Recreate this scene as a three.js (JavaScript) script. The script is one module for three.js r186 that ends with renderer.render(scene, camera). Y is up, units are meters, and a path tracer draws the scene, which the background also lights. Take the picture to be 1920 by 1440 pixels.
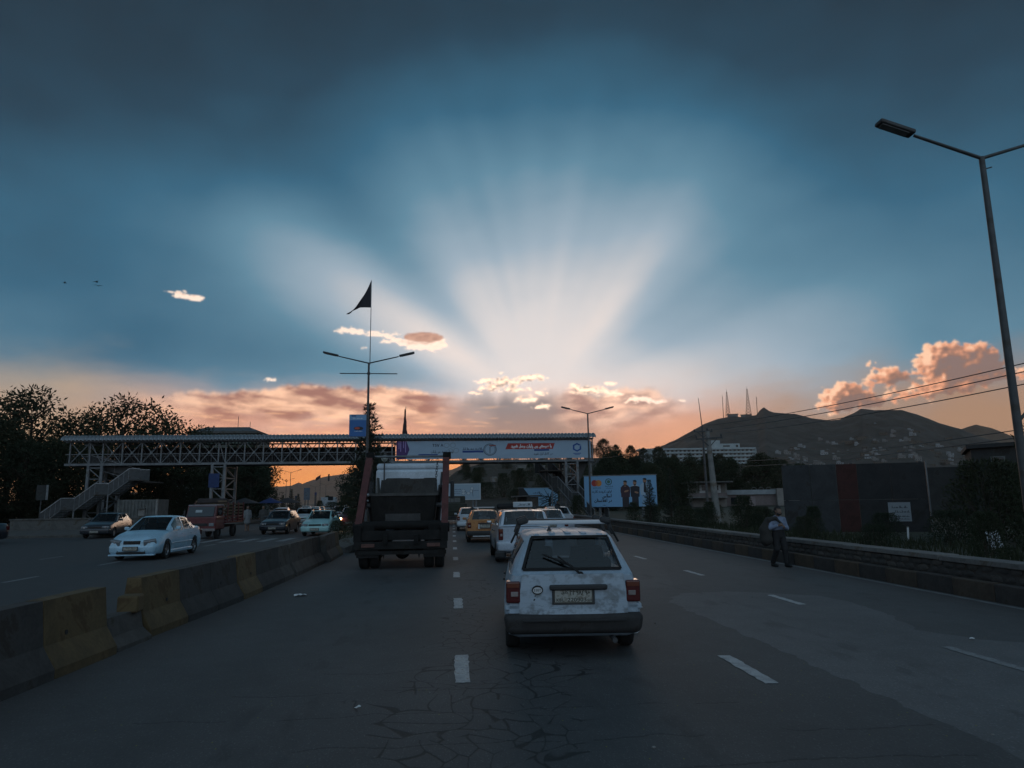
import * as THREE from 'three';
import { mergeGeometries, mergeVertices, toCreasedNormals } from 'three/addons/utils/BufferGeometryUtils.js';
import { RoundedBoxGeometry } from 'three/addons/geometries/RoundedBoxGeometry.js';
import { MarchingCubes } from 'three/addons/objects/MarchingCubes.js';
import { Brush, Evaluator, SUBTRACTION } from 'three-bvh-csg';
import { createNoise2D, createNoise3D } from 'simplex-noise';

// ---------------------------------------------------------------- camera, light, exposure
const scene = new THREE.Scene();
const camera = new THREE.PerspectiveCamera(57.95, 4 / 3, 0.1, 30000);
camera.rotation.order = 'YXZ';
camera.position.set(0, 1.84, 0);
camera.rotation.set(THREE.MathUtils.degToRad(9.537), THREE.MathUtils.degToRad(-4.988), THREE.MathUtils.degToRad(-0.8));
const renderer = new THREE.WebGLRenderer({ antialias: true });
renderer.setSize(1024, 768);
renderer.toneMapping = THREE.LinearToneMapping;
renderer.toneMappingExposure = 1.14;
renderer.shadowMap.enabled = true;

const SUN_AZ = 7.0, SUN_EL = 7.9;                                  // degrees, azimuth to the right of the road
const dirOf = (az, el) => { const a = az * Math.PI / 180, e = el * Math.PI / 180; return new THREE.Vector3(Math.sin(a) * Math.cos(e), Math.sin(e), -Math.cos(a) * Math.cos(e)); };
const sun = new THREE.DirectionalLight(new THREE.Color(1, 0.72, 0.5), 0.1);
sun.position.copy(dirOf(SUN_AZ, SUN_EL).multiplyScalar(200));
sun.castShadow = true; sun.shadow.radius = 34; sun.shadow.mapSize.set(2048, 2048);
Object.assign(sun.shadow.camera, { left: -90, right: 90, top: 90, bottom: -90, near: 1, far: 500 });
scene.add(sun, sun.target);

// ---------------------------------------------------------------- helpers: random numbers, noise, colours
let seed = 7;
function rnd() { seed = (seed + 0x6d2b79f5) | 0; let t = Math.imul(seed ^ (seed >>> 15), 1 | seed); t = (t + Math.imul(t ^ (t >>> 7), 61 | t)) ^ t; return ((t ^ (t >>> 14)) >>> 0) / 4294967296; }
const rr = (a, b) => a + (b - a) * rnd();
const pick = (a) => a[Math.floor(rnd() * a.length)];
const n2 = createNoise2D(rnd), n3 = createNoise3D(rnd);
const clamp = (x, a = 0, b = 1) => Math.min(b, Math.max(a, x));
const sstep = (a, b, x) => { const t = clamp((x - a) / (b - a)); return t * t * (3 - 2 * t); };
const lerp = (a, b, t) => a + (b - a) * t;
function fbm(x, y, o = 5, gain = 0.5) { let s = 0, a = 0.5, n = 0; for (let i = 0; i < o; i++) { s += a * n2(x, y); n += a; x = x * 2.03 + 17.1; y = y * 2.03 - 9.7; a *= gain; } return s / n; }
const lin1 = (c) => { c /= 255; return c <= 0.04045 ? c / 12.92 : ((c + 0.055) / 1.055) ** 2.4; };
const S = (r, g, b) => [lin1(r), lin1(g), lin1(b)];
const mix3 = (a, b, t) => [lerp(a[0], b[0], t), lerp(a[1], b[1], t), lerp(a[2], b[2], t)];
function ramp(stops, x) {
  if (x <= stops[0][0]) return stops[0][1];
  for (let i = 1; i < stops.length; i++) if (x <= stops[i][0]) { const [x0, a] = stops[i - 1], [x1, b] = stops[i], t = (x - x0) / (x1 - x0); return Array.isArray(a) ? mix3(a, b, t) : lerp(a, b, t); }
  return stops[stops.length - 1][1];
}
// ---------------------------------------------------------------- sky: evening air, sunbeams fanning out from behind the clouds, clouds
{
  const W = 4096, H = 2048, data = new Float32Array(W * H * 4), RAD = Math.PI / 180;
  const tone = [[0, S(32, 43, 52)], [0.16, S(41, 68, 86)], [0.32, S(55, 99, 124)], [0.5, S(94, 133, 154)], [0.7, S(150, 168, 182)], [0.86, S(204, 200, 200)], [1.0, S(234, 216, 206)]];
  const height = [[0, 0.44], [8, 0.42], [15, 0.35], [20, 0.27], [25, 0.17], [31, 0.07], [38, 0.02], [50, 0.03], [90, 0.1]];
  const glow = [[0, 0.53], [5, 0.5], [9, 0.44], [13, 0.37], [18, 0.3], [24, 0.2], [30, 0.09], [40, 0.02], [50, 0]];
  const beam = [[-180, 0], [-112, 0.05], [-98, 0.1], [-90, -0.15], [-83, -0.85], [-74, -0.9], [-66, 0], [-58, 0.75], [-51, 0.5], [-46, -0.5], [-41, -0.45], [-35, 0.2], [-27, 0.48], [-18, 0.3], [-12, 0.22], [-6, 0.36], [0, 0.3], [6, 0.45], [10, 0.62], [15, 0.4], [21, 0.45], [26, 0.42], [33, 0.68], [41, 0.72], [46, 0.25], [51, -0.3], [58, -0.5], [65, -0.35], [72, 0.0], [80, 0.25], [90, 0.2], [110, 0.1], [180, 0]];
  const soft = (p) => (ramp(beam, p - 5) + ramp(beam, p - 3) + ramp(beam, p - 1) + ramp(beam, p + 1) + ramp(beam, p + 3) + ramp(beam, p + 5)) / 6;
  const sunDir = dirOf(SUN_AZ, SUN_EL), right = new THREE.Vector3(0, 1, 0).cross(sunDir).negate().normalize(), up = sunDir.clone().cross(right).negate();
  if (up.y < 0) up.negate();
  // clouds: [azimuth, elevation, half width, half height, strength]
  const cumulus = [
    [38.3, 9.3, 2.2, 1.3, 1.0], [37.0, 8.7, 1.4, 0.9, 0.7], [39.6, 8.9, 1.2, 0.9, 0.6], [36.6, 9.7, 0.9, 0.8, 0.6],
    [33.7, 8.6, 1.15, 0.75, 0.95], [30.9, 7.4, 1.6, 1.05, 1.0], [29.9, 6.9, 1.0, 0.7, 0.7], [32.6, 6.9, 1.8, 0.5, 0.6],
    [36.6, 7.2, 2.6, 0.55, 0.75], [39.6, 7.9, 1.6, 0.5, 0.6], [42.2, 7.7, 0.8, 0.6, 0.6], [43.0, 9.2, 0.8, 0.3, 0.5], [32.6, 9.75, 0.6, 0.25, 0.55],
  ];
  const wisps = [
    [-20.9, 15.5, 1.1, 0.24, 0.8], [-21.4, 15.6, 0.5, 0.2, 0.6], [-20.1, 15.42, 0.5, 0.16, 0.6], [-8.4, 13.75, 1.3, 0.35, 0.8], [-6.0, 13.55, 1.6, 0.22, 0.7], [-4.6, 13.1, 1.4, 0.3, 0.75], [-7.2, 12.4, 0.4, 0.1, 0.4],
    [-14.5, 9.6, 0.5, 0.18, 0.7], [-2.9, 12.72, 1.5, 0.38, 1.05], [-1.3, 12.9, 0.8, 0.5, 1.0],
    [4.0, 9.75, 1.9, 0.34, 0.82], [6.7, 10.05, 1.2, 0.26, 0.85], [5.4, 9.1, 1.3, 0.3, 0.62], [6.3, 8.2, 1.2, 0.36, 0.7], [3.2, 9.2, 1.1, 0.26, 0.62], [7.4, 8.8, 0.7, 0.22, 0.6], [4.1, 10.4, 0.35, 0.14, 0.5], [2.0, 8.8, 0.7, 0.14, 0.6], [7.6, 7.6, 0.9, 0.2, 0.7],
    [11.4, 8.9, 1.9, 0.4, 0.8], [13.4, 8.5, 1.0, 0.22, 0.7], [13.2, 9.4, 0.5, 0.15, 0.65], [15.3, 8.0, 1.5, 0.3, 0.8], [17.2, 7.7, 0.6, 0.18, 0.6], [18.8, 7.7, 0.5, 0.14, 0.6], [10.2, 9.3, 0.5, 0.14, 0.6],
  ];
  const field = (list, az, el, wx, wy) => { let s = 0; for (const [a, e, rx, ry, k] of list) { const x = (az + wx - a) / rx, y = (el + wy - e) / ry, d = x * x + y * y; if (d < 6) s += k * Math.exp(-d * 1.1); } return s; };
  const cumAt = (az, el) => { const wx = 0.55 * fbm(az * 0.9, el * 0.9, 3), wy = 0.4 * fbm(az * 0.9 + 40, el * 0.9, 3); const base = field(cumulus, az, el, wx, wy); return base <= 0.02 ? -1 : base + 0.3 * (0.5 - 1.5 * Math.abs(fbm(az * 0.62 + 7, el * 0.8, 5, 0.5))) + 0.16 * fbm(az * 0.5, el * 0.6 + 20, 2) - 0.42; };
  const wispAt = (az, el) => { const wx = 0.4 * fbm(az * 1.2 + 3, el * 2.2, 3), wy = 0.14 * fbm(az * 1.2 + 50, el * 2.2, 3); const base = field(wisps, az, el, wx, wy); return base <= 0.02 ? -1 : base + 0.46 * fbm(az * 0.85 + 11, el * 2.3, 5, 0.52) - 0.4; };
  const wispSmooth = (az, el) => { const base = field(wisps, az, el, 0.4 * fbm(az * 1.2 + 3, el * 2.2, 2), 0.14 * fbm(az * 1.2 + 50, el * 2.2, 2)); return base + 0.4 * fbm(az * 0.85 + 11, el * 2.3, 2); };
  const v = new THREE.Vector3();
  for (let row = 0; row < H; row++) {
    const el = ((row + 0.5) / H - 0.5) * 180;
    for (let col = 0; col < W; col++) {
      const round = ((col + 0.5) / W - 0.5) * 2 * Math.PI;
      v.set(Math.cos(round) * Math.cos(el * RAD), Math.sin(el * RAD), Math.sin(round) * Math.cos(el * RAD));
      const az = Math.atan2(v.x, -v.z) / RAD, o = (row * W + col) * 4, e = Math.max(el, 0);
      const r = Math.acos(clamp(v.dot(sunDir), -1, 1)) / RAD, phi = Math.atan2(v.dot(right), v.dot(up)) / RAD;
      // air
      let b = ramp(height, e) + ramp(glow, r);
      if (r < 60) {
        const wob = phi + 1.5 * n2(phi * 0.05, r * 0.03), fade = sstep(2, 12, r) * (1 - sstep(17, 34 + 14 * sstep(-45, -70, phi), r));
        b += (0.19 + 0.06 * sstep(-40, -70, phi)) * soft(wob) * fade + 0.012 * fade * n2(phi * 0.1, 3.3);
      }
      b += 0.035 * fbm(az * 0.06, e * 0.11, 4) * (1 - sstep(40, 60, e));
      let c = ramp(tone, b);
      // the open blue eastern half of the sky
      const east = sstep(-0.15, 0.75, v.z + 0.1 * v.y);
      c = mix3(c, mix3([0.48, 0.56, 0.64], [0.28, 0.44, 0.59], sstep(0, 40, e)), east);
      // warm air low over the western horizon
      const west = 1 - sstep(45, 110, Math.abs(az + 3));
      const warm = ramp([[0, S(252, 152, 66)], [2.4, S(248, 156, 80)], [4.2, S(230, 158, 118)], [7, S(224, 164, 138)], [10, S(216, 184, 168)], [13, S(200, 192, 188)]], e);
      const dull = mix3(warm, S(150, 122, 98), sstep(14, 30, az) * 0.85), tan = mix3(dull, S(165, 150, 122), sstep(-17, -30, az) * 0.7);
      const lift = 1.5 * fbm(az * 0.08 + 5, e * 0.22, 4);
      c = mix3(c, tan, west * (1 - sstep(5.2, 11.0 + 1.4 * sstep(-16, -34, az), e + lift)) * 0.97);
      if (az > -45 && az < 55 && e > 0 && e < 22) {
        // grey bank under the sun
        const gb = (1 - sstep(0, 1, Math.abs(az - 6.5 - 1.5 * fbm(e * 0.4, az * 0.2, 3)) / 13.5)) * sstep(9.4 + 1.1 * fbm(az * 0.35, 4, 4), 7.6 + 0.7 * fbm(az * 0.4, 9, 4), e) * sstep(lerp(3.2, 0.6, sstep(3, 9, az)), lerp(4.6, 2.6, sstep(3, 9, az)), e);
        if (gb > 0) c = mix3(c, mix3(S(152, 124, 112), S(122, 116, 118), sstep(4.5, 8, e)), clamp(gb * 1.1) * 0.88);
        // salmon bank to the left of the sun
        const edge = 9.3 + 0.75 * fbm(az * 0.22, 21, 6) - 0.9 * sstep(-14, -23, az) - 0.5 * sstep(-4, 0, az), sb = sstep(-26, -17, az) * (1 - sstep(-2.5, 0.6, az + 0.8 * fbm(e, 2, 3))) * (1 - sstep(edge - 0.5, edge, e)) * sstep(5.4, 7.4, e + 0.8 * fbm(az * 0.2, e * 0.5, 3));
        if (sb > 0) {
          const t = 1.25 * fbm(az * 0.15 + 0.32 * e, e * 0.5 - az * 0.05, 6, 0.5), rim = sstep(edge - 0.75, edge - 0.1, e);
          const light = clamp(0.4 + 1.25 * t + 0.7 * rim * (0.4 + fbm(az * 1.3, e * 2, 3)));
          c = mix3(c, mix3(S(158, 108, 94), [1.05, 0.62, 0.4], light), sb * 0.9);
        }
        // paler salmon bank to the right of the sun
        const edge2 = 9.0 + 0.9 * fbm(az * 0.3, 51, 6) - 0.7 * sstep(14, 20, az), sb2 = sstep(7.6, 10.5, az) * (1 - sstep(15.5, 21, az)) * (1 - sstep(edge2 - 0.7, edge2, e)) * sstep(5.2, 7.4, e + 0.8 * fbm(az * 0.25, e * 0.5 + 8, 3));
        if (sb2 > 0) { const t = 1.2 * fbm(az * 0.2 - 0.3 * e, e * 0.6 + az * 0.06 + 13, 6, 0.5), light = clamp(0.42 + 1.1 * t + 0.6 * sstep(edge2 - 0.8, edge2 - 0.1, e)); c = mix3(c, mix3(S(165, 124, 112), [0.98, 0.6, 0.42], light), sb2 * 0.8); }
        // streaks lower down
        const st = sstep(0.28, 0.62, fbm(az * 0.16 + 3, e * 2.4 + 0.05 * az, 4)) * sstep(4.5, 5.6, e) * (1 - sstep(7, 8.4, e)) * (1 - sstep(2, 8, az)) * sstep(-28, -20, az);
        if (st > 0) c = mix3(c, S(255, 196, 150), st * 0.55);
        // bright scraps with silver edges near the sun
        const dw = wispAt(az, e);
        if (dw > -0.1) {
          const a = sstep(-0.1, 0.16, dw), q = 0.45, lit = clamp(0.62 + 1.5 * (dw - wispAt(az + q * Math.sign(SUN_AZ - az) * 0.4, e - q * 0.55)) + 0.1);
          const near = 1 - sstep(4, 11, r), core = sstep(lerp(0.18, 0.02, near), lerp(0.55, 0.16, near), dw);
          const bright = mix3([1.08, 0.84, 0.68], [1.35, 0.98, 0.7], near), shade = mix3(S(205, 160, 138), S(142, 124, 122), near);
          const crest = clamp((wispSmooth(az, e) - wispSmooth(az, e + 0.3)) * 2.6 + 0.15), k = Math.max(clamp(core * (1 - lit) * 1.2), near * core * (1 - crest) * 0.85);
          c = mix3(c, mix3(bright, shade, k), a * 0.95);
        }
        // lens-shaped cloud
        { const x = (az + 2.4) / 1.7, y = (e - 13.35) / 0.48, d = x * x + y * y * (y > 0 ? 1 : 1.8) + 0.3 * fbm(az * 1.4, e * 3, 4); if (d < 1.1) c = mix3(c, mix3(S(168, 128, 114), S(214, 168, 146), clamp(0.5 + 0.6 * fbm(az * 0.9, e * 2.5 + 7, 4) - 0.2 * y)), 1 - sstep(0.75, 1.1, d)); }
        // evening cumulus over the right-hand hills
        const dc = cumAt(az, e);
        if (dc > 0) {
          const a = sstep(0, 0.1, dc), d1 = cumAt(az - 0.6, e + 0.25), d2 = cumAt(az - 0.22, e + 0.16);
          const light = clamp(0.3 + 0.9 * (dc - Math.max(d1, -0.15)) + 1.1 * (dc - Math.max(d2, -0.15)) + 0.45 * (1 - sstep(0.02, 0.22, dc)) - 0.35 * sstep(0.25, 0.8, dc));
          c = mix3(c, ramp([[0, S(128, 100, 90)], [0.35, S(168, 122, 102)], [0.65, S(232, 158, 122)], [1, S(255, 204, 168)]], light), a * 0.95);
        }
      }
      const air = 1 + 0.74 * west * Math.exp(-e / 4.5) + 0.14 * Math.exp(-((r / 11) ** 2)); data[o] = c[0] * air; data[o + 1] = c[1] * air; data[o + 2] = c[2] * air; data[o + 3] = 1;
    }
  }
  const sky = new THREE.DataTexture(data, W, H, THREE.RGBAFormat, THREE.FloatType);
  sky.mapping = THREE.EquirectangularReflectionMapping; sky.magFilter = THREE.LinearFilter; sky.needsUpdate = true;
  scene.background = sky; scene.environment = sky;
}
// ---------------------------------------------------------------- helpers: textures, materials, geometry, naming
function texture(w, h, fn, srgb = true) {
  const d = new Uint8Array(w * h * 4);
  for (let y = 0; y < h; y++) for (let x = 0; x < w; x++) { const c = fn(x, y), o = (y * w + x) * 4; d[o] = c[0]; d[o + 1] = c[1]; d[o + 2] = c[2]; d[o + 3] = 255; }
  const t = new THREE.DataTexture(d, w, h, THREE.RGBAFormat); t.wrapS = t.wrapT = THREE.RepeatWrapping; t.magFilter = THREE.LinearFilter; if (srgb) t.colorSpace = THREE.SRGBColorSpace; t.needsUpdate = true; return t;
}
const tileNoise = (n, p, oct, g = 0.5) => (x, y) => { let s = 0, a = 1, k = 0; for (let i = 0, f = p; i < oct; i++, f *= 2, a *= g) { const A = x / n * Math.PI * 2, B = y / n * Math.PI * 2, r = f / (2 * Math.PI); s += a * n3(Math.cos(A) * r + 9 * i, Math.sin(A) * r + Math.cos(B) * r, Math.sin(B) * r); k += a; } return s / k; };
function repeat(t, sx, sy = sx) { const c = t.clone(); c.repeat.set(sx, sy); c.needsUpdate = true; return c; }
const coarse = tileNoise(512, 3, 4), fine = tileNoise(512, 24, 3, 0.7);
const grainTex = texture(512, 512, (x, y) => { const v = 222 + 22 * coarse(x, y) + 16 * fine(x, y) + (rnd() - 0.5) * 18; return [v, v, v]; });
const wornTex = texture(512, 512, (x, y) => { const a = coarse(x, y), b = fine(x, y), k = clamp(0.86 + 0.2 * a + 0.1 * b, 0.4, 1); const m = sstep(0.25, 0.6, a + 0.35 * b); return [255 * k * (1 - 0.25 * m), 255 * k * (1 - 0.3 * m), 255 * k * (1 - 0.36 * m)]; });
const bumpTex = texture(512, 512, (x, y) => { const v = 128 + 50 * fine(x, y) + 40 * (rnd() - 0.5); return [v, v, v]; }, false);
const asphaltTex = texture(512, 512, (x, y) => { const v = 218 + 20 * coarse(x, y) + 10 * fine(x, y) + (rnd() < 0.02 ? 40 : 0) + (rnd() - 0.5) * 40; return [v, v, v * 1.0]; });
function mat(c, rough = 0.7, o = {}) { const m = new THREE.MeshPhysicalMaterial({ roughness: rough, metalness: 0, ...o }); if (Array.isArray(c)) m.color.setRGB(...c); else m.color.set(c); return m; }
const grain = (c, rough = 0.8, k = 1, o = {}) => mat(c, rough, { map: repeat(grainTex, k), bumpMap: repeat(bumpTex, k * 2), bumpScale: 0.003, ...o });
const worn = (c, rough = 0.75, k = 0.6, o = {}) => mat(c, rough, { map: repeat(wornTex, k), bumpMap: repeat(bumpTex, k * 3), bumpScale: 0.004, ...o });
const M = {
  steel: worn([0.2, 0.215, 0.23], 0.5, 0.5, { metalness: 0.2 }), steelDark: worn([0.06, 0.063, 0.068], 0.55, 0.5), pole: worn([0.07, 0.075, 0.08], 0.5, 0.7), galv: worn([0.32, 0.35, 0.38], 0.42, 0.4, { metalness: 0.45 }),
  concrete: worn([0.25, 0.245, 0.235], 0.9, 0.5), concreteDark: worn([0.12, 0.118, 0.112], 0.92, 0.5), yellow: worn([0.125, 0.088, 0.04], 0.85, 0.6), black: worn([0.028, 0.028, 0.03], 0.8, 0.6),
  wood: worn([0.16, 0.11, 0.07], 0.85, 0.8), rubber: grain([0.018, 0.018, 0.019], 0.9, 2), plastic: grain([0.03, 0.031, 0.033], 0.6, 2), rail: worn([0.4, 0.43, 0.46], 0.35, 0.8, { metalness: 0.5 }), chrome: mat([0.6, 0.62, 0.65], 0.15, { metalness: 1 }), alloy: mat([0.45, 0.46, 0.48], 0.3, { metalness: 0.9 }),
  glass: mat([0.62, 0.68, 0.7], 0.03, { transmission: 1, thickness: 0, ior: 1.5 }), tint: mat([0.3, 0.34, 0.36], 0.03, { transmission: 1, thickness: 0, ior: 1.5 }), darkPane: mat([0.02, 0.024, 0.028], 0.08),
  seat: grain([0.035, 0.034, 0.036], 0.9, 2), white: grain([0.7, 0.72, 0.74], 0.5, 1), redPaint: worn([0.24, 0.045, 0.035], 0.55, 0.7), red: mat([0.3, 0.015, 0.012], 0.2, { clearcoat: 0.6 }), redDark: mat([0.07, 0.009, 0.009], 0.2, { clearcoat: 0.6 }), amber: mat([0.35, 0.12, 0.02], 0.2, { clearcoat: 0.6 }), lens: mat([0.16, 0.175, 0.19], 0.12, { clearcoat: 1 }),
  bark: worn([0.07, 0.055, 0.042], 0.95, 1.5), earth: worn([0.14, 0.115, 0.085], 0.95, 0.3), stone: worn([0.15, 0.14, 0.13], 0.95, 0.8),
};
// geometry pieces, uv in metres
function uvM(g) {
  if (!g.attributes.normal) g.computeVertexNormals();
  const p = g.attributes.position, n = g.attributes.normal, uv = new Float32Array(p.count * 2);
  for (let i = 0; i < p.count; i++) {
    const ax = Math.abs(n.getX(i)), ay = Math.abs(n.getY(i)), az = Math.abs(n.getZ(i));
    if (ay >= ax && ay >= az) { uv[i * 2] = p.getX(i); uv[i * 2 + 1] = p.getZ(i); } else if (ax >= az) { uv[i * 2] = p.getZ(i); uv[i * 2 + 1] = p.getY(i); } else { uv[i * 2] = p.getX(i); uv[i * 2 + 1] = p.getY(i); }
  }
  g.setAttribute('uv', new THREE.BufferAttribute(uv, 2)); return g;
}
const box = (w, h, d, x = 0, y = 0, z = 0, ry = 0, rx = 0, rz = 0) => { const g = new THREE.BoxGeometry(w, h, d); if (rx) g.rotateX(rx); if (rz) g.rotateZ(rz); if (ry) g.rotateY(ry); return g.translate(x, y, z); };
const rbox = (w, h, d, r, x = 0, y = 0, z = 0, ry = 0, rx = 0, rz = 0, seg = 2) => { const g = new RoundedBoxGeometry(w, h, d, seg, r); if (rx) g.rotateX(rx); if (rz) g.rotateZ(rz); if (ry) g.rotateY(ry); return g.translate(x, y, z); };
const cyl = (r0, r1, h, x = 0, y = 0, z = 0, seg = 12, axis = 'y') => { const g = new THREE.CylinderGeometry(r1, r0, h, seg); if (axis === 'x') g.rotateZ(Math.PI / 2); if (axis === 'z') g.rotateX(Math.PI / 2); return g.translate(x, y, z); };
const V = (x, y, z) => new THREE.Vector3(x, y, z);
function bar(a, b, w, d = w) { // square section between two points
  const A = V(...a), B = V(...b), L = A.distanceTo(B), g = new THREE.BoxGeometry(w, L, d), q = new THREE.Quaternion().setFromUnitVectors(V(0, 1, 0), B.clone().sub(A).normalize());
  return g.applyQuaternion(q).translate((A.x + B.x) / 2, (A.y + B.y) / 2, (A.z + B.z) / 2);
}
function rod(a, b, r0, r1 = r0, seg = 8) { const A = V(...a), B = V(...b), L = A.distanceTo(B), g = new THREE.CylinderGeometry(r1, r0, L, seg), q = new THREE.Quaternion().setFromUnitVectors(V(0, 1, 0), B.clone().sub(A).normalize()); return g.applyQuaternion(q).translate((A.x + B.x) / 2, (A.y + B.y) / 2, (A.z + B.z) / 2); }
const tube = (pts, r, seg = 24, rs = 6) => new THREE.TubeGeometry(new THREE.CatmullRomCurve3(pts.map((p) => V(...p))), seg, r, rs);
function prism(pts, depth, bevel = 0, x = 0, y = 0, z = 0) { const s = new THREE.Shape(pts.map((p) => new THREE.Vector2(...p))); const g = new THREE.ExtrudeGeometry(s, { depth: depth - 2 * bevel, bevelEnabled: bevel > 0, bevelSize: bevel, bevelThickness: bevel, bevelSegments: 2, bevelOffset: -bevel }); return g.translate(x, y, z - depth / 2 + bevel); }
function merged(list) { const gs = list.map((g) => { const k = g.index ? g.toNonIndexed() : g; for (const n of Object.keys(k.attributes)) if (!['position', 'normal', 'uv'].includes(n)) k.deleteAttribute(n); if (!k.attributes.uv) k.setAttribute('uv', new THREE.BufferAttribute(new Float32Array(k.attributes.position.count * 2), 2)); return k; }); return gs.length === 1 ? gs[0] : mergeGeometries(gs); }
const taken = {};
function numbered(name) { taken[name] = (taken[name] ?? -1) + 1; return taken[name] ? `${name}_${String(taken[name]).padStart(3, '0')}` : name; }
function part(parent, name, geos, m, keepUv = false) {
  const list = [].concat(geos), g = list.length > 1 || list[0].index === undefined ? merged(list) : list[0];
  const o = new THREE.Mesh(keepUv ? g : uvM(g), m); o.name = name; o.castShadow = o.receiveShadow = true; parent.add(o); return o;
}
const shared = (parent, name, geo, m) => { const o = new THREE.Mesh(geo, m); o.name = name; o.castShadow = o.receiveShadow = true; parent.add(o); return o; };
function thing(name, label, category, [x, y, z] = [0, 0, 0], turn = 0, group) { const o = new THREE.Group(); o.name = numbered(name); o.position.set(x, y, z); o.rotation.y = turn; o.userData = { label, category }; if (group) o.userData.group = group; scene.add(o); return o; }
function solid(name, label, category, geos, m, group, keepUv = false) { const o = part(scene, numbered(name), geos, m, keepUv); o.userData = { label, category }; if (group) o.userData.group = group; return o; }
function structure(name, geos, m, keepUv = false) { const o = part(scene, numbered(name), geos, m, keepUv); o.userData = { kind: 'structure' }; return o; }
function copyOf(o, [x, y, z], turn, label, scale = 1) { const c = o.clone(); c.name = numbered(o.name.replace(/_\d{3}$/, '')); c.position.set(x, y, z); c.rotation.y = turn; if (typeof scale === 'number') c.scale.setScalar(scale); else c.scale.set(...scale); c.userData = { ...o.userData, label }; scene.add(c); return c; }
function canvasTex(w, h, draw) { const c = document.createElement('canvas'); c.width = w; c.height = h; const x = c.getContext('2d'); draw(x, w, h); const t = new THREE.CanvasTexture(c); t.colorSpace = THREE.SRGBColorSpace; t.magFilter = THREE.LinearFilter; return t; }
// sheet of w x h metres facing +z with 0..1 uv
const sheet = (w, h, x = 0, y = 0, z = 0) => new THREE.PlaneGeometry(w, h).translate(x, y, z);
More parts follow.
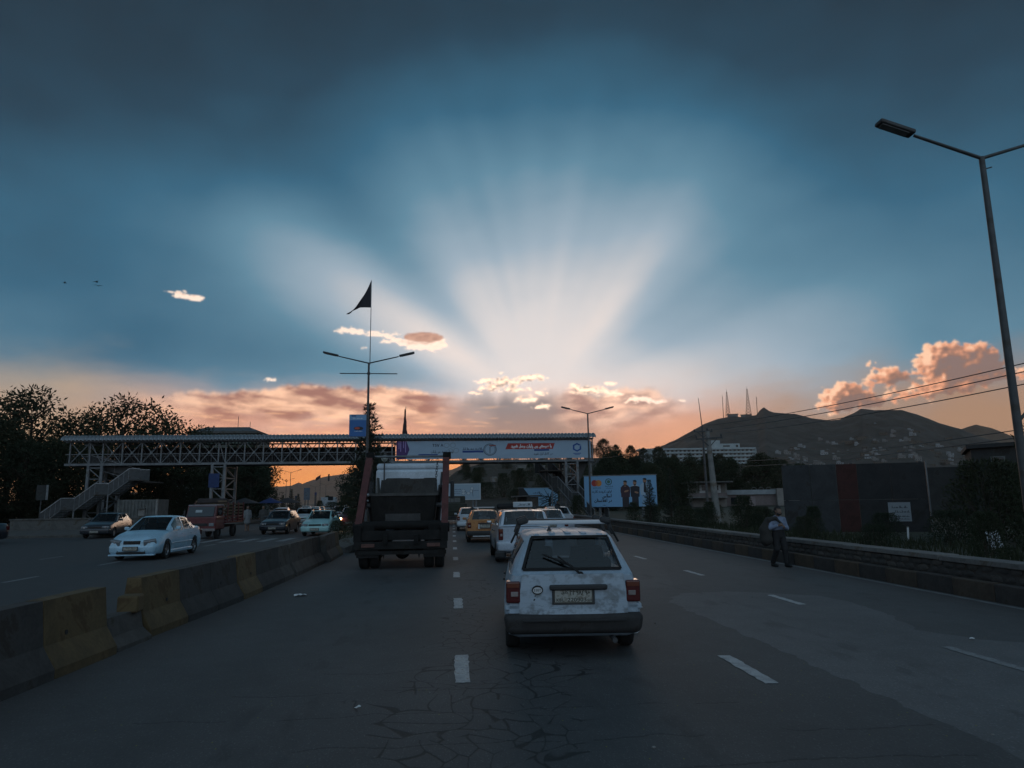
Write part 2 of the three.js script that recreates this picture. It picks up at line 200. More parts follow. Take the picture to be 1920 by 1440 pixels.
// Persian lettering drawn with a broad pen: letters from right to left, unit = size
const ARABIC = (() => {
  const below = { 'ب': 1, 'پ': 3, 'ی': 2 }, above = { 'ت': 2, 'ن': 1, 'ث': 3 };
  const dots = (P, x, y, n) => { const d = 0.11; if (n === 1) P.dot(x, y); if (n === 2) { P.dot(x - d / 1.3, y); P.dot(x + d / 1.3, y); } if (n === 3) { P.dot(x - d / 1.3, y); P.dot(x + d / 1.3, y); P.dot(x, y + (y > 0 ? d * 1.2 : -d * 1.2)); } };
  const noLeft = 'ادذرزوآ';
  return function (ctx, text, x0, y0, size, pen = 0.11) {
    let x = x0;
    const P = { line: (pts) => { ctx.beginPath(); pts.forEach(([a, b], i) => (i ? ctx.lineTo(x + a * size, y0 - b * size) : ctx.moveTo(x + a * size, y0 - b * size))); ctx.stroke(); }, curve: (a, c1, c2, b) => { ctx.beginPath(); ctx.moveTo(x + a[0] * size, y0 - a[1] * size); ctx.bezierCurveTo(x + c1[0] * size, y0 - c1[1] * size, x + c2[0] * size, y0 - c2[1] * size, x + b[0] * size, y0 - b[1] * size); ctx.stroke(); }, dot: (a, b) => { ctx.beginPath(); ctx.arc(x + a * size, y0 - b * size, size * pen * 0.62, 0, 7); ctx.fill(); }, ring: (a, b, r) => { ctx.beginPath(); ctx.arc(x + a * size, y0 - b * size, r * size, 0, 7); ctx.stroke(); } };
    ctx.lineWidth = size * pen; ctx.lineCap = 'round'; ctx.lineJoin = 'round'; ctx.strokeStyle = ctx.fillStyle;
    for (const word of text.split(' ')) {
      for (let i = 0; i < word.length; i++) {
        const c = word[i], joinR = i > 0 && !noLeft.includes(word[i - 1]), joinL = i < word.length - 1 && !noLeft.includes(c); let w = 0.3;
        if ('بپتنی'.includes(c)) {
          if (joinL) { w = 0.26; P.line([[0, 0], [-w, 0]]); P.line([[-0.1, 0], [-0.1, 0.24]]); } else if (c === 'ی') { w = 0.55; P.curve([0, 0.05], [-0.2, 0.3], [-0.3, -0.05], [-0.12, -0.1]); P.curve([-0.12, -0.1], [-0.1, -0.34], [-0.5, -0.36], [-0.52, -0.05]); } else if (c === 'ن') { w = 0.48; P.curve([0, 0.12], [-0.02, -0.34], [-0.46, -0.36], [-0.44, 0.12]); } else { w = 0.68; P.curve([0, 0.18], [-0.02, -0.1], [-0.64, -0.1], [-0.64, 0.18]); }
          const cx = joinL ? -0.1 : -w / 2; if (below[c] && (c !== 'ی' || joinL)) dots(P, cx, -0.2, below[c]); if (above[c]) dots(P, cx, joinL ? 0.42 : 0.32, above[c]);
        } else if (c === 'ا') { w = 0.16; P.line([[-0.05, joinR ? 0 : 0.02], [-0.05, 0.72]]); if (joinR) P.line([[0, 0], [-0.05, 0]]); } else if (c === 'ل') { w = joinL ? 0.2 : 0.42; P.line([[joinR ? 0 : -0.06, 0], [-0.06, 0], [-0.06, 0.72]]); if (joinL) P.line([[-0.06, 0], [-w, 0]]); else P.curve([-0.06, 0.2], [-0.06, -0.36], [-0.4, -0.32], [-0.38, 0.06]); } else if (c === 'د') { w = 0.34; P.curve([-0.08, 0.38], [-0.02, 0.1], [0.02, 0], [-0.3, 0.02]); if (joinR) P.line([[0, 0], [-0.1, 0]]); } else if (c === 'ر') { w = 0.28; P.curve([joinR ? 0 : -0.02, 0.16], [-0.04, -0.1], [-0.12, -0.22], [-0.28, -0.26]); } else if (c === 'و') { w = 0.34; P.ring(-0.13, 0.12, 0.1); P.curve([-0.03, 0.1], [-0.04, -0.14], [-0.16, -0.22], [-0.32, -0.24]); } else if ('سش'.includes(c)) { w = joinL ? 0.56 : 0.95; P.line([[0, 0], [-0.52, 0]]); for (const t of [0.06, 0.24, 0.42]) P.line([[-t, 0], [-t, 0.2]]); if (!joinL) P.curve([-0.46, 0.1], [-0.48, -0.32], [-0.92, -0.34], [-0.9, 0.08]); if (c === 'ش') dots(P, -0.24, 0.4, 3); } else if (c === 'ص') { w = 0.62; P.curve([-0.04, 0], [0.02, 0.32], [-0.34, 0.36], [-0.42, 0.02]); P.line([[0, 0], [-0.6, 0]]); P.line([[-0.5, 0], [-0.5, 0.18]]); } else if (c === 'م') { w = 0.3; P.ring(-0.13, 0.06, 0.1); P.line([[0, 0], [-w, 0]]); } else if (c === 'ک') { w = 0.48; P.line([[0, 0], [-0.3, 0.36], [-0.02, 0.72]]); P.line([[0, 0], [-w, 0]]); } else if ('فق'.includes(c)) { w = 0.34; P.ring(-0.14, 0.22, 0.1); P.line([[0, 0], [-w, 0]]); P.line([[-0.05, 0.16], [-0.05, 0]]); dots(P, -0.14, 0.48, c === 'ف' ? 1 : 2); } else if (c === 'غ') { w = 0.34; P.line([[0, 0], [-0.06, 0.06], [-0.04, 0.28], [-0.26, 0.26], [-0.2, 0], [-w, 0]]); dots(P, -0.14, 0.46, 1); } else if (c === 'ه') { w = 0.32; P.ring(-0.15, 0.12, 0.12); P.line([[0, 0], [-w, 0]]); }
        x -= (w + (joinL ? 0 : 0.1)) * size;
      }
      x -= 0.24 * size;
    }
    return x0 - x;
  };
})();
// small lettering too fine to read in the photograph: strokes only
function smallPrint(ctx, x0, x1, y, h) { let x = x1; ctx.lineWidth = h * 0.2; ctx.lineCap = 'round'; ctx.strokeStyle = ctx.fillStyle; while (x > x0 + h) { const w = h * (0.5 + rnd() * 1.2); ctx.beginPath(); ctx.moveTo(x, y); ctx.lineTo(Math.max(x0, x - w), y); ctx.stroke(); for (let k = x; k > Math.max(x0, x - w); k -= h * 0.3) if (rnd() < 0.6) { ctx.beginPath(); ctx.moveTo(k, y); ctx.lineTo(k, y - h * (rnd() < 0.3 ? 0.8 : 0.35)); ctx.stroke(); } x -= w + h * 0.4; } }
// ---------------------------------------------------------------- ground, roads, markings, kerb
{
  const flat = (x0, x1, z0, z1, y) => new THREE.PlaneGeometry(x1 - x0, z1 - z0).rotateX(-Math.PI / 2).translate((x0 + x1) / 2, y, (z0 + z1) / 2);
  const g = new THREE.CircleGeometry(8200, 96); g.rotateX(-Math.PI / 2).translate(0, -0.12, 0);
  structure('ground', g, worn([0.13, 0.11, 0.085], 0.95, 0.08));
  const asphalt = (k) => mat([k, k, k * 1.03], 0.72, { map: repeat(asphaltTex, 0.9), bumpMap: repeat(bumpTex, 3), bumpScale: 0.004 });
  structure('road', flat(-4.6, 9.5, -420, -28, 0), asphalt(0.062));
  structure('road', flat(-4.6, 9.5, 1, 14, 0), asphalt(0.062));
  const far = structure('oncoming_road', flat(-62, -4.6, -260, 14, -0.004), asphalt(0.058));
  // near carriageway: cracks, an old overlay with its edge, fine stones
  const X0 = -4.6, X1 = 9.5, Z0 = 1, Z1 = -28, N = 2048, h = new Float32Array(N * N), col = new Float32Array(N * N);
  const inside = (poly, x, z) => { let c = false; for (let i = 0, j = poly.length - 1; i < poly.length; j = i++) { const [xi, zi] = poly[i], [xj, zj] = poly[j]; if ((zi > z) !== (zj > z) && x < (xj - xi) * (z - zi) / (zj - zi) + xi) c = !c; } return c; };
  const overlay = [[3.92, 2], [4.0, -5], [3.98, -7.3], [3.95, -9.5], [3.9, -12.6], [4.15, -13.3], [4.5, -13.75], [5.4, -13.85], [6.15, -13.45], [6.85, -12.95], [6.98, -12.0], [6.84, -10.9], [6.4, -9.5], [6.6, -9.1], [6.75, -8.75], [7.15, -8.5], [8.4, -8.2], [9.5, -8.0], [9.5, 2]];
  const older = [[4.6, -14.6], [6.0, -20.2], [6.2, -28.2], [1.9, -28.2], [2.6, -20], [3.4, -15]];
  const sites = new Map();
  const site = (i, j) => { const k = i * 4096 + j; let s = sites.get(k); if (!s) { s = [i + rnd(), j + rnd()]; sites.set(k, s); } return s; };
  const crack = (x, z) => { const big = n2(x * 0.7, z * 0.6) > 0.05 ? 1.7 : 1, u = x / (0.23 * big) + 0.6 * n2(x * 0.9, z * 0.9), v = z / (0.29 * big) + 0.6 * n2(x * 0.9 + 30, z * 0.9); const i = Math.floor(u), j = Math.floor(v); let a = 9, b = 9; for (let p = -1; p < 2; p++) for (let q = -1; q < 2; q++) { const s = site(i + p + 500, j + q + 500), d = Math.hypot(s[0] - 500 - u, s[1] - 500 - v); if (d < a) { b = a; a = d; } else if (d < b) b = d; } return b - a; };
  const zone = (x, z) => { const along = sstep(-2.2, -5.8, z) * (1 - sstep(-12.5, -18, z) * 0.6); const c = 0.42 + 0.35 * n2(z * 0.22, 5), w = 0.42 + 0.22 * n2(z * 0.3, 11) + 0.5 * Math.exp(-(((z + 7.2) / 2.2) ** 2)); const d = Math.abs(x - c) / w; return along * (1 - sstep(0.75, 1.15, d + 0.35 * n2(x * 0.8, z * 0.8))); };
  for (let j = 0; j < N; j++) for (let i = 0; i < N; i++) {
    const x = lerp(X0, X1, (i + 0.5) / N), z = lerp(Z1, Z0, (j + 0.5) / N), k = j * N + i;
    const big = fbm(x * 0.25, z * 0.18, 4), mid = fbm(x * 1.6, z * 1.6, 3), speck = rnd();
    let v = 0.056 * (1 + 0.16 * big + 0.12 * mid), hh = 0.5 + 0.18 * (speck - 0.5);
    const e = 0.07 * mid;
    if (inside(overlay, x + e, z + e)) { v *= 1.62 + 0.15 * big; hh += 0.22; } else if (inside(older, x + 2 * e, z + 2 * e)) v *= 1.2;
    v *= 1 - 0.1 * Math.exp(-(((Math.abs(x - 1.62) - 0.8) / 0.3) ** 2)) - 0.08 * Math.exp(-(((Math.abs(x + 1.5) - 0.9) / 0.35) ** 2));
    if (speck > 0.965) v *= 1.5 + 0.9 * rnd(); else v *= 0.86 + 0.28 * speck;
    if (speck < 0.00035 && rnd() < 0.5) v = 0.35;
    for (const lane of [1.65, -1.55, 4.75, 7.6]) { const m = Math.exp(-(((x - lane) / 0.42) ** 2)); if (m > 0.05) v *= 1 - 0.3 * m * sstep(0.1, 0.5, fbm(x * 1.7 + lane, z * 0.6, 4)); }
    const q = zone(x, z);
    if (q > 0.02) { const d = crack(x, z), wd = 0.062 + 0.045 * (n2(x * 1.3, z * 1.3) + 0.3), t = (1 - sstep(wd * 0.45, wd, d)) * sstep(0.1, 0.5, q) * sstep(-0.95, -0.45, n2(x * 2.6 + 9, z * 2.2)); v *= 1 - 0.74 * t; hh -= 0.3 * t; v *= 1 + 0.06 * q; }
    for (const [cz, cx0, cx1, s] of [[-6.55, -3.1, 2.6, 1], [-5.72, -1.2, 3.9, 2], [-5.05, 1.2, 3.9, 3], [-7.3, -2.4, 1.0, 4], [-8.1, -1.4, 0.4, 5]]) if (x > cx0 && x < cx1) { const d = Math.abs(z - cz - 0.12 * fbm(x * 0.9 + s * 9, s, 4)); if (d < 0.011 && n2(x * 0.8, s * 5) > -0.45) { v *= 0.5; hh -= 0.2; } }
    col[k] = v; h[k] = hh;
  }
  const g255 = (v) => 255 * (v <= 0.0031308 ? v * 12.92 : 1.055 * v ** (1 / 2.4) - 0.055);
  const cT = texture(N, N, (i, j) => { const v = g255(clamp(col[j * N + i] * 3)); return [v, v, v * 1.012]; }), hT = texture(N, N, (i, j) => { const v = clamp(h[j * N + i]) * 255; return [v, v, v]; }, false);
  const near = flat(X0, X1, Z1, Z0, 0), p = near.attributes.position, uv = new Float32Array(p.count * 2);
  for (let i = 0; i < p.count; i++) { uv[i * 2] = (p.getX(i) - X0) / (X1 - X0); uv[i * 2 + 1] = (p.getZ(i) - Z1) / (Z0 - Z1); }
  near.setAttribute('uv', new THREE.BufferAttribute(uv, 2));
  const nearRoad = structure('road', near, mat([1 / 3, 1 / 3, 1 / 3], 0.74, { map: cT, bumpMap: hT, bumpScale: 0.008 }), true);
  // painted markings: each dash its own ragged sheet
  const paint = mat([0.5, 0.51, 0.52], 0.7, { map: repeat(wornTex, 1.7), bumpMap: repeat(bumpTex, 4), bumpScale: 0.002 }), paintOld = mat([0.27, 0.28, 0.29], 0.75, { map: repeat(wornTex, 1.7), bumpMap: repeat(bumpTex, 4), bumpScale: 0.002 });
  function dash(x, z, w, L, m, name, y = 0.005, turn = 0, parent = nearRoad) {
    const s = new THREE.Shape(), n = 14, e = () => rr(-0.012, 0.012); s.moveTo(-w / 2, -L / 2);
    for (let i = 1; i <= n; i++) s.lineTo(-w / 2 + e(), -L / 2 + L * i / n); for (let i = 1; i <= 4; i++) s.lineTo(-w / 2 + w * i / 4, L / 2 + e()); for (let i = 1; i <= n; i++) s.lineTo(w / 2 + e(), L / 2 - L * i / n); for (let i = 1; i < 4; i++) s.lineTo(w / 2 - w * i / 4, -L / 2 + e());
    return part(parent, name, new THREE.ShapeGeometry(s).rotateX(-Math.PI / 2).rotateY(turn).translate(x, y, z), m);
  }
  const bend = (z) => (z < -15 ? 0.006 * (z + 15) : 0);
  for (let i = 0; i < 18; i++) dash(0.11, -8.2 - 5.02 * i, 0.16, 1.3, paint, 'lane_dash');
  for (let i = 0; i < 14; i++) dash(3.19 + bend(-7.7 - 5.03 * i) * 0.3, -7.72 - 5.03 * i, 0.15, 1.28, paint, 'lane_dash');
  for (let i = 0; i < 14; i++) dash(6.02 + bend(-7.8 - 4.78 * i) * 2.2, -7.8 - 4.78 * i, 0.13, 1.25, i ? paint : paintOld, 'lane_dash', 0.005, i > 1 ? 0.015 : 0);
  for (let i = 0; i < 16; i++) dash(9.16 - 0.004 * i, 1 - i * 4, 0.11, 4.02, paintOld, 'edge_line', 0.005 + (i % 2) * 0.001);
  const on = (x, z, w, L, m, n, t = 0) => dash(x, z, w, L, m, n, 0.003, t, far);
  for (let i = 0; i < 12; i++) on(-11.12, -14.8 - 4.75 * i, 0.14, 1.5, paintOld, 'lane_dash');
  for (let i = 0; i < 10; i++) on(-14.6, -17 - 5.2 * i, 0.12, 1.5, paintOld, 'lane_dash');
  for (let i = 0; i < 11; i++) on(-15.2 + 0.95 * i, -37.6, 0.42, 3.2, paintOld, 'crossing_stripe');
  for (let i = 0; i < 4; i++) on(-7.6, -24 - 5.2 * i, 0.13, 1.6, paintOld, 'lane_dash');
  // litter on the road: thin scraps and small pebbles nobody could count
  const bits = []; for (let i = 0; i < 46; i++) { const x = rr(-3.6, 9), z = rr(-4, -17), s = rr(0.006, 0.016); bits.push(new THREE.IcosahedronGeometry(s, 0).scale(1.3, 0.6, 1).rotateY(rr(0, 6)).translate(x, s * 0.4, z)); }
  const grit = part(scene, 'grit', bits, M.concrete); grit.userData = { kind: 'stuff', label: 'pale grit and pebbles scattered on the asphalt' };
  const scrap = (x, z, s, label, t) => { const q = new THREE.PlaneGeometry(s * 1.6, s, 6, 4); const a = q.attributes.position; for (let i = 0; i < a.count; i++) a.setZ(i, 0.02 + 0.25 * s * fbm(a.getX(i) * 9 + x, a.getY(i) * 9, 2)); q.rotateX(-Math.PI / 2).rotateY(t).translate(x, 0.006, z); q.computeVertexNormals(); solid('paper_scrap', label, 'litter', q, mat([0.6, 0.6, 0.6], 0.9, { side: THREE.DoubleSide })); };
  scrap(-3.05, -14.8, 0.15, 'small white paper scrap lying near the median barriers', 0.3);
  scrap(-0.85, -6.75, 0.035, 'tiny white scrap on cracked asphalt left of the near lane dash', 0.8);
  scrap(6.62, -8.75, 0.05, 'tiny white scrap on the asphalt near the right lane dash', 0.8);
  scrap(2.45, -9.9, 0.16, 'torn white scrap beside the right rear wheel of the white estate car', 0.2);

  // kerb of painted stones with a low stone wall and coping behind it
  const kerb = new THREE.Group(); kerb.name = 'kerb'; kerb.userData = { kind: 'structure' }; scene.add(kerb);
  const kerbGeo = [0, 1, 2].map(() => uvM(rbox(0.2, 0.42 + rr(-0.015, 0.015), 1.0, 0.022, 0, 0.1, 0)));
  const kerbMats = [worn([0.085, 0.066, 0.05], 0.9, 0.7), worn([0.058, 0.052, 0.049], 0.9, 0.7), worn([0.098, 0.072, 0.05], 0.9, 0.6)];
  for (let i = 0; i < 62; i++) { const s = shared(kerb, 'kerb_stone', kerbGeo[i % 3], kerbMats[i % 2 ? 1 : pick([0, 2])]); s.position.set(9.42 + rr(-0.008, 0.008), rr(-0.006, 0.006), -4 - i * 1.02); s.rotation.y = rr(-0.006, 0.006); }
  const wall = thing('stone_wall', 'low rubble stone wall with pale concrete coping along the right kerb', 'wall', [9.56, 0, 0]);
  part(wall, 'core', box(0.34, 0.58, 62, 0.24, 0.25, -34), worn([0.07, 0.066, 0.062], 0.95, 0.8));
  const stoneGeo = [0, 1, 2, 3, 4].map(() => { const q = new THREE.IcosahedronGeometry(0.5, 1), a = q.attributes.position; for (let i = 0; i < a.count; i++) { const k = 1 + 0.16 * n3(a.getX(i) * 2 + seed % 50, a.getY(i) * 2, a.getZ(i) * 2); a.setXYZ(i, a.getX(i) * k, a.getY(i) * k, a.getZ(i) * k); } q.computeVertexNormals(); return uvM(q); });
  const stoneMats = [worn([0.085, 0.08, 0.075], 0.95, 1), worn([0.11, 0.1, 0.09], 0.95, 1), worn([0.07, 0.067, 0.064], 0.95, 1)];
  for (let z = -7; z > -34; z -= 0.33) for (let r = 0; r < 2; r++) { const s = shared(wall, 'stone', pick(stoneGeo), pick(stoneMats)); s.position.set(0.075, 0.36 + r * 0.14 + rr(-0.015, 0.015), z + (r ? 0.16 : 0) + rr(-0.04, 0.04)); s.scale.set(0.08, rr(0.12, 0.16), rr(0.26, 0.36)); s.rotation.x = rr(-0.15, 0.15); }
  for (let i = 0; i < 18; i++) { const c = part(wall, 'coping_slab', rbox(0.46, 0.1, 3.43, 0.015, 0.24, 0.61 + rr(-0.006, 0.006), -4.7 - i * 3.45, 0, rr(-0.004, 0.004), rr(-0.01, 0.01)), i % 3 ? worn([0.17, 0.168, 0.165], 0.9, 0.5) : worn([0.2, 0.197, 0.19], 0.9, 0.5)); }
  structure('verge', new THREE.PlaneGeometry(60, 300, 40, 120).rotateX(-Math.PI / 2).translate(40, 0.3, -140), (() => { const m = worn([0.06, 0.062, 0.04], 0.95, 0.25); return m; })());
  // median strip beyond the barriers, earth with a broken kerb
  const med = structure('median', [rbox(1.7, 0.26, 130, 0.06, -5.05, 0.02, -92)], M.earth);
  for (let i = 0; i < 26; i++) { const s = shared(med, 'kerb_stone', kerbGeo[i % 3], i % 2 ? M.concreteDark : M.yellow); s.position.set(-4.15 + rr(-0.03, 0.03), -0.04, -28 - i * 1.05); s.rotation.y = rr(-0.03, 0.03); }
}
// ---------------------------------------------------------------- median barriers
{
  const prof = [[-0.3, 0], [-0.3, 0.1], [-0.155, 0.34], [-0.105, 0.82], [0.105, 0.82], [0.155, 0.34], [0.3, 0.1], [0.3, 0]];
  const cut = (L, k = 1, y1 = 1) => { const g = prism(prof.map(([x, y]) => [x * k, y * y1]), L, 0.018); return uvM(g); };
  function barrier(x, z, L, turn, label, bands, hk = 1) {
    const t = thing('concrete_barrier', label, 'barrier', [x, 0, z], turn, 'concrete barriers along the median');
    let at = -L / 2; for (const [share, m, name] of bands) { const l = L * share; const o = shared(t, name, cut(l - 0.004, 1, hk), m); o.position.z = at + l / 2; at += l; }
    for (const s of [-0.28, 0.3]) { const a = part(t, 'lifting_hole', cyl(0.028, 0.028, 0.03, 0.14, 0.42 * hk, s * L, 10, 'x'), M.black); }
    return t;
  }
  const ye = M.yellow, dk = worn([0.055, 0.054, 0.053], 0.88, 0.6), gr = worn([0.09, 0.086, 0.08], 0.9, 0.6), ye2 = worn([0.15, 0.105, 0.052], 0.85, 0.6);
  barrier(-4.62, -7.62, 4.0, -0.05, 'nearest concrete barrier at the left edge, black with a yellow end', [[0.32, ye, 'yellow_band'], [0.36, dk, 'black_band'], [0.32, dk, 'black_band']]);
  const low = thing('concrete_block', 'low broken concrete block filling the gap between the two nearest barriers', 'barrier', [-4.5, 0, -10.15], -0.05);
  shared(low, 'block', cut(0.92, 0.92, 0.5), gr); part(low, 'broken_end', rbox(0.28, 0.24, 0.3, 0.04, 0.02, 0.5, -0.3, 0.2), M.yellow);
  barrier(-4.44, -12.55, 3.7, -0.06, 'concrete barrier with a yellow near end, second along the median', [[0.34, dk, 'black_band'], [0.33, dk, 'black_band'], [0.33, ye, 'yellow_band']]);
  barrier(-4.3, -16.5, 4.0, -0.02, 'third concrete barrier along the median, level with the white saloon', [[0.25, gr, 'grey_band'], [0.45, dk, 'black_band'], [0.3, ye2, 'yellow_band']]);
  barrier(-4.25, -20.7, 4.0, 0, 'fourth concrete barrier along the median, dark grey and stained', [[0.3, dk, 'black_band'], [0.7, gr, 'grey_band']]);
  barrier(-4.18, -24.6, 3.4, 0.04, 'farthest concrete barrier, beside the left wheels of the skip lorry', [[0.3, ye, 'yellow_band'], [0.7, gr, 'grey_band']]);
  // rubble where the barriers end
  for (const [x, z, s, l] of [[-4.0, -27.4, 0.5, 'largest broken concrete lump where the median barriers end'], [-4.5, -28.3, 0.36, 'flat broken concrete lump beyond the last median barrier'], [-3.8, -28.9, 0.26, 'small broken concrete lump beyond the last median barrier']]) {
    const q = new THREE.IcosahedronGeometry(s, 1), a = q.attributes.position; for (let i = 0; i < a.count; i++) { const k = 1 + 0.3 * n3(a.getX(i) * 3 + x, a.getY(i) * 3, a.getZ(i) * 3 + z); a.setXYZ(i, a.getX(i) * k, a.getY(i) * k * 0.7, a.getZ(i) * k); } q.computeVertexNormals(); q.translate(x, s * 0.35, z); solid('concrete_lump', l, 'rubble', q, M.concreteDark, 'rubble at the end of the barriers');
  }
}
// ---------------------------------------------------------------- footbridge over the road
{
  const XL = -34.3, XR = 13.3, ZF = -65, ZB = -68.2, Y0 = 5.5, Y1 = 7.5;
  const b = thing('footbridge', 'grey steel truss footbridge with corrugated canopy spanning both carriageways', 'footbridge');
  // canopy: barrel-edged sheet of scalloped ribs
  { const n = Math.round((XR - XL + 0.5) / 0.33) * 6, L = XR - XL + 0.5, arc = []; for (let i = 0; i <= 7; i++) { const t = i / 7 * Math.PI / 2; arc.push([ZF + 0.42 - 0.75 * (1 - Math.cos(t)), 7.58 + 0.44 * Math.sin(t)]); } arc.push([ZB + 0.4, 8.02]); arc.push([ZB - 0.35, 7.6]);
    const pos = [], idx = [], A = arc.length; for (let i = 0; i <= n; i++) { const x = XL - 0.25 + L * i / n, k = Math.abs(Math.sin(Math.PI * (x - XL) / 0.33)); arc.forEach(([z, y], j) => pos.push(x, y + 0.12 * k * (j > 0 ? 1 : 0.6), z + 0.16 * k * (j < 5 ? 1 - j / 6 : 0))); }
    for (let i = 0; i < n; i++) for (let j = 0; j < A - 1; j++) { const a = i * A + j, c = a + A; idx.push(a, c, a + 1, a + 1, c, c + 1); }
    const g = new THREE.BufferGeometry(); g.setAttribute('position', new THREE.Float32BufferAttribute(pos, 3)); g.setIndex(idx); g.computeVertexNormals(); part(b, 'canopy', g, M.galv).material.side = THREE.DoubleSide;
    part(b, 'canopy_purlin', [bar([XL, 7.55, ZF + 0.36], [XR, 7.55, ZF + 0.36], 0.09), bar([XL, 7.55, ZB - 0.2], [XR, 7.55, ZB - 0.2], 0.09), bar([XL, 7.92, -66.6], [XR, 7.92, -66.6], 0.09)], M.steelDark);
  }
  const chord = (y, z, h, name) => part(b, name, bar([XL, y, z], [XR, y, z], h, 0.12), M.steel);
  chord(Y1, ZF, 0.12, 'top_chord'); chord(Y0, ZF, 0.2, 'bottom_chord'); chord(Y1, ZB, 0.12, 'top_chord'); chord(Y0, ZB, 0.2, 'bottom_chord'); chord(6.42, ZF - 0.1, 0.06, 'handrail'); chord(6.42, ZB + 0.1, 0.06, 'handrail');
  part(b, 'deck', box(XR - XL, 0.12, ZF - ZB - 0.2, (XL + XR) / 2, Y0 + 0.02, (ZF + ZB) / 2), M.concreteDark);
  const bal = []; for (let x = XL + 0.15; x < XR; x += 0.2) { bal.push(box(0.022, 0.84, 0.022, x, 6.0, ZF - 0.1)); if (x < -5) bal.push(box(0.022, 0.84, 0.022, x, 6.0, ZB + 0.1)); }
  const bl = part(b, 'balusters', bal, M.steelDark); bl.userData.kind = 'stuff';
  const P = [-33.9, -32.2, -31.1]; for (let i = 1; i <= 6; i++) P.push(-31.1 + i * 1.67); P.push(-20.45); for (let i = 1; i <= 20; i++) { const x = -20.45 + i * 1.655; if (x < XR - 0.2) P.push(x); } P.push(XR - 0.06);
  P.forEach((x, i) => {
    for (const z of [ZF, ZB]) part(b, 'post', bar([x, Y0, z], [x, Y1, z], 0.11, 0.1), M.steel);
    if (i < P.length - 1) { const x1 = P[i + 1]; if (x1 - x < 1.3) { part(b, 'brace', bar([x, Y1, ZF + 0.02], [x1, Y0, ZF + 0.02], 0.06), M.steel); return; }
      for (const z of [ZF, ZB]) { part(b, 'brace', bar([x, Y0, z + 0.02], [x1, Y1, z + 0.02], 0.06), M.steel); part(b, 'brace', bar([x, Y1, z - 0.05], [x1, Y0, z - 0.05], 0.06), M.steel); if (z === ZF && x < -6) part(b, 'gusset_plate', box(0.2, 0.2, 0.02, (x + x1) / 2, (Y0 + Y1) / 2, z + 0.06, 0, 0, 0.78), M.steel); } }
    part(b, 'cross_beam', bar([x, Y0 - 0.06, ZF], [x, Y0 - 0.06, ZB], 0.1), M.steelDark);
  });
  function pier(x, w, z0 = ZF, z1 = ZB, top = Y0 - 0.1) {
    const p = new THREE.Group(); p.name = 'pier'; b.add(p); for (const [a, c] of [[x - w / 2, z0], [x + w / 2, z0], [x - w / 2, z1], [x + w / 2, z1]]) part(p, 'column', box(0.22, top, 0.22, a, top / 2, c), M.steel);
    for (let i = 0; i < 5; i++) { const y0 = 0.3 + i * (top - 0.5) / 5, y1 = 0.3 + (i + 1) * (top - 0.5) / 5; for (const z of [z0, z1]) { part(p, 'lattice_brace', i % 2 ? bar([x - w / 2, y0, z], [x + w / 2, y1, z], 0.08) : bar([x + w / 2, y0, z], [x - w / 2, y1, z], 0.08), M.steel); part(p, 'lattice_strut', bar([x - w / 2, y1, z], [x + w / 2, y1, z], 0.08), M.steel); } part(p, 'lattice_brace', i % 2 ? bar([x + w / 2, y0, z0], [x + w / 2, y1, z1], 0.08) : bar([x + w / 2, y1, z0], [x + w / 2, y0, z1], 0.08), M.steel); part(p, 'lattice_strut', bar([x + w / 2, y1, z0], [x + w / 2, y1, z1], 0.08), M.steel); }
    return p;
  }
  pier(-31.65, 1.15); pier(-21.0, 1.1); pier(-5.2, 0.9); pier(11.2, 1.1);
  part(b, 'knee_bracket', prism([[0, 0], [1.15, 0], [0.25, -2.0], [0, -2.0]], 0.3, 0, 11.8, Y0 - 0.2, -66.4), M.steelDark);
  // stairs: a run between two points with landings, steps, side panels and rails
  function stairs(from, to, width, landings, name) {
    const A = V(...from), B = V(...to), d = B.clone().sub(A), run = Math.hypot(d.x, d.z), ux = d.x / run, uz = d.z / run, nx = -uz, nz = ux, ang = Math.atan2(-uz, ux);
    const st = new THREE.Group(); st.name = name; b.add(st); const flights = landings + 1, rise = d.y / flights, landL = 1.1, fl = (run - landings * landL) / flights; let s = 0, y = A.y;
    const at = (q, off) => [A.x + ux * q + nx * off, A.z + uz * q + nz * off];
    for (let f = 0; f < flights; f++) {
      const n = 9, s1 = s + fl, y1 = y + rise;
      for (let i = 0; i < n; i++) { const [x, z] = at(s + fl * (i + 0.5) / n, 0); part(st, 'step', box(fl / n + 0.03, 0.05, width, x, y + rise * (i + 0.5) / n, z, ang), M.concreteDark); }
      for (const o of [-width / 2, width / 2]) {
        const [xa, za] = at(s, o), [xb, zb] = at(s1, o); part(st, 'stringer', bar([xa, y - 0.1, za], [xb, y1 - 0.1, zb], 0.06, 0.24), M.steel); part(st, 'handrail', bar([xa, y + 0.98, za], [xb, y1 + 0.98, zb], 0.055), M.rail);
        const q = new THREE.BufferGeometry(); q.setAttribute('position', new THREE.Float32BufferAttribute([xa, y + 0.06, za, xb, y1 + 0.06, zb, xb, y1 + 0.92, zb, xa, y + 0.92, za], 3)); q.setIndex([0, 1, 2, 0, 2, 3]); q.computeVertexNormals(); const sp = part(st, 'side_panel', q, M.sidePanel ??= worn([0.075, 0.08, 0.085], 0.7, 0.8, { side: THREE.DoubleSide }));
        for (let i = 0; i <= 4; i++) { const t = i / 4, [x, z] = at(lerp(s, s1, t), o); part(st, 'baluster', bar([x, lerp(y, y1, t), z], [x, lerp(y, y1, t) + 0.96, z], 0.04), M.steel); }
      }
      s = s1; y = y1;
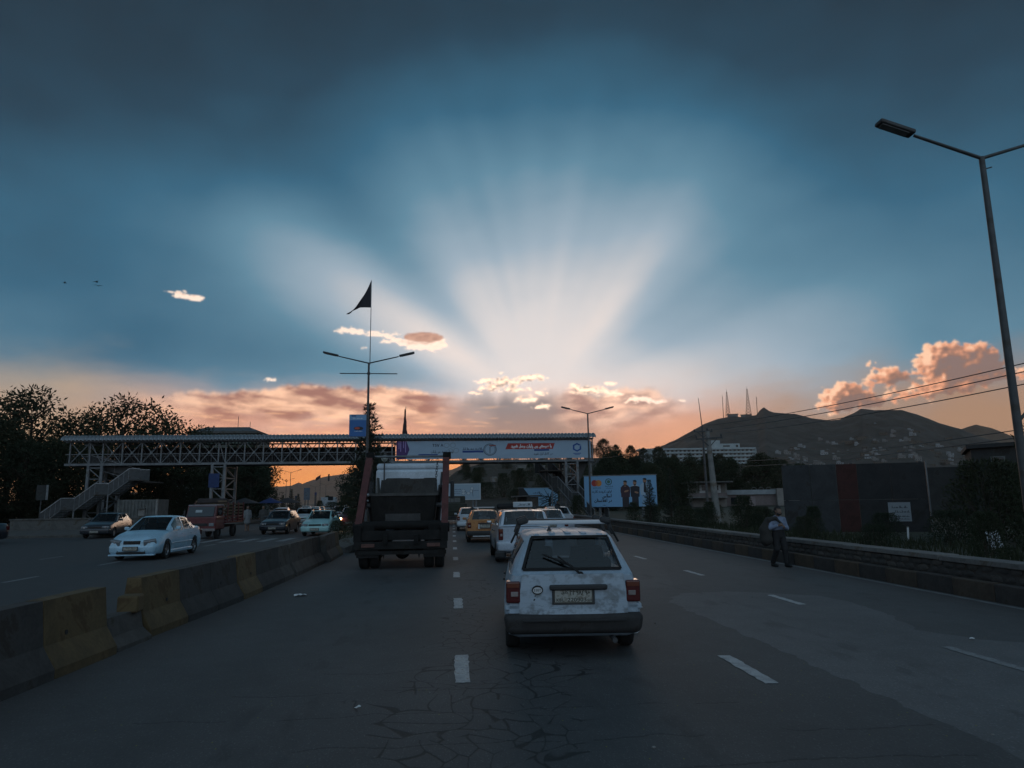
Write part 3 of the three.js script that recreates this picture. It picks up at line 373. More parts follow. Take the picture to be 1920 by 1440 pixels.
      if (f < landings || landings) { const e = s + (f < landings ? landL : 0.9), [xm, zm] = at((s + e) / 2, 0); part(st, 'landing', box(e - s, 0.08, width, xm, y, zm, ang), M.concreteDark); for (const o of [-width / 2, width / 2]) { const [xa, za] = at(s, o), [xb, zb] = at(e, o); part(st, 'handrail', bar([xa, y + 0.98, za], [xb, y + 0.98, zb], 0.055), M.rail); const q = new THREE.BufferGeometry(); q.setAttribute('position', new THREE.Float32BufferAttribute([xa, y, za, xb, y, zb, xb, y + 0.92, zb, xa, y + 0.92, za], 3)); q.setIndex([0, 1, 2, 0, 2, 3]); q.computeVertexNormals(); part(st, 'side_panel', q, M.sidePanel); if (f < landings) part(st, 'support', bar([xb, 0, zb], [xb, y, zb], 0.09), M.steel); } s = e; }
    }
    return st;
  }
  stairs([-34.5, 0.35, -63.4], [-27.6, 4.0, -63.4], 2.0, 2, 'staircase');
  stairs([-28.0, 4.05, -66.4], [-32.6, 5.45, -66.4], 1.5, 0, 'staircase');
  stairs([12.9, 0, -60.2], [9.3, 4.55, -69.2], 1.5, 2, 'staircase');
  part(b, 'gallery_landing', box(2.2, 0.1, 4.2, 9.6, 4.62, -68.6), M.concreteDark); part(b, 'gallery_landing', box(1.7, 0.1, 3.6, -27.4, 3.9, -65.3), M.concreteDark);

  // banner along the near side
  const bannerTex = canvasTex(2048, 208, (c, w, h) => {
    c.fillStyle = '#a9bed2'; c.fillRect(0, 0, w, h);
    c.fillStyle = '#5a3f78'; c.beginPath(); c.moveTo(0, 0); c.lineTo(104, 0); c.lineTo(136, 96); c.lineTo(96, 208); c.lineTo(0, 208); c.fill();
    c.fillStyle = '#b9a2d8'; for (const [x, l] of [[24, 90], [42, 120], [72, 80], [92, 130]]) c.fillRect(x, 0, 7, l);
    c.fillStyle = '#3a4652'; c.font = 'bold 44px sans-serif'; c.fillText('TSV A', 372, 66); c.strokeStyle = '#9aa7b2'; c.lineWidth = 9; for (const [x, y] of [[520, 52], [586, 50], [560, 116], [620, 112]]) { c.beginPath(); c.arc(x, y, 26, 0, 7); c.stroke(); }
    c.fillStyle = '#44505c'; ARABIC(c, 'وصل شوید بی پایان', 590, 132, 36, 0.12); c.fillStyle = '#22478c'; c.fillRect(228, 150, 200, 26);
    c.fillStyle = '#3c4a5a'; smallPrint(c, 690, 900, 100, 26); c.fillStyle = '#22478c'; c.fillRect(686, 112, 218, 24);
    c.strokeStyle = '#53636f'; c.lineWidth = 7; c.beginPath(); c.arc(974, 104, 66, 0, 7); c.stroke(); c.lineWidth = 3; c.beginPath(); c.arc(974, 104, 52, 0, 7); c.stroke(); for (let i = 0; i < 40; i++) { c.beginPath(); c.moveTo(974 + 53 * Math.cos(i * 0.157), 104 + 53 * Math.sin(i * 0.157)); c.lineTo(974 + 63 * Math.cos(i * 0.157), 104 + 63 * Math.sin(i * 0.157)); c.stroke(); } c.lineWidth = 8; c.beginPath(); c.moveTo(974, 142); c.lineTo(974, 74); c.lineTo(998, 66); c.stroke(); c.fillStyle = '#9c4038'; c.fillRect(966, 50, 70, 12);
    c.fillStyle = '#b23a34'; c.beginPath(); c.moveTo(1136, 100); c.lineTo(1164, 32); c.lineTo(1662, 32); c.lineTo(1640, 100); c.fill(); c.fillStyle = '#e6e4e8'; ARABIC(c, 'با دوستی بی پایان وصل شوید', 1626, 78, 44, 0.19);
    c.fillStyle = '#22478c'; c.fillRect(1440, 102, 160, 20); c.fillStyle = '#3c4650'; ARABIC(c, 'در کابل اول شوید', 1634, 164, 34, 0.11);
    c.strokeStyle = '#27549e'; c.lineWidth = 17; c.beginPath(); for (let i = 0; i < 6; i++) { const a = Math.PI / 6 + i * Math.PI / 3; c[i ? 'lineTo' : 'moveTo'](1900 + 42 * Math.cos(a), 84 + 42 * Math.sin(a)); if (i === 4) { } } c.closePath(); c.stroke(); c.fillStyle = '#a9bed2'; c.fillRect(1926, 62, 14, 10); c.fillStyle = '#27549e'; c.fillRect(1858, 150, 84, 8); c.fillRect(1872, 166, 56, 6);
  });
  const W = 18.2, Hh = 1.66, q = new THREE.PlaneGeometry(W, Hh, 90, 8), a = q.attributes.position; for (let i = 0; i < a.count; i++) { const x = a.getX(i), y = a.getY(i); a.setZ(i, 0.035 * fbm(x * 0.7, y * 1.2, 3) + 0.012 * Math.sin(x * 3.8 + y)); a.setY(i, y - 0.02 * Math.abs(Math.sin(x * 1.9)) * (y > 0 ? 0 : 1)); } q.computeVertexNormals(); q.translate(3.95, 6.56, ZF + 0.2);
  solid('banner', 'long pale advertising banner with red lettered strip hung on the footbridge', 'banner', q, mat([0.7, 0.7, 0.7], 0.75, { map: bannerTex, side: THREE.DoubleSide }), undefined, true);
  const q2 = new THREE.PlaneGeometry(26, 1.62, 60, 4), a2 = q2.attributes.position; for (let i = 0; i < a2.count; i++) a2.setZ(i, 0.04 * fbm(a2.getX(i) * 0.6, a2.getY(i), 3)); q2.computeVertexNormals(); q2.translate(-18.6, 6.36, ZB - 0.12);
  solid('banner', 'dark back of a banner hung on the far side of the footbridge', 'banner', q2, grain([0.035, 0.038, 0.045], 0.8, 0.6, { side: THREE.DoubleSide }));
  // small blue banner tied to the lattice pier
  const q3 = new THREE.PlaneGeometry(0.95, 1.25, 8, 8), a3 = q3.attributes.position; for (let i = 0; i < a3.count; i++) { a3.setZ(i, 0.05 * Math.sin(a3.getX(i) * 5)); a3.setY(i, a3.getY(i) - 0.12 * (0.25 - a3.getX(i) ** 2)); } q3.computeVertexNormals(); q3.translate(-21.3, 4.0, ZF + 0.2);
  solid('cloth_banner', 'small sagging blue cloth tied to the lattice pier behind the red lorry', 'banner', q3, grain([0.03, 0.055, 0.16], 0.85, 1, { side: THREE.DoubleSide }));
}
// ---------------------------------------------------------------- lamps, flags, wires
function streetLamp(pos, h, arm, rise, label, group, turn = 0, heads = true, flagPole = 0) {
  const t = thing('street_lamp', label, 'street lamp', pos, turn, group);
  part(t, 'pole', [cyl(0.1, 0.06, h, 0, h / 2, 0, 14), cyl(0.14, 0.13, 0.5, 0, 0.25, 0, 12), box(0.34, 0.04, 0.34, 0, 0.02, 0)], M.pole);
  for (const s of [-1, 1]) {
    const L = Math.hypot(arm, rise), k = 0.66;
    const ar = part(t, 'arm', rod([0, h - 0.03, 0], [s * arm * k, h - 0.03 + rise * k, 0], 0.042, 0.034, 8), M.pole);
    if (heads) { const hd = part(t, 'lamp_head', rbox(L * 0.34, 0.11, 0.28, 0.04, s * arm * 0.84, h + rise * 0.84, 0, 0, 0, s * Math.atan2(rise, arm)), M.steelDark); part(hd, 'diffuser', box(L * 0.26, 0.012, 0.2, s * arm * 0.85 + 0.02 * s, h + rise * 0.85 - 0.062, 0, 0, 0, s * Math.atan2(rise, arm)), grain([0.2, 0.21, 0.22], 0.3)); }
  }
  return t;
}
{
  const near = streetLamp([12.22, 0.3, -14], 9.24, 2.42, 0.78, 'tall twin-armed street lamp at the right edge, nearest of all the lamps', 'twin-armed street lamps');
  part(near, 'cable_clip', rod([0.05, 8.95, 0], [0.22, 9.0, 0], 0.015), M.pole);
  part(near, 'banner_bracket', [rod([0.05, 3.1, 0], [0.5, 3.6, 0.1], 0.035), rod([0.5, 3.6, 0.1], [0.55, 4.0, 0.1], 0.03)], M.pole);
  const md = streetLamp([-5.06, 0.15, -42], 10.08, 2.72, 0.64, 'twin-armed street lamp with a tall flagpole, standing in the median', 'twin-armed street lamps');
  part(md, 'cross_bar', rod([-1.72, 9.42, 0], [1.72, 9.4, 0], 0.03), M.pole); part(md, 'bracket', cyl(0.09, 0.09, 0.14, 0, 9.42, 0), M.pole);
  streetLamp([11.9, 0.3, -60], 9.04, 2.32, 0.57, 'twin-armed street lamp at the right end of the footbridge', 'twin-armed street lamps');
  const fp = thing('flagpole', 'thin pale flagpole rising above the median street lamp', 'flagpole', [-5.0, 10.1, -42]); part(fp, 'pole', cyl(0.03, 0.016, 5.35, 0, 2.68, 0, 8), M.galv);
  const flag = (w, h, droop) => { const g = new THREE.PlaneGeometry(1, 1, 24, 20), a = g.attributes.position; for (let i = 0; i < a.count; i++) { const u = a.getX(i) + 0.5, v = a.getY(i) + 0.5; const x = -u * w * (0.86 + 0.14 * (1 - v)) * (v < 0.5 ? 1 : 1), top = h * (1 - 0.0) - droop * u * 1.25, bot = -0.08 * h * Math.sin(u * 3) * 0 - 0.24 * h * Math.max(0, u - 0.45) * 1.9; a.setXYZ(i, x, lerp(bot, top, v * (1 - 0.86 * u)), 0.09 * Math.sin(u * 9 + v * 3) * u); } g.computeVertexNormals(); return g; };
  solid('flag', 'dark flag streaming left from the tall median flagpole', 'flag', flag(1.48, 1.75, 1.5).translate(-5.02, 13.7, -42), grain([0.035, 0.03, 0.04], 0.85, 1, { side: THREE.DoubleSide }));
  const fp2 = thing('flagpole', 'short flagpole with a furled flag showing above the footbridge canopy', 'flagpole', [-5.6, 0, -84]); part(fp2, 'pole', cyl(0.05, 0.03, 13.2, 0, 6.6, 0, 8), M.pole);
  { const g = new THREE.CylinderGeometry(0.06, 0.42, 3.1, 12, 10), a = g.attributes.position; for (let i = 0; i < a.count; i++) { const k = 1 + 0.35 * n3(a.getX(i) * 2, a.getY(i) * 0.9, a.getZ(i) * 2); a.setXYZ(i, a.getX(i) * k * 0.7 - 0.1, a.getY(i), a.getZ(i) * k); } g.computeVertexNormals(); solid('flag', 'furled dark flag hanging limp above the footbridge canopy', 'flag', g.translate(-5.6, 11.4, -84), grain([0.05, 0.03, 0.035], 0.85, 1)); }
  // blue sign on the median post
  const sg = thing('post_sign', 'blue and white upright sign mounted beside the median street lamp', 'sign', [-5.62, 6.38, -41.9]);
  part(sg, 'frame', rbox(1.02, 1.34, 0.08, 0.015), M.steel);
  const st = canvasTex(256, 340, (c, w, h) => { c.fillStyle = '#7fa9d2'; c.fillRect(0, 0, w, h); c.fillStyle = '#2f6cb0'; c.fillRect(0, 86, w, h - 86); c.fillStyle = '#224a80'; c.fillRect(30, 10, 70, 18); c.fillStyle = '#e8eef4'; smallPrint(c, 40, 200, 62, 20); c.fillStyle = '#1b2433'; c.beginPath(); c.ellipse(140, 216, 74, 30, 0, 0, 7); c.fill(); c.fillStyle = '#c04a3c'; c.beginPath(); c.ellipse(120, 212, 40, 18, 0, 0, 7); c.fill(); c.fillStyle = '#e8eef4'; smallPrint(c, 60, 200, 262, 18); });
  part(sg, 'face', sheet(0.98, 1.3, 0, 0, 0.045), mat([0.75, 0.75, 0.75], 0.5, { map: st }), true); part(sg, 'bracket', [bar([0.4, 0.45, 0], [0.62, 0.45, -0.05], 0.05), bar([0.4, -0.45, 0], [0.62, -0.45, -0.05], 0.05)], M.pole);
  // utility poles
  function utility(x, z, h, lean, label, thin) {
    const t = thing('utility_pole', label, 'utility pole', [x, -0.1, z], 0, 'concrete utility poles'); t.rotation.z = lean;
    part(t, 'pole', thin ? cyl(0.13, 0.08, h, 0, h / 2, 0, 10) : cyl(0.24, 0.13, h, 0, h / 2, 0, 14), thin ? M.pole : M.concrete); part(t, 'crossarm', box(1.7, 0.09, 0.1, 0, h - 0.46, 0.14), M.steelDark);
    for (const s of [-1, 1]) part(t, 'brace', bar([s * 0.5, h - 0.5, 0.14], [0, h - 0.98, 0.1], 0.05), M.steelDark);
    for (const s of [-0.8, 0, 0.8]) part(t, 'insulator', [cyl(0.045, 0.06, 0.1, s, s ? h - 0.36 : h + 0.05, s ? 0.14 : 0, 10), cyl(0.075, 0.03, 0.09, s, s ? h - 0.27 : h + 0.14, s ? 0.14 : 0, 10)], M.steelDark);
    return t;
  }
  utility(16.2, -42, 6.05, 0.055, 'leaning concrete utility pole with crossarm, standing behind the right-hand wall');
  const p2 = utility(22.3, -60, 8.2, 0.01, 'farther utility pole with a thin mast, half behind the leaning pole', true); part(p2, 'mast', rod([0, 8.1, 0], [-0.18, 10.8, 0], 0.05, 0.02), M.pole);
  utility(14.6, -73, 6.3, 0, 'distant utility pole between the footbridge end and the dark trees');
  const wire = (a, b, sag, label) => { const pts = []; for (let i = 0; i <= 10; i++) { const t = i / 10; pts.push([lerp(a[0], b[0], t), lerp(a[1], b[1], t) - sag * 4 * t * (1 - t), lerp(a[2], b[2], t)]); } solid('power_line', label, 'cable', tube(pts, 0.016, 40, 5), M.steelDark, 'overhead power lines'); };
  wire([15.1, 5.9, -41.9], [15.6, 5.15, -11.5], 0.3, 'lower of the two close power lines crossing the evening cloud'); wire([15.9, 6.3, -42], [16.4, 5.55, -11.5], 0.3, 'upper of the two close power lines crossing the evening cloud'); wire([16.6, 5.8, -41.9], [15.2, 4.75, -11.5], 0.3, 'third power line, crossing low over the hill crest at right');
  wire([22.6, 4.6, -52], [16.0, 3.75, -12], 0.25, 'thin power line low at the right in front of the far ridge'); wire([22.2, 4.2, -52], [15.6, 3.5, -12], 0.25, 'lowest thin power line at the right edge'); wire([15.1, 5.7, -41.9], [14.4, 6.1, -73], 0.35, 'slack power line running from the leaning pole back to the farthest pole');
}
// ---------------------------------------------------------------- cars: lofted body with cut wheel arches, open cabin with panes, wheels, lamps
const carCache = {};
function wheelParts(R, w, spokes) {
  const tyre = new THREE.LatheGeometry([[R * 0.6, -w / 2 + 0.012], [R * 0.9, -w / 2], [R * 0.975, -w / 2 + 0.018], [R, -w / 4], [R, w / 4], [R * 0.975, w / 2 - 0.018], [R * 0.9, w / 2], [R * 0.6, w / 2 - 0.012]].map((p) => new THREE.Vector2(...p)), 28).rotateZ(Math.PI / 2);
  const list = [new THREE.LatheGeometry([[R * 0.5, w / 2 - 0.05], [R * 0.58, w / 2 - 0.03], [R * 0.63, w / 2 - 0.008], [R * 0.61, -w / 2 + 0.02]].map((p) => new THREE.Vector2(...p)), 28).rotateZ(-Math.PI / 2), cyl(R * 0.16, R * 0.14, 0.04, w / 2 - 0.04, 0, 0, 14, 'x')];
  const disc = cyl(R * 0.56, R * 0.56, 0.01, w / 2 - 0.085, 0, 0, 24, 'x');
  for (let i = 0; i < spokes; i++) { const a = i * Math.PI * 2 / spokes; const s = box(0.022, R * 0.5, R * (spokes > 6 ? 0.13 : 0.17), w / 2 - 0.045, R * 0.32, 0); s.rotateX(a); list.push(s); }
  return { tyre: uvM(merged([tyre])), rim: uvM(merged(list)), disc: uvM(merged([disc])) };
}
// station: z, half width, bottom, widest height, belt height, belt half width, roof edge height, roof edge half width, top
function carShape(kind, S, F, opt) {
  if (carCache[kind]) return carCache[kind];
  const interp = (z) => { let i = 0; while (i < S.length - 2 && z > S[i + 1][0]) i++; const a = S[i], b = S[i + 1], p = S[Math.max(0, i - 1)], n = S[Math.min(S.length - 1, i + 2)], t = (z - a[0]) / (b[0] - a[0]), h = b[0] - a[0]; return a.map((v, k) => { if (!k) return z; const d = (b[k] - v) / h, dl = i > 0 ? (v - p[k]) / (a[0] - p[0]) : d, dr = i < S.length - 2 ? (n[k] - b[k]) / (n[0] - b[0]) : d; const m0 = dl * d <= 0 ? 0 : Math.sign(d) * Math.min(Math.abs(dl + d) / 2, 3 * Math.abs(d), 3 * Math.abs(dl)), m1 = dr * d <= 0 ? 0 : Math.sign(d) * Math.min(Math.abs(dr + d) / 2, 3 * Math.abs(d), 3 * Math.abs(dr)); const t2 = t * t, t3 = t2 * t; return (2 * t3 - 3 * t2 + 1) * v + (t3 - 2 * t2 + t) * h * m0 + (-2 * t3 + 3 * t2) * b[k] + (t3 - t2) * h * m1; }); };
  const zs = []; for (let i = 0; i < S.length - 1; i++) { const n = S[i + 1][0] - S[i][0] > 0.3 ? 5 : 3; for (let k = 0; k < n; k++) zs.push(lerp(S[i][0], S[i + 1][0], k / n)); } zs.push(S[S.length - 1][0]);
  const halfRing = (s) => { const [z, w, yb, ym, yB, wB, yr, wr, yt] = s, bonnet = z < opt.cowl || z > opt.tail; const pts = [[0, yb], [w * 0.8, yb], [w * 0.94, yb + 0.035], [w * 0.985, yb + 0.12], [w, ym - 0.06], [w * 1.0, ym + 0.03], [lerp(w, wB, 0.45), lerp(ym, yB, 0.55)], [lerp(w, wB, 0.8), lerp(ym, yB, 0.86)], [wB, yB]]; return bonnet ? [...pts, [lerp(wB, wr, 0.6), lerp(yB, yr, 0.85)], [wr, yr], [wr * 0.5, lerp(yr, yt, 0.8)], [0, yt]] : [...pts, [wB - 0.02, yB], [wB * 0.7, yB], [wB * 0.4, yB], [0, yB]]; };
  const pos = [], idx = []; const N = 13, full = 2 * N - 2;
  for (const z of zs) { const h = halfRing(interp(z)); for (let j = 0; j < N; j++) pos.push(h[j][0], h[j][1], z); for (let j = N - 2; j > 0; j--) pos.push(-h[j][0], h[j][1], z); }
  for (let i = 0; i < zs.length - 1; i++) for (let j = 0; j < full; j++) { const a = i * full + j, b = i * full + (j + 1) % full; idx.push(a, b, a + full, b, b + full, a + full); }
  const cap = (row, flip) => { const o = row * full; for (let j = 0; j < N - 1; j++) { const a = o + j, b = o + j + 1, c = o + (full - j) % full, d = o + (full - j - 1) % full; const q = j === 0 ? [[a, b, d]] : j === N - 2 ? [[a, b, c]] : [[a, b, d], [a, d, c]]; for (const t of q) idx.push(...(flip ? [t[0], t[2], t[1]] : t)); } };
  cap(0, true); cap(zs.length - 1, false);
  let hull = new THREE.BufferGeometry(); hull.setAttribute('position', new THREE.Float32BufferAttribute(pos, 3)); hull.setIndex(idx); hull.computeVertexNormals(); uvM(hull);
  const ev = new Evaluator(); ev.attributes = ['position', 'normal', 'uv']; let br = new Brush(hull); br.updateMatrixWorld();
  const arches = []; for (const z of [opt.front, opt.rear]) for (const s of [-1, 1]) { const c = new Brush(uvM(new THREE.CylinderGeometry(opt.R + 0.055, opt.R + 0.055, 0.34, 28).rotateZ(Math.PI / 2).translate(s * (opt.track + 0.08), opt.R + 0.01, z))); c.updateMatrixWorld(); br = ev.evaluate(br, c, SUBTRACTION); br.updateMatrixWorld(); }
  let hg = br.geometry.clone(); hg = hg.index ? hg.toNonIndexed() : hg; hg.clearGroups(); hg = toCreasedNormals(hg, 0.5); uvM(hg);
  // cabin: frame stations F: [z, belt y, belt w, roof edge y, roof edge w, top y, kind of the side bay that follows, kind of the top bay that follows]
  const body = [], glass = { windscreen: [], rear_window: [], side_window: [] };
  const ring = (f) => { const [z, yB, wB, yr, wr, yt, , , lean = 0] = f; const dz = (k) => lean * k; return { belt: [wB, yB, z], mid: [lerp(wB, wr, 0.5) + 0.018, lerp(yB, yr, 0.5), z], edge: [wr, yr, z], rail: [wr * 0.95, lerp(yr, yt, 0.5), z], frame: [wr * 0.88, lerp(yr, yt, 0.74), z], q: [wr * 0.5, lerp(yr, yt, 0.94), z], top: [0, yt, z] }; };
  const quad = (list, a, b, c, d, m) => { const f = (p) => (m ? [-p[0], p[1], p[2]] : p); const q = m ? [a, d, c, b] : [a, b, c, d]; const P = q.map(f); list.push(...P[0], ...P[1], ...P[2], ...P[0], ...P[2], ...P[3]); };
  const panes = [];
  for (let i = 0; i < F.length - 1; i++) { const A = ring(F[i]), B = ring(F[i + 1]), side = F[i][6], top = F[i][7]; for (const m of [0, 1]) { const tgt = side === 'g' ? [] : body; const lo = (p, q) => p.map((v, k) => lerp(v, q[k], 0.06)); quad(tgt, A.belt, B.belt, B.mid, A.mid, m); quad(tgt, A.mid, B.mid, B.edge, A.edge, m); if (side === 'g') panes.push(['side_window', tgt]); quad(body, A.edge, B.edge, B.rail, A.rail, m); quad(body, A.rail, B.rail, B.frame, A.frame, m); const tt = top === 'w' ? glass.windscreen : top === 'r' ? glass.rear_window : body; quad(tt, A.frame, B.frame, B.q, A.q, m); quad(tt, A.q, B.q, B.top, A.top, m); } }
  const geo = (l) => { let g = new THREE.BufferGeometry(); g.setAttribute('position', new THREE.Float32BufferAttribute(l, 3)); g.computeVertexNormals(); g = toCreasedNormals(g, 0.6); return uvM(g); };
  panes.push(['windscreen', glass.windscreen]); if (glass.rear_window.length) panes.push(['rear_window', glass.rear_window]);
  const wheel = wheelParts(opt.R, opt.tw, opt.spokes ?? 8);
  return (carCache[kind] = { hull: hg, cabin: geo(body), panes: panes.map(([n, l]) => [n, geo(l)]), wheel, opt });
}
const cleanPaint = (c, rough = 0.35) => mat(c, rough, { clearcoat: 0.7, clearcoatRoughness: 0.2, map: repeat(grainTex, 0.5) });
const paintOf = (c, rough = 0.42, coat = 0.6) => mat(c, rough, { clearcoat: coat, clearcoatRoughness: 0.12, map: repeat(wornTex, 0.35) });
const plates = {};
function plateTex(key, draw) { return (plates[key] ??= canvasTex(256, 104, (c, w, h) => { c.fillStyle = '#b9bab5'; c.fillRect(0, 0, w, h); c.strokeStyle = '#3c3c38'; c.lineWidth = 7; c.strokeRect(4, 4, w - 8, h - 8); c.fillStyle = '#35342f'; draw(c, w, h); })); }
const vaguePlate = () => plateTex('vague', (c) => { smallPrint(c, 26, 230, 52, 30); smallPrint(c, 26, 230, 90, 24); });
// builds the common car; o: { body, trim, bumper, tint, interior, plate }
function makeCar(shape, name, label, category, pos, turn, group, o) {
  const t = thing(name, label, category, pos, turn, group), k = shape.opt, bm = o.body, tr = o.bumper ?? bm;
  const body = shared(t, 'body', shape.hull, bm); shared(t, 'cabin', shape.cabin, o.cabin ?? bm).material.side = THREE.DoubleSide;
  for (const [n, g] of shape.panes) shared(t, n, g, n === 'side_window' ? (o.side ?? M.glass) : (o.tint ?? M.tint));
  for (const z of [k.front, k.rear]) for (const s of [-1, 1]) { const w = new THREE.Group(); w.name = 'wheel'; w.position.set(s * k.track, k.R, z); if (s < 0) w.rotation.y = Math.PI; t.add(w); shared(w, 'tyre', shape.wheel.tyre, M.rubber); shared(w, 'rim', shape.wheel.rim, o.rim ?? M.alloy); shared(w, 'brake_disc', shape.wheel.disc, M.black); }
  part(t, 'axle', [cyl(0.05, 0.05, k.track * 2 - 0.1, 0, k.R, k.front, 8, 'x'), cyl(0.05, 0.05, k.track * 2 - 0.1, 0, k.R, k.rear, 8, 'x')].slice(0, 1), M.black);
  part(t, 'axle', cyl(0.06, 0.06, k.track * 2 - 0.1, 0, k.R, k.rear, 8, 'x'), M.black);
  // seats
  for (const s of [-1, 1]) { part(t, 'front_seat', [rbox(0.46, 0.52, 0.16, 0.05, s * 0.36, k.belt + 0.0, k.seat, 0, 0.14), rbox(0.27, 0.17, 0.1, 0.04, s * 0.36, k.belt + 0.34, k.seat + 0.03)], M.seat); }
  part(t, 'rear_seat', rbox(1.16, 0.4, 0.16, 0.05, 0, k.belt - 0.04, k.seat + 0.9, 0, 0.12), M.seat);
  for (const s of [-1, 1]) part(t, 'headrest', rbox(0.25, 0.12, 0.09, 0.035, s * 0.36, k.belt + 0.2, k.seat + 0.93), M.seat);
  part(t, 'steering_wheel', new THREE.TorusGeometry(0.18, 0.018, 6, 20).rotateX(-0.4).translate(0.36, k.belt + 0.02, k.seat - 0.62), M.plastic);
  // mirrors
  for (const s of [-1, 1]) part(t, 'mirror', [rbox(0.17, 0.12, 0.09, 0.035, s * (k.mirror + 0.1), k.belt + 0.09, k.cowl + 0.42), box(0.08, 0.03, 0.05, s * k.mirror, k.belt + 0.05, k.cowl + 0.42)], o.mirror ?? bm);
  // bumpers
  const bump = (z, y, h, w, d) => { const g = rbox(w, h, d, Math.min(k.bumper === 'slim' ? 0.12 : 0.075, h / 2.2), 0, 0, 0, 0, 0, 0, 4), a = g.attributes.position; for (let i = 0; i < a.count; i++) { const t = clamp(0.5 - a.getY(i) / h), x = a.getX(i), q = Math.abs(x) / (w / 2); a.setX(i, x * (1 - 0.05 * t * t)); a.setZ(i, (a.getZ(i) - Math.sign(z) * 0.05 * q ** 4) * (1 - 0.12 * t * t)); } g.computeVertexNormals(); return toCreasedNormals(g, 0.9).translate(0, y, z); };
  part(t, 'front_bumper', k.bumper === 'slim' ? bump(-k.L / 2 + 0.1, k.bf[0], k.bf[1], k.W - 0.16, 0.3) : bump(-k.L / 2 + 0.03, k.bf[0], k.bf[1], k.W - 0.06, 0.24), tr);
  part(t, 'rear_bumper', k.bumper === 'slim' ? bump(k.L / 2 - 0.08, k.br[0], k.br[1], k.W - 0.18, 0.26) : bump(k.L / 2 - 0.03, k.br[0], k.br[1], k.W - 0.02, 0.26), o.rearBumper ?? tr);
  // lamps
  for (const s of [-1, 1]) {
    const h = part(t, 'headlight', rbox(k.hl[2], k.hl[3], 0.16, 0.03, s * k.hl[0], k.hl[1], -k.L / 2 + k.hl[4], s * -(k.hl[5] ?? 0.25), k.hl[6] ?? 0, s * (k.hl[7] ?? 0)), M.lens);
    part(h, 'bulb', cyl(0.05, 0.05, 0.03, s * k.hl[0], k.hl[1], -k.L / 2 + k.hl[4] - 0.075, 12, 'z'), M.chrome);
    const l = part(t, 'tail_light', rbox(k.tl[2], k.tl[3], 0.2, 0.025, s * k.tl[0], k.tl[1], k.L / 2 + k.tl[4]), o.tail ?? M.redDark);
    part(l, 'reversing_lens', rbox(k.tl[2] * 0.5, k.tl[3] * 0.22, 0.02, 0.008, s * (k.tl[0] - 0.015), k.tl[1] - 0.02, k.L / 2 + k.tl[4] + 0.098), grain([0.3, 0.26, 0.25], 0.3)); part(l, 'indicator_lens', rbox(k.tl[2] * 0.86, k.tl[3] * 0.24, 0.02, 0.008, s * k.tl[0], k.tl[1] + k.tl[3] * 0.32, k.L / 2 + k.tl[4] + 0.097), (M.amberDark ??= mat([0.12, 0.03, 0.014], 0.25, { clearcoat: 0.6 })));
  }
  part(t, 'grille', rbox(k.gr[1], k.gr[2], 0.06, 0.02, 0, k.gr[0], -k.L / 2 + k.gr[3]), M.black);
  const pt = o.plate ?? vaguePlate(), pm = (M.plate ??= mat([0.6, 0.6, 0.58], 0.5, { map: pt })), p2 = o.plate ? mat([0.62, 0.62, 0.6], 0.5, { map: o.plate }) : pm;
  part(t, 'front_plate', rbox(0.5, 0.15, 0.02, 0.006, 0, k.pf, -k.L / 2 - 0.1), M.plastic); part(t, 'front_plate_face', sheet(0.46, 0.13, 0, 0, 0).rotateY(Math.PI).translate(0, k.pf, -k.L / 2 - 0.112), pm, true);
  part(t, 'rear_plate', rbox(0.5, 0.2, 0.02, 0.006, 0, k.pr, k.L / 2 + k.prz), M.plastic); part(t, 'rear_plate_face', sheet(0.46, 0.17, 0, k.pr, k.L / 2 + k.prz + 0.012), p2, true);
  for (const s of [-1, 1]) for (const z of k.handles) part(t, 'door_handle', rbox(0.03, 0.03, 0.14, 0.012, s * (k.W / 2 - 0.012), k.belt - 0.13, z), o.handle ?? M.plastic);
  return t;
}
function roofRack(t, y, z, w, L, m = M.plastic) {
  for (const dz of [-L / 2, L / 2]) { part(t, 'rack_bar', rbox(w, 0.04, 0.07, 0.015, 0, y + 0.1, z + dz), m); for (const s of [-1, 1]) part(t, 'rack_foot', [rbox(0.09, 0.13, 0.12, 0.03, s * (w / 2 - 0.06), y + 0.06, z + dz), rbox(0.16, 0.05, 0.1, 0.02, s * (w / 2 + 0.02), y + 0.07, z + dz, 0, 0, s * -0.5)], M.plastic); }
}
// ---- estate car (the common local taxi)
const wagonS = [ // z, w, yb, ym, yB, wB, yr, wr, yt
  [-2.08, 0.66, 0.3, 0.5, 0.6, 0.62, 0.63, 0.54, 0.65], [-2.0, 0.755, 0.25, 0.5, 0.66, 0.71, 0.7, 0.62, 0.72], [-1.75, 0.8, 0.22, 0.52, 0.74, 0.75, 0.785, 0.66, 0.81], [-1.0, 0.815, 0.2, 0.55, 0.88, 0.755, 0.915, 0.66, 0.945], [-0.86, 0.815, 0.2, 0.55, 0.895, 0.755, 0.93, 0.65, 0.96], [0, 0.818, 0.19, 0.56, 0.92, 0.755, 0.94, 0.65, 0.95], [1.2, 0.818, 0.2, 0.57, 0.945, 0.752, 0.96, 0.65, 0.965], [1.85, 0.808, 0.23, 0.58, 0.96, 0.735, 0.965, 0.64, 0.97], [2.03, 0.785, 0.27, 0.58, 0.968, 0.71, 0.972, 0.62, 0.975], [2.08, 0.75, 0.3, 0.58, 0.955, 0.685, 0.962, 0.6, 0.965]];
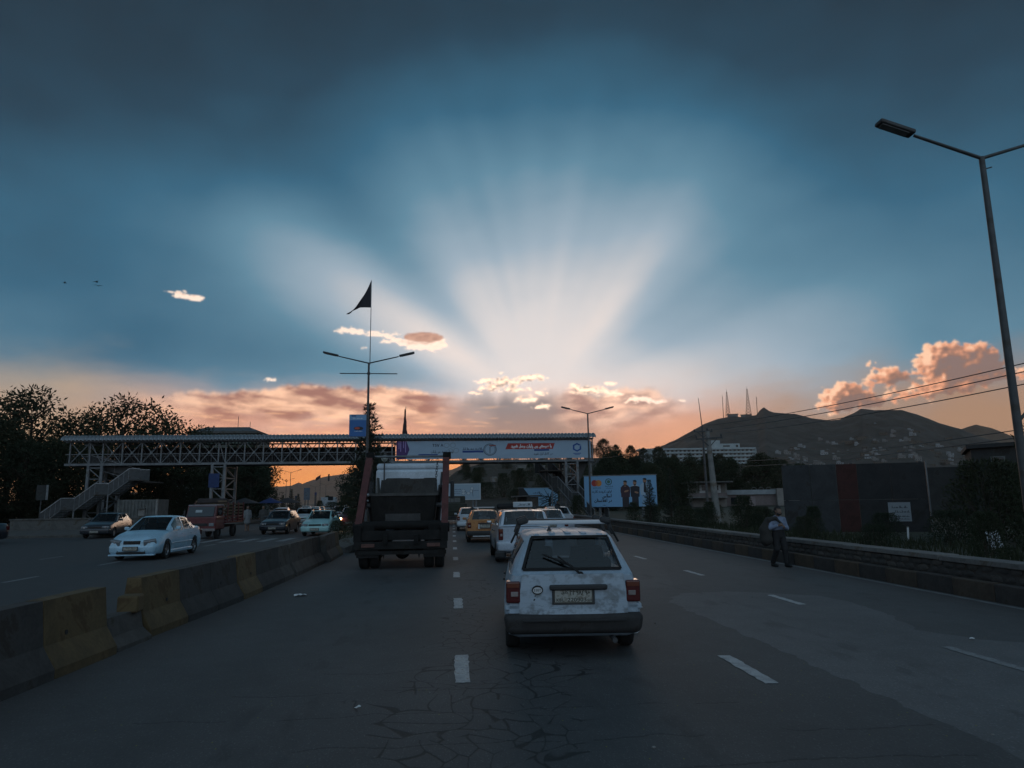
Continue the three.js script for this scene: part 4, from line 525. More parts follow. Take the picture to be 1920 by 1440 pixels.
const wagonF = [[-0.86, 0.893, 0.755, 0.93, 0.69, 0.955, 'b', 'w'], [-0.6, 0.9, 0.757, 1.08, 0.655, 1.115, 'g', 'w'], [-0.14, 0.912, 0.757, 1.335, 0.6, 1.385, 'g', 'b'], [0.0, 0.916, 0.757, 1.355, 0.592, 1.42, 'g', 'b'], [0.3, 0.922, 0.757, 1.37, 0.588, 1.44, 'b', 'b'], [0.37, 0.924, 0.757, 1.372, 0.587, 1.442, 'g', 'b'], [1.02, 0.938, 0.753, 1.368, 0.585, 1.438, 'b', 'b'], [1.09, 0.94, 0.753, 1.366, 0.585, 1.436, 'g', 'b'], [1.5, 0.95, 0.745, 1.345, 0.568, 1.42, 'g', 'b'], [1.62, 0.954, 0.742, 1.335, 0.558, 1.412, 'b', 'b'], [1.72, 0.958, 0.737, 1.32, 0.545, 1.398, 'b', 'r'], [1.96, 0.966, 0.722, 1.005, 0.668, 1.03, 'b', 'b'], [2.035, 0.968, 0.708, 0.972, 0.68, 0.976, 'b', 'b'], [2.05, 0.966, 0.7, 0.968, 0.68, 0.97, 'b', 'b']];
const WAGON = carShape('wagon', wagonS, wagonF, { cowl: -0.85, tail: 2.0, front: -1.27, rear: 1.24, R: 0.295, tw: 0.18, track: 0.715, belt: 0.93, seat: 0.3, mirror: 0.78, L: 4.16, W: 1.66, bf: [0.4, 0.3], br: [0.415, 0.24], hl: [0.56, 0.63, 0.36, 0.13, 0.07, 0.22], tl: [0.705, 0.775, 0.17, 0.25, -0.065], gr: [0.62, 0.7, 0.1, 0.02], pf: 0.38, pr: 0.73, prz: 0.03, handles: [0.05, 0.85], spokes: 10 });
// ---- saloon
const sedanS = [[-2.2, 0.6, 0.26, 0.45, 0.56, 0.56, 0.6, 0.46, 0.63], [-2.12, 0.74, 0.2, 0.45, 0.62, 0.69, 0.67, 0.56, 0.7], [-1.85, 0.82, 0.18, 0.5, 0.74, 0.75, 0.8, 0.64, 0.83], [-1.2, 0.85, 0.17, 0.54, 0.88, 0.775, 0.93, 0.68, 0.965], [-1.02, 0.852, 0.17, 0.54, 0.905, 0.775, 0.955, 0.68, 0.99], [0, 0.855, 0.17, 0.55, 0.93, 0.775, 0.95, 0.67, 0.96], [1.2, 0.85, 0.18, 0.56, 0.96, 0.77, 0.985, 0.67, 1.0], [1.55, 0.842, 0.19, 0.57, 0.975, 0.76, 1.02, 0.66, 1.045], [2.05, 0.8, 0.22, 0.58, 0.97, 0.715, 1.02, 0.6, 1.045], [2.2, 0.72, 0.26, 0.57, 0.93, 0.65, 0.965, 0.55, 0.98]];
const sedanF = [[-1.02, 0.905, 0.775, 0.955, 0.71, 0.985, 'b', 'w'], [-0.7, 0.915, 0.777, 1.14, 0.66, 1.175, 'g', 'w'], [-0.2, 0.925, 0.777, 1.375, 0.6, 1.42, 'g', 'b'], [0.02, 0.93, 0.777, 1.4, 0.592, 1.462, 'g', 'b'], [0.2, 0.933, 0.777, 1.406, 0.59, 1.47, 'b', 'b'], [0.28, 0.936, 0.777, 1.406, 0.588, 1.47, 'g', 'b'], [0.82, 0.95, 0.772, 1.375, 0.59, 1.44, 'g', 'b'], [0.98, 0.955, 0.77, 1.35, 0.592, 1.412, 'g', 'r'], [1.22, 0.962, 0.768, 1.22, 0.625, 1.27, 'b', 'r'], [1.55, 0.976, 0.76, 1.035, 0.67, 1.065, 'b', 'b'], [1.62, 0.977, 0.757, 1.0, 0.68, 1.05, 'b', 'b']];
const SEDAN = carShape('sedan', sedanS, sedanF, { cowl: -1.0, tail: 1.5, front: -1.32, rear: 1.28, R: 0.31, tw: 0.195, track: 0.745, belt: 0.94, seat: 0.22, mirror: 0.8, bumper: 'slim', L: 4.4, W: 1.72, bf: [0.38, 0.34], br: [0.42, 0.34], hl: [0.55, 0.605, 0.4, 0.17, 0.1, 0.42, -0.3, 0.14], tl: [0.68, 0.78, 0.24, 0.22, -0.12], gr: [0.6, 0.56, 0.12, 0.015], pf: 0.4, pr: 0.62, prz: 0.02, handles: [-0.02, 0.86], spokes: 5 });
// ---- tall estate / sports utility
const suvS = [[-2.2, 0.68, 0.36, 0.6, 0.74, 0.65, 0.78, 0.58, 0.8], [-2.1, 0.79, 0.3, 0.6, 0.82, 0.75, 0.87, 0.66, 0.89], [-1.7, 0.83, 0.28, 0.64, 0.93, 0.79, 0.98, 0.7, 1.0], [-1.0, 0.84, 0.27, 0.66, 1.01, 0.8, 1.06, 0.7, 1.08], [-0.86, 0.84, 0.27, 0.66, 1.025, 0.8, 1.07, 0.7, 1.095], [0, 0.845, 0.27, 0.66, 1.05, 0.8, 1.06, 0.7, 1.07], [1.3, 0.845, 0.27, 0.66, 1.06, 0.8, 1.07, 0.7, 1.08], [1.95, 0.835, 0.3, 0.66, 1.06, 0.785, 1.07, 0.68, 1.08], [2.1, 0.8, 0.34, 0.66, 1.05, 0.76, 1.06, 0.67, 1.065], [2.15, 0.76, 0.38, 0.66, 1.04, 0.73, 1.05, 0.65, 1.055]];
const suvF = [[-0.86, 1.024, 0.8, 1.06, 0.74, 1.085, 'b', 'w'], [-0.62, 1.03, 0.8, 1.22, 0.71, 1.25, 'g', 'w'], [-0.2, 1.04, 0.8, 1.47, 0.66, 1.51, 'g', 'b'], [0, 1.045, 0.8, 1.49, 0.655, 1.545, 'g', 'b'], [0.28, 1.05, 0.8, 1.5, 0.653, 1.56, 'b', 'b'], [0.36, 1.05, 0.8, 1.5, 0.653, 1.56, 'g', 'b'], [1.0, 1.055, 0.8, 1.5, 0.65, 1.56, 'b', 'b'], [1.08, 1.056, 0.8, 1.5, 0.65, 1.56, 'g', 'b'], [1.75, 1.06, 0.79, 1.485, 0.645, 1.545, 'b', 'b'], [1.9, 1.06, 0.787, 1.47, 0.643, 1.525, 'b', 'r'], [2.06, 1.062, 0.775, 1.1, 0.72, 1.13, 'b', 'b'], [2.12, 1.05, 0.757, 1.07, 0.73, 1.08, 'b', 'b']];
const SUV = carShape('suv', suvS, suvF, { cowl: -0.85, tail: 2.08, front: -1.3, rear: 1.3, R: 0.34, tw: 0.22, track: 0.73, belt: 1.04, seat: 0.3, mirror: 0.83, L: 4.3, W: 1.72, bf: [0.5, 0.34], br: [0.5, 0.3], hl: [0.58, 0.78, 0.34, 0.17, 0.07, 0.22], tl: [0.72, 0.85, 0.14, 0.34, -0.065], gr: [0.76, 0.66, 0.15, 0.02], pf: 0.5, pr: 0.78, prz: 0.04, handles: [0.05, 0.85], spokes: 6 });
// ---------------------------------------------------------------- the vehicles in the photograph
{
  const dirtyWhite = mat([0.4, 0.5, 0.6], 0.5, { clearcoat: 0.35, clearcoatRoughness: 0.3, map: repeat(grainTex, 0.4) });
  // -- white estate car straight ahead
  const heroPlate = plateTex('hero', (c, w, h) => { ARABIC(c, 'کابل', 92, 34, 30, 0.13); ARABIC(c, 'ش', 236, 34, 26, 0.13); c.lineWidth = 5; c.strokeStyle = '#35342f'; c.lineCap = 'round'; const D = { 2: [[-6, 20], [-6, 44]], 4: 0 }; let x = 108; for (const d of '۲۲۹۸۶۹') { c.beginPath(); if (d === '۲') { c.moveTo(x, 18); c.lineTo(x + 12, 24); c.moveTo(x, 18); c.lineTo(x, 44); } if (d === '۹') { c.arc(x + 7, 24, 5.5, 0, 7); c.moveTo(x + 12, 24); c.lineTo(x + 12, 44); } if (d === '۸') { c.moveTo(x, 44); c.lineTo(x + 7, 18); c.lineTo(x + 14, 44); } if (d === '۶') { c.moveTo(x + 12, 18); c.lineTo(x + 2, 22); c.lineTo(x + 6, 30); c.lineTo(x, 44); } c.stroke(); x += 19; } c.font = 'bold 30px sans-serif'; c.fillText('KBL', 14, 92); c.font = 'bold 38px sans-serif'; c.fillText('220903', 88, 93); c.font = 'bold 24px sans-serif'; c.fillText('SH', 218, 92); c.fillStyle = 'rgba(120,110,95,.35)'; for (let i = 0; i < 60; i++) { c.beginPath(); c.ellipse(rnd() * w, rnd() * h, 4 + rnd() * 12, 3 + rnd() * 6, rnd() * 3, 0, 7); c.fill(); } });
  const hero = makeCar(WAGON, 'estate_car', 'dirty white estate car with 1997 oval sticker straight ahead in the middle lane', 'car', [1.585, 0, -10.45], -0.08, 'estate cars on the road', { body: dirtyWhite, bumper: worn([0.032, 0.031, 0.032], 0.75, 1.2), mirror: M.plastic, plate: heroPlate, tint: mat([0.34, 0.38, 0.4], 0.03, { transmission: 1, thickness: 0, ior: 1.5 }) });
  const zr = 2.08; // rear face
  { // tailgate panel with grime of its own
    const tex = canvasTex(1024, 420, (c, w, h) => { const im = c.createImageData(w, h); for (let y = 0; y < h; y++) for (let x = 0; x < w; x++) { const u = x / w, v = y / h, a = fbm(u * 5 + 3, v * 2.6, 5), b = fbm(u * 16, v * 7 + 9, 4), s = fbm(u * 3, v * 40, 3); let d = sstep(-0.15, 0.7, a + 0.3 * b - 0.1 + 0.35 * sstep(0.5, 0.95, v) * (0.5 + b) + 0.5 * Math.exp(-(((u - 0.72) / 0.16) ** 2) - ((v - 0.12) / 0.2) ** 2) + 0.42 * Math.exp(-(((u - 0.82) / 0.12) ** 2) - ((v - 0.5) / 0.3) ** 2)); d = clamp(d * 0.66 + 0.14 * sstep(0.1, 0.6, s)); const o = (y * w + x) * 4; im.data[o] = lerp(228, 150, d); im.data[o + 1] = lerp(230, 146, d); im.data[o + 2] = lerp(232, 140, d); im.data[o + 3] = 255; } c.putImageData(im, 0, 0); c.strokeStyle = 'rgba(70,66,60,.55)'; c.lineWidth = 2.5; for (const [x, y, l] of [[300, 330, 140], [700, 350, 180], [850, 250, 90], [180, 300, 50]]) { c.beginPath(); c.moveTo(x, y); c.bezierCurveTo(x + l * 0.3, y - 20, x + l * 0.6, y + 22, x + l, y - 4); c.stroke(); } c.fillStyle = '#3a3733'; for (const [x, y, r] of [[150, 205, 5], [142, 240, 7], [190, 110, 4]]) { c.beginPath(); c.ellipse(x, y, r, r * 1.6, 0.6, 0, 7); c.fill(); } });
    const g = new THREE.PlaneGeometry(1.27, 0.5, 24, 12), a = g.attributes.position; for (let i = 0; i < a.count; i++) { const x = a.getX(i), y = a.getY(i); a.setX(i, x * (1 - 0.06 * (y > 0 ? y / 0.25 : 0))); a.setZ(i, -0.016 * (Math.abs(x) / 0.63) ** 3 - 0.008 * Math.max(0, y / 0.25) ** 2 - 0.006 * Math.max(0, -y / 0.25) ** 2 - 0.012 * (Math.abs(x) < 0.34 && y > -0.19 && y < 0.06 ? 1 : 0)); } g.computeVertexNormals(); g.translate(0, 0.725, zr + 0.04);
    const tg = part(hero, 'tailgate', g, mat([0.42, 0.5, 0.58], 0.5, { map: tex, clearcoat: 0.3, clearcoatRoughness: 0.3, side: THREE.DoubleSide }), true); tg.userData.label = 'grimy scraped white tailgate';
    part(tg, 'handle_trim', rbox(0.68, 0.065, 0.05, 0.022, 0.06, 0.825, zr + 0.045), M.plastic);
    const badge = canvasTex(160, 128, (c, w, h) => { c.fillStyle = '#c9ccce'; c.beginPath(); c.ellipse(80, 68, 70, 48, 0, 0, 7); c.fill(); c.strokeStyle = '#26282c'; c.lineWidth = 6; c.beginPath(); c.ellipse(80, 68, 68, 46, 0, 0, 7); c.stroke(); c.fillStyle = '#1c1d20'; c.font = 'bold 50px serif'; c.textAlign = 'center'; c.fillText('1997', 80, 86); c.font = '20px serif'; c.fillText('▲', 80, 40); });
    const bg = new THREE.CircleGeometry(0.066, 28).scale(1.0, 0.8, 1); part(tg, 'oval_sticker', bg.translate(-0.42, 0.8, zr + 0.044), mat([0.8, 0.8, 0.8], 0.5, { map: badge }), true);
  }
  // black border of the rear window, wiper, parcel light
  { const F = WAGON, top = [0.47, 1.385, 1.735], bot = [0.6, 1.012, 1.985]; const edge = []; const P = (x, t) => [x, lerp(top[1], bot[1], t) + 0.012, lerp(top[2], bot[2], t) + 0.014]; for (const s of [-1, 1]) edge.push(bar(P(s * 0.47, 0.03), P(s * 0.585, 0.99), 0.04, 0.012)); edge.push(bar(P(-0.475, 0.02), P(0.475, 0.02), 0.03, 0.012), bar(P(-0.585, 1), P(0.585, 1), 0.035, 0.012)); part(hero, 'rear_window_seal', edge, M.rubber);
    const w = part(hero, 'rear_wiper', [rod([0.1, 0.97, 2.09], [-0.16, 1.17, 1.925], 0.014, 0.01), rod([0.02, 1.05, 2.0], [-0.34, 1.19, 1.905], 0.012), cyl(0.03, 0.03, 0.05, 0.1, 0.97, 2.07, 10, 'z')], M.rubber); }
  part(hero, 'exhaust_pipe', cyl(0.03, 0.03, 0.5, 0.46, 0.24, 1.95, 12, 'z'), M.steelDark);
  for (const s of [-1, 1]) part(hero, 'mud_flap', box(0.18, 0.1, 0.015, s * 0.7, 0.27, 1.6, 0, -0.08), M.rubber);
  part(hero, 'bumper_scuff', rbox(1.2, 0.025, 0.02, 0.009, 0, 0.46, zr + 0.1), M.black);
  for (const s of [-1, 1]) part(hero, 'lamp_base_panel', rbox(0.17, 0.07, 0.16, 0.02, s * 0.72, 0.6, zr - 0.08), dirtyWhite);
  { const y = 1.45; for (const [dz, m] of [[0.95, mat([0.55, 0.57, 0.6], 0.4)], [0.1, M.plastic]]) { part(hero, 'rack_bar', rbox(1.14, 0.055, 0.09, 0.02, 0, y + 0.09, dz), m); for (const s of [-1, 1]) part(hero, 'rack_foot', [rbox(0.16, 0.09, 0.13, 0.035, s * 0.56, y + 0.11, dz, 0, 0, s * -0.25), rbox(0.05, 0.16, 0.07, 0.015, s * 0.63, y + 0.0, dz, 0, 0, s * 0.35)], M.plastic); } for (const s of [-1, 1]) part(hero, 'gutter_strap', rod([s * 0.62, y + 0.03, 0.97], [s * 0.72, y - 0.17, 1.02], 0.014), M.rubber); part(hero, 'aerial_base', new THREE.ConeGeometry(0.035, 0.07, 10).translate(-0.22, 1.475, 1.25), M.plastic); part(hero, 'roof_rib', [-0.4, -0.2, 0, 0.2, 0.4].map((x) => rbox(0.07, 0.018, 1.25, 0.008, x, 1.428 - 0.05 * x * x, 0.95, 0, 0.012)), dirtyWhite); hero.children[hero.children.length - 1].removeFromParent(); for (const x of [-0.4, -0.2, 0, 0.2, 0.4]) part(hero, 'roof_rib', rbox(0.075, 0.02, 1.2, 0.009, x, 1.434 - 0.13 * x * x, 0.98, 0, 0.014), dirtyWhite); }
  // things hung inside the windscreen
  part(hero, 'windscreen_sticker', [box(0.12, 0.09, 0.006, -0.26, 1.24, -0.28, 0, -0.9)], mat([0.3, 0.55, 0.6], 0.8)); part(hero, 'sun_visor', rbox(0.4, 0.13, 0.02, 0.008, 0.36, 1.32, -0.12, 0, -0.5), M.seat);

  // -- tall white estate with a roof sign, ahead of it on the left
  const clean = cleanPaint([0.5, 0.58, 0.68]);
  const suv = makeCar(SUV, 'estate_car', 'tall white estate car with a roof sign, just ahead of the dirty white one', 'car', [2.16, 0, -23.2], 0, 'estate cars on the road', { body: clean, mirror: M.chrome });
  { const s = part(suv, 'roof_sign', rbox(0.62, 0.17, 0.2, 0.03, 0.1, 1.71, 0.6), M.white); const tx = canvasTex(256, 72, (c, w, h) => { c.fillStyle = '#aeb8c0'; c.fillRect(0, 0, w, h); c.fillStyle = '#2b2f36'; smallPrint(c, 50, 230, 50, 38); }); part(s, 'sign_face', sheet(0.56, 0.12, 0.1, 1.71, 0.702), mat([0.8, 0.8, 0.8], 0.5, { map: tx }), true); part(suv, 'rolled_cover', new THREE.CapsuleGeometry(0.09, 0.5, 6, 12).rotateZ(Math.PI / 2).translate(-0.4, 1.66, 0.5), M.rubber); part(suv, 'sign_bracket', [box(0.04, 0.14, 0.04, -0.1, 1.6, 0.6), box(0.04, 0.14, 0.04, 0.3, 1.6, 0.6)].slice(0, 1), M.steelDark); part(suv, 'sign_bracket', box(0.04, 0.14, 0.04, 0.3, 1.6, 0.6), M.steelDark); part(suv, 'tailgate_window_sticker', box(0.03, 0.14, 0.004, -0.54, 1.28, 1.99, 0, -0.38), mat([0.45, 0.5, 0.5], 0.6)); }
  // -- ochre taxi
  const ochre = paintOf([0.56, 0.25, 0.085], 0.45);
  const taxi = makeCar(WAGON, 'taxi', 'ochre yellow estate taxi beside the skip lorry in the middle lane', 'taxi', [1.46, 0, -33.6], 0, 'estate cars on the road', { body: ochre, bumper: M.plastic });
  roofRack(taxi, 1.44, 0.7, 1.16, 0.7, mat([0.42, 0.44, 0.46], 0.4)); part(taxi, 'plate_surround', rbox(0.66, 0.24, 0.02, 0.01, 0.04, 0.72, 2.1), worn([0.36, 0.14, 0.05], 0.6, 1)); part(taxi, 'plate_trim', [rbox(0.7, 0.045, 0.03, 0.012, 0.04, 0.86, 2.11)], M.plastic); part(taxi, 'white_strip', rbox(0.1, 0.2, 0.01, 0.004, -0.26, 0.72, 2.113), M.white); part(taxi, 'bumper_sill', rbox(1.1, 0.04, 0.02, 0.01, 0, 0.3, 2.16), M.white); part(taxi, 'parcel', rbox(0.5, 0.14, 0.2, 0.03, 0, 1.06, 1.3), M.white);
  // -- white estate further right, and the cars in front of it
  const w3 = makeCar(WAGON, 'estate_car', 'clean white estate car seen over the roof rack of the dirty white one', 'car', [4.45, 0, -33.8], 0, 'estate cars on the road', { body: cleanPaint([0.5, 0.6, 0.7]) }); roofRack(w3, 1.44, 0.6, 1.12, 0.6); part(w3, 'hanging_cloth', rbox(0.1, 0.2, 0.02, 0.01, -0.12, 1.15, 0.1), mat([0.2, 0.5, 0.5], 0.8));
  makeCar(SEDAN, 'saloon_car', 'silver saloon beyond the clean white estate car near the right-hand stairs', 'car', [6.1, 0, -41.5], 0, 'saloon cars on the road', { body: cleanPaint([0.42, 0.45, 0.5]) });
  makeCar(WAGON, 'estate_car', 'pale estate car half hidden behind the ochre taxi and army lorry', 'car', [1.1, 0, -46.5], 0, 'estate cars on the road', { body: cleanPaint([0.5, 0.56, 0.62]) });
  // -- oncoming
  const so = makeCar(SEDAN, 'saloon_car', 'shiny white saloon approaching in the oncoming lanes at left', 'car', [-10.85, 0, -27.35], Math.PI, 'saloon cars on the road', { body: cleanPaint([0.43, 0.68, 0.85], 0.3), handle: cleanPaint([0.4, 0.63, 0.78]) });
  { for (const s of [-1, 1]) { part(so, 'side_skirt', rbox(0.07, 0.12, 2.0, 0.03, s * 0.845, 0.235, -0.02), so.children[0].material); part(so, 'fog_lamp', rbox(0.24, 0.07, 0.05, 0.02, s * 0.54, 0.33, -2.165, s * -0.3), M.black); part(so, 'side_moulding', rbox(0.02, 0.035, 2.0, 0.01, s * 0.862, 0.52, -0.02), so.children[0].material); } part(so, 'lower_intake', rbox(0.95, 0.07, 0.04, 0.02, 0, 0.265, -2.235), M.black); part(so, 'front_lip', rbox(1.5, 0.06, 0.16, 0.025, 0, 0.19, -2.14), so.children[0].material); part(so, 'grille_emblem', new THREE.TorusGeometry(0.045, 0.009, 6, 20).scale(1.4, 1, 1).translate(0, 0.615, -2.2), M.chrome); }
  const dark = cleanPaint([0.018, 0.024, 0.034], 0.3), lightGrey = cleanPaint([0.3, 0.33, 0.36]);
  makeCar(WAGON, 'estate_car', 'dark estate car by the kerb below the left-hand staircase', 'car', [-20.9, 0, -45.0], Math.PI + 0.12, 'estate cars on the road', { body: dark });
  makeCar(WAGON, 'estate_car', 'dark blue estate car approaching beyond the crossing stripes', 'car', [-10.9, 0, -46.2], Math.PI, 'estate cars on the road', { body: dark });
  const teal = makeCar(WAGON, 'taxi', 'pale teal estate taxi with roof rack approaching beside the median', 'taxi', [-7.75, 0, -42.9], Math.PI, 'estate cars on the road', { body: cleanPaint([0.34, 0.6, 0.6]) }); roofRack(teal, 1.44, 0.4, 1.2, 0.9, mat([0.3, 0.34, 0.36], 0.4));
  const rs = makeCar(SUV, 'estate_car', 'dark red car with one lit headlight, left of the skip lorry', 'car', [-7.0, 0, -51], Math.PI, 'estate cars on the road', { body: cleanPaint([0.1, 0.012, 0.02]), cabin: cleanPaint([0.5, 0.52, 0.55]) });
  { const e = mat([1, 0.8, 0.5], 0.3); e.emissive.setRGB(1, 0.7, 0.35); e.emissiveIntensity = 3; part(rs, 'lit_headlight', cyl(0.075, 0.075, 0.03, 0.56, 0.78, -2.19, 14, 'z'), e); const l = new THREE.PointLight(new THREE.Color(1, 0.75, 0.4), 0.6, 8, 2); l.position.set(0.56, 0.78, -2.26); l.castShadow = true; rs.add(l); }
  const queue = [[SEDAN, -12.6, -62, [0.55, 0.58, 0.62], 'pale saloon at the head of the far queue of oncoming cars'], [WAGON, -15.6, -66, [0.1, 0.14, 0.2], 'dark blue estate in the far queue of oncoming cars, left of the pale saloon'], [SUV, -10.8, -70, [0.6, 0.62, 0.66], 'tall white car in the far queue of oncoming cars, nearest the median'], [SEDAN, -14.6, -76, [0.4, 0.42, 0.45], 'silver saloon in the middle of the far queue of oncoming cars'], [WAGON, -18.8, -80, [0.6, 0.63, 0.66], 'white estate in the far queue of oncoming cars, nearest the roadside trees'], [SEDAN, -11.8, -86, [0.05, 0.05, 0.06], 'black saloon far back in the queue of oncoming cars'], [WAGON, -17.0, -92, [0.45, 0.3, 0.12], 'ochre estate far back in the queue of oncoming cars'], [SUV, -14.0, -98, [0.66, 0.68, 0.7], 'white tall car at the back of the visible queue'], [SEDAN, -21.0, -104, [0.6, 0.62, 0.65], 'white saloon at the far back left of the queue']];
  for (const [sh, x, z, c, l] of queue) makeCar(sh, sh === SEDAN ? 'saloon_car' : 'estate_car', l, 'car', [x, 0, z], Math.PI + 0.1, 'far queue of oncoming cars', { body: cleanPaint(c) });
  makeCar(SEDAN, 'saloon_car', 'dark saloon cut off by the left edge, parked near the trees', 'car', [-24.6, 0, -37.6], Math.PI - 0.25, 'saloon cars on the road', { body: dark, bumper: M.chrome });

  // -- skip lorry
  const t = thing('skip_lorry', 'dark skip lorry with red lifting arms and white cab in the left lane', 'lorry', [-1.42, 0, -20.0]);
  const blk = worn([0.018, 0.018, 0.018], 0.85, 0.7, { specularIntensity: 0.4 }), skipM = worn([0.022, 0.021, 0.02], 0.88, 0.6, { specularIntensity: 0.4 }), cabM = cleanPaint([0.56, 0.64, 0.72], 0.4), redArm = worn([0.11, 0.026, 0.024], 0.7, 0.8);
  const R = 0.46, tyre = uvM(merged([new THREE.LatheGeometry([[0.26, -0.12], [0.42, -0.13], [0.455, -0.1], [0.46, 0], [0.455, 0.1], [0.42, 0.13], [0.26, 0.12]].map((p) => new THREE.Vector2(...p)), 26).rotateZ(Math.PI / 2)])), hub = uvM(merged([cyl(0.27, 0.27, 0.1, 0, 0, 0, 18, 'x'), cyl(0.1, 0.1, 0.2, 0.02, 0, 0, 12, 'x')]));
  for (const z of [-0.55, -4.4]) for (const s of [-1, 1]) for (const o of z > -1 ? [0, 1] : [0]) { const w = new THREE.Group(); w.name = 'wheel'; w.position.set(s * (1.06 - o * 0.3), R, z); t.add(w); shared(w, 'tyre', tyre, M.rubber); shared(w, 'rim', hub, M.steelDark); }
  part(t, 'rear_axle', [cyl(0.08, 0.08, 1.9, 0, R, -0.55, 10, 'x'), new THREE.SphereGeometry(0.22, 14, 10).translate(0, R, -0.55)], blk);
  part(t, 'front_axle', cyl(0.07, 0.07, 1.9, 0, R, -4.4, 10, 'x'), blk);
  for (const s of [-1, 1]) { part(t, 'chassis_rail', box(0.12, 0.24, 5.6, s * 0.42, 0.82, -2.6), blk); part(t, 'side_deck', rbox(0.52, 0.5, 3.4, 0.03, s * 1.0, 0.98, -1.7), blk); part(t, 'mudguard', box(0.66, 0.04, 1.1, s * 0.92, 1.0, -0.55), blk); part(t, 'mud_flap', box(0.6, 0.34, 0.02, s * 0.92, 0.5, 0.05), M.rubber); }
  const tail = part(t, 'tail_frame', [box(2.56, 0.2, 0.14, 0, 0.66, 0.05), box(2.5, 0.1, 0.12, 0, 0.46, 0.04), box(2.4, 0.26, 0.1, 0, 0.93, 0)], worn([0.026, 0.026, 0.026], 0.85, 0.8, { specularIntensity: 0.4 }));
  for (const s of [-1, 1]) { part(tail, 'tail_lamp', rbox(0.36, 0.1, 0.03, 0.01, s * 0.9, 0.66, 0.13), worn([0.12, 0.05, 0.04], 0.5, 2)); part(tail, 'end_block', box(0.2, 0.44, 0.2, s * 1.2, 0.98, 0.02), blk); }
  for (const x of [-0.62, -0.48, 0.5, 0.64]) part(t, 'hook', new THREE.ConeGeometry(0.035, 0.16, 8).rotateX(Math.PI).translate(x, 0.36, 0.04), blk);
  part(t, 'pivot_beam', cyl(0.12, 0.12, 2.3, 0, 1.2, -0.12, 14, 'x'), blk);
  for (const s of [-1, 1]) {
    const arm = part(t, 'lifting_arm', bar([s * 1.2, 1.12, -0.1], [s * (s < 0 ? 1.02 : 1.24), 3.16, -1.0], 0.19, 0.26), redArm); part(arm, 'arm_head', rbox(0.24, 0.2, 0.3, 0.03, s * (s < 0 ? 1.0 : 1.26), 3.2, -1.0), blk);
    part(arm, 'pivot', cyl(0.14, 0.14, 0.28, s * 1.2, 1.14, -0.1, 16, 'x'), blk); part(t, 'hydraulic_ram', [rod([s * 0.98, 1.2, -1.6], [s * 1.08, 2.3, -0.75], 0.07), rod([s * 1.08, 2.3, -0.75], [s * 1.12, 2.7, -0.85], 0.035)], M.steelDark);
    const links = []; for (let i = 0; i < 13; i++) { const q = new THREE.TorusGeometry(0.04, 0.011, 5, 10).scale(0.75, 1.2, 1); if (i % 2) q.rotateY(Math.PI / 2); links.push(q.translate(s * 0.98 - s * 0.006 * i, 3.06 - i * 0.075, -0.98)); } part(t, 'chain', links, M.steelDark).userData.kind = 'stuff';
  }
  part(t, 'cross_rod', cyl(0.035, 0.035, 2.3, 0.1, 3.18, -1.0, 10, 'x'), M.steel);
  { // skip: open tub with slanting ends
    const prof = [[-0.72, 0], [0.72, 0], [0.98, 0.8], [0.98, 0.92], [-0.98, 0.92], [-0.98, 0.8]];
    const L = 3.2, zc = -2.3, k = part(t, 'skip', [prism([[-0.85, 1.22], [0.85, 1.22], [0.95, 2.04], [-0.95, 2.04]], 0.08, 0, 0, 0, -0.66), prism([[-0.85, 1.22], [0.85, 1.22], [0.95, 2.2], [-0.95, 2.2]], 0.08, 0, 0, 0, -3.7), bar([-0.86, 1.25, -2.2], [-0.95, 2.05, -2.2], 0.05, 3.1), bar([0.86, 1.25, -2.2], [0.95, 2.05, -2.2], 0.05, 3.1), box(1.72, 0.06, 3.0, 0, 1.24, -2.2)], skipM);
    part(k, 'rim', [box(2.0, 0.08, 0.1, 0, 2.06, -0.64), box(0.08, 0.08, 3.1, -0.98, 2.06, -2.2), box(0.08, 0.08, 3.1, 0.98, 2.06, -2.2)], worn([0.08, 0.078, 0.074], 0.7, 0.8)); part(k, 'rear_stiffener', box(1.0, 0.3, 0.06, 0, 1.36, -0.6), worn([0.06, 0.06, 0.06], 0.75, 0.8));
    part(k, 'front_board', prism([[-0.95, 2.05], [0.95, 2.05], [0.9, 2.62], [0.5, 2.62], [0.42, 2.56], [0.1, 2.56], [0.02, 2.62], [-0.72, 2.62], [-0.78, 2.56], [-0.9, 2.56]], 0.06, 0, 0, 0, -3.3), worn([0.06, 0.058, 0.055], 0.8, 0.6)); part(k, 'side_wing', prism([[0, 0], [0.95, 0], [0.5, 0.56], [0.1, 0.56]], 0.05, 0).rotateY(Math.PI / 2).translate(-0.95, 2.05, -2.4), worn([0.13, 0.125, 0.115], 0.8, 0.6));
    for (const s of [-1, 1]) part(k, 'lug', [cyl(0.07, 0.07, 0.2, s * 1.0, 1.75, -0.95, 12, 'x'), cyl(0.11, 0.11, 0.03, s * 1.1, 1.75, -0.95, 12, 'x')], M.steel); }
  { const c = part(t, 'cab', rbox(2.3, 2.1, 1.7, 0.12, 0, 1.9, -4.7, 0, 0, 0, 4), cabM); part(c, 'roof', rbox(2.26, 0.24, 1.66, 0.1, 0, 3.02, -4.7, 0, 0, 0, 4), cabM); part(c, 'rear_window', rbox(1.1, 0.44, 0.03, 0.02, 0, 2.4, -3.84), M.darkPane); for (const s of [-1, 1]) { part(c, 'mirror', rbox(0.14, 0.62, 0.18, 0.04, s * 1.42, 2.25, -4.9), M.plastic); part(c, 'mirror_arm', rod([s * 1.12, 2.5, -5.0], [s * 1.42, 2.5, -4.9], 0.02), M.plastic); } part(c, 'windscreen', rbox(2.0, 0.9, 0.03, 0.02, 0, 2.35, -5.56), M.darkPane); }
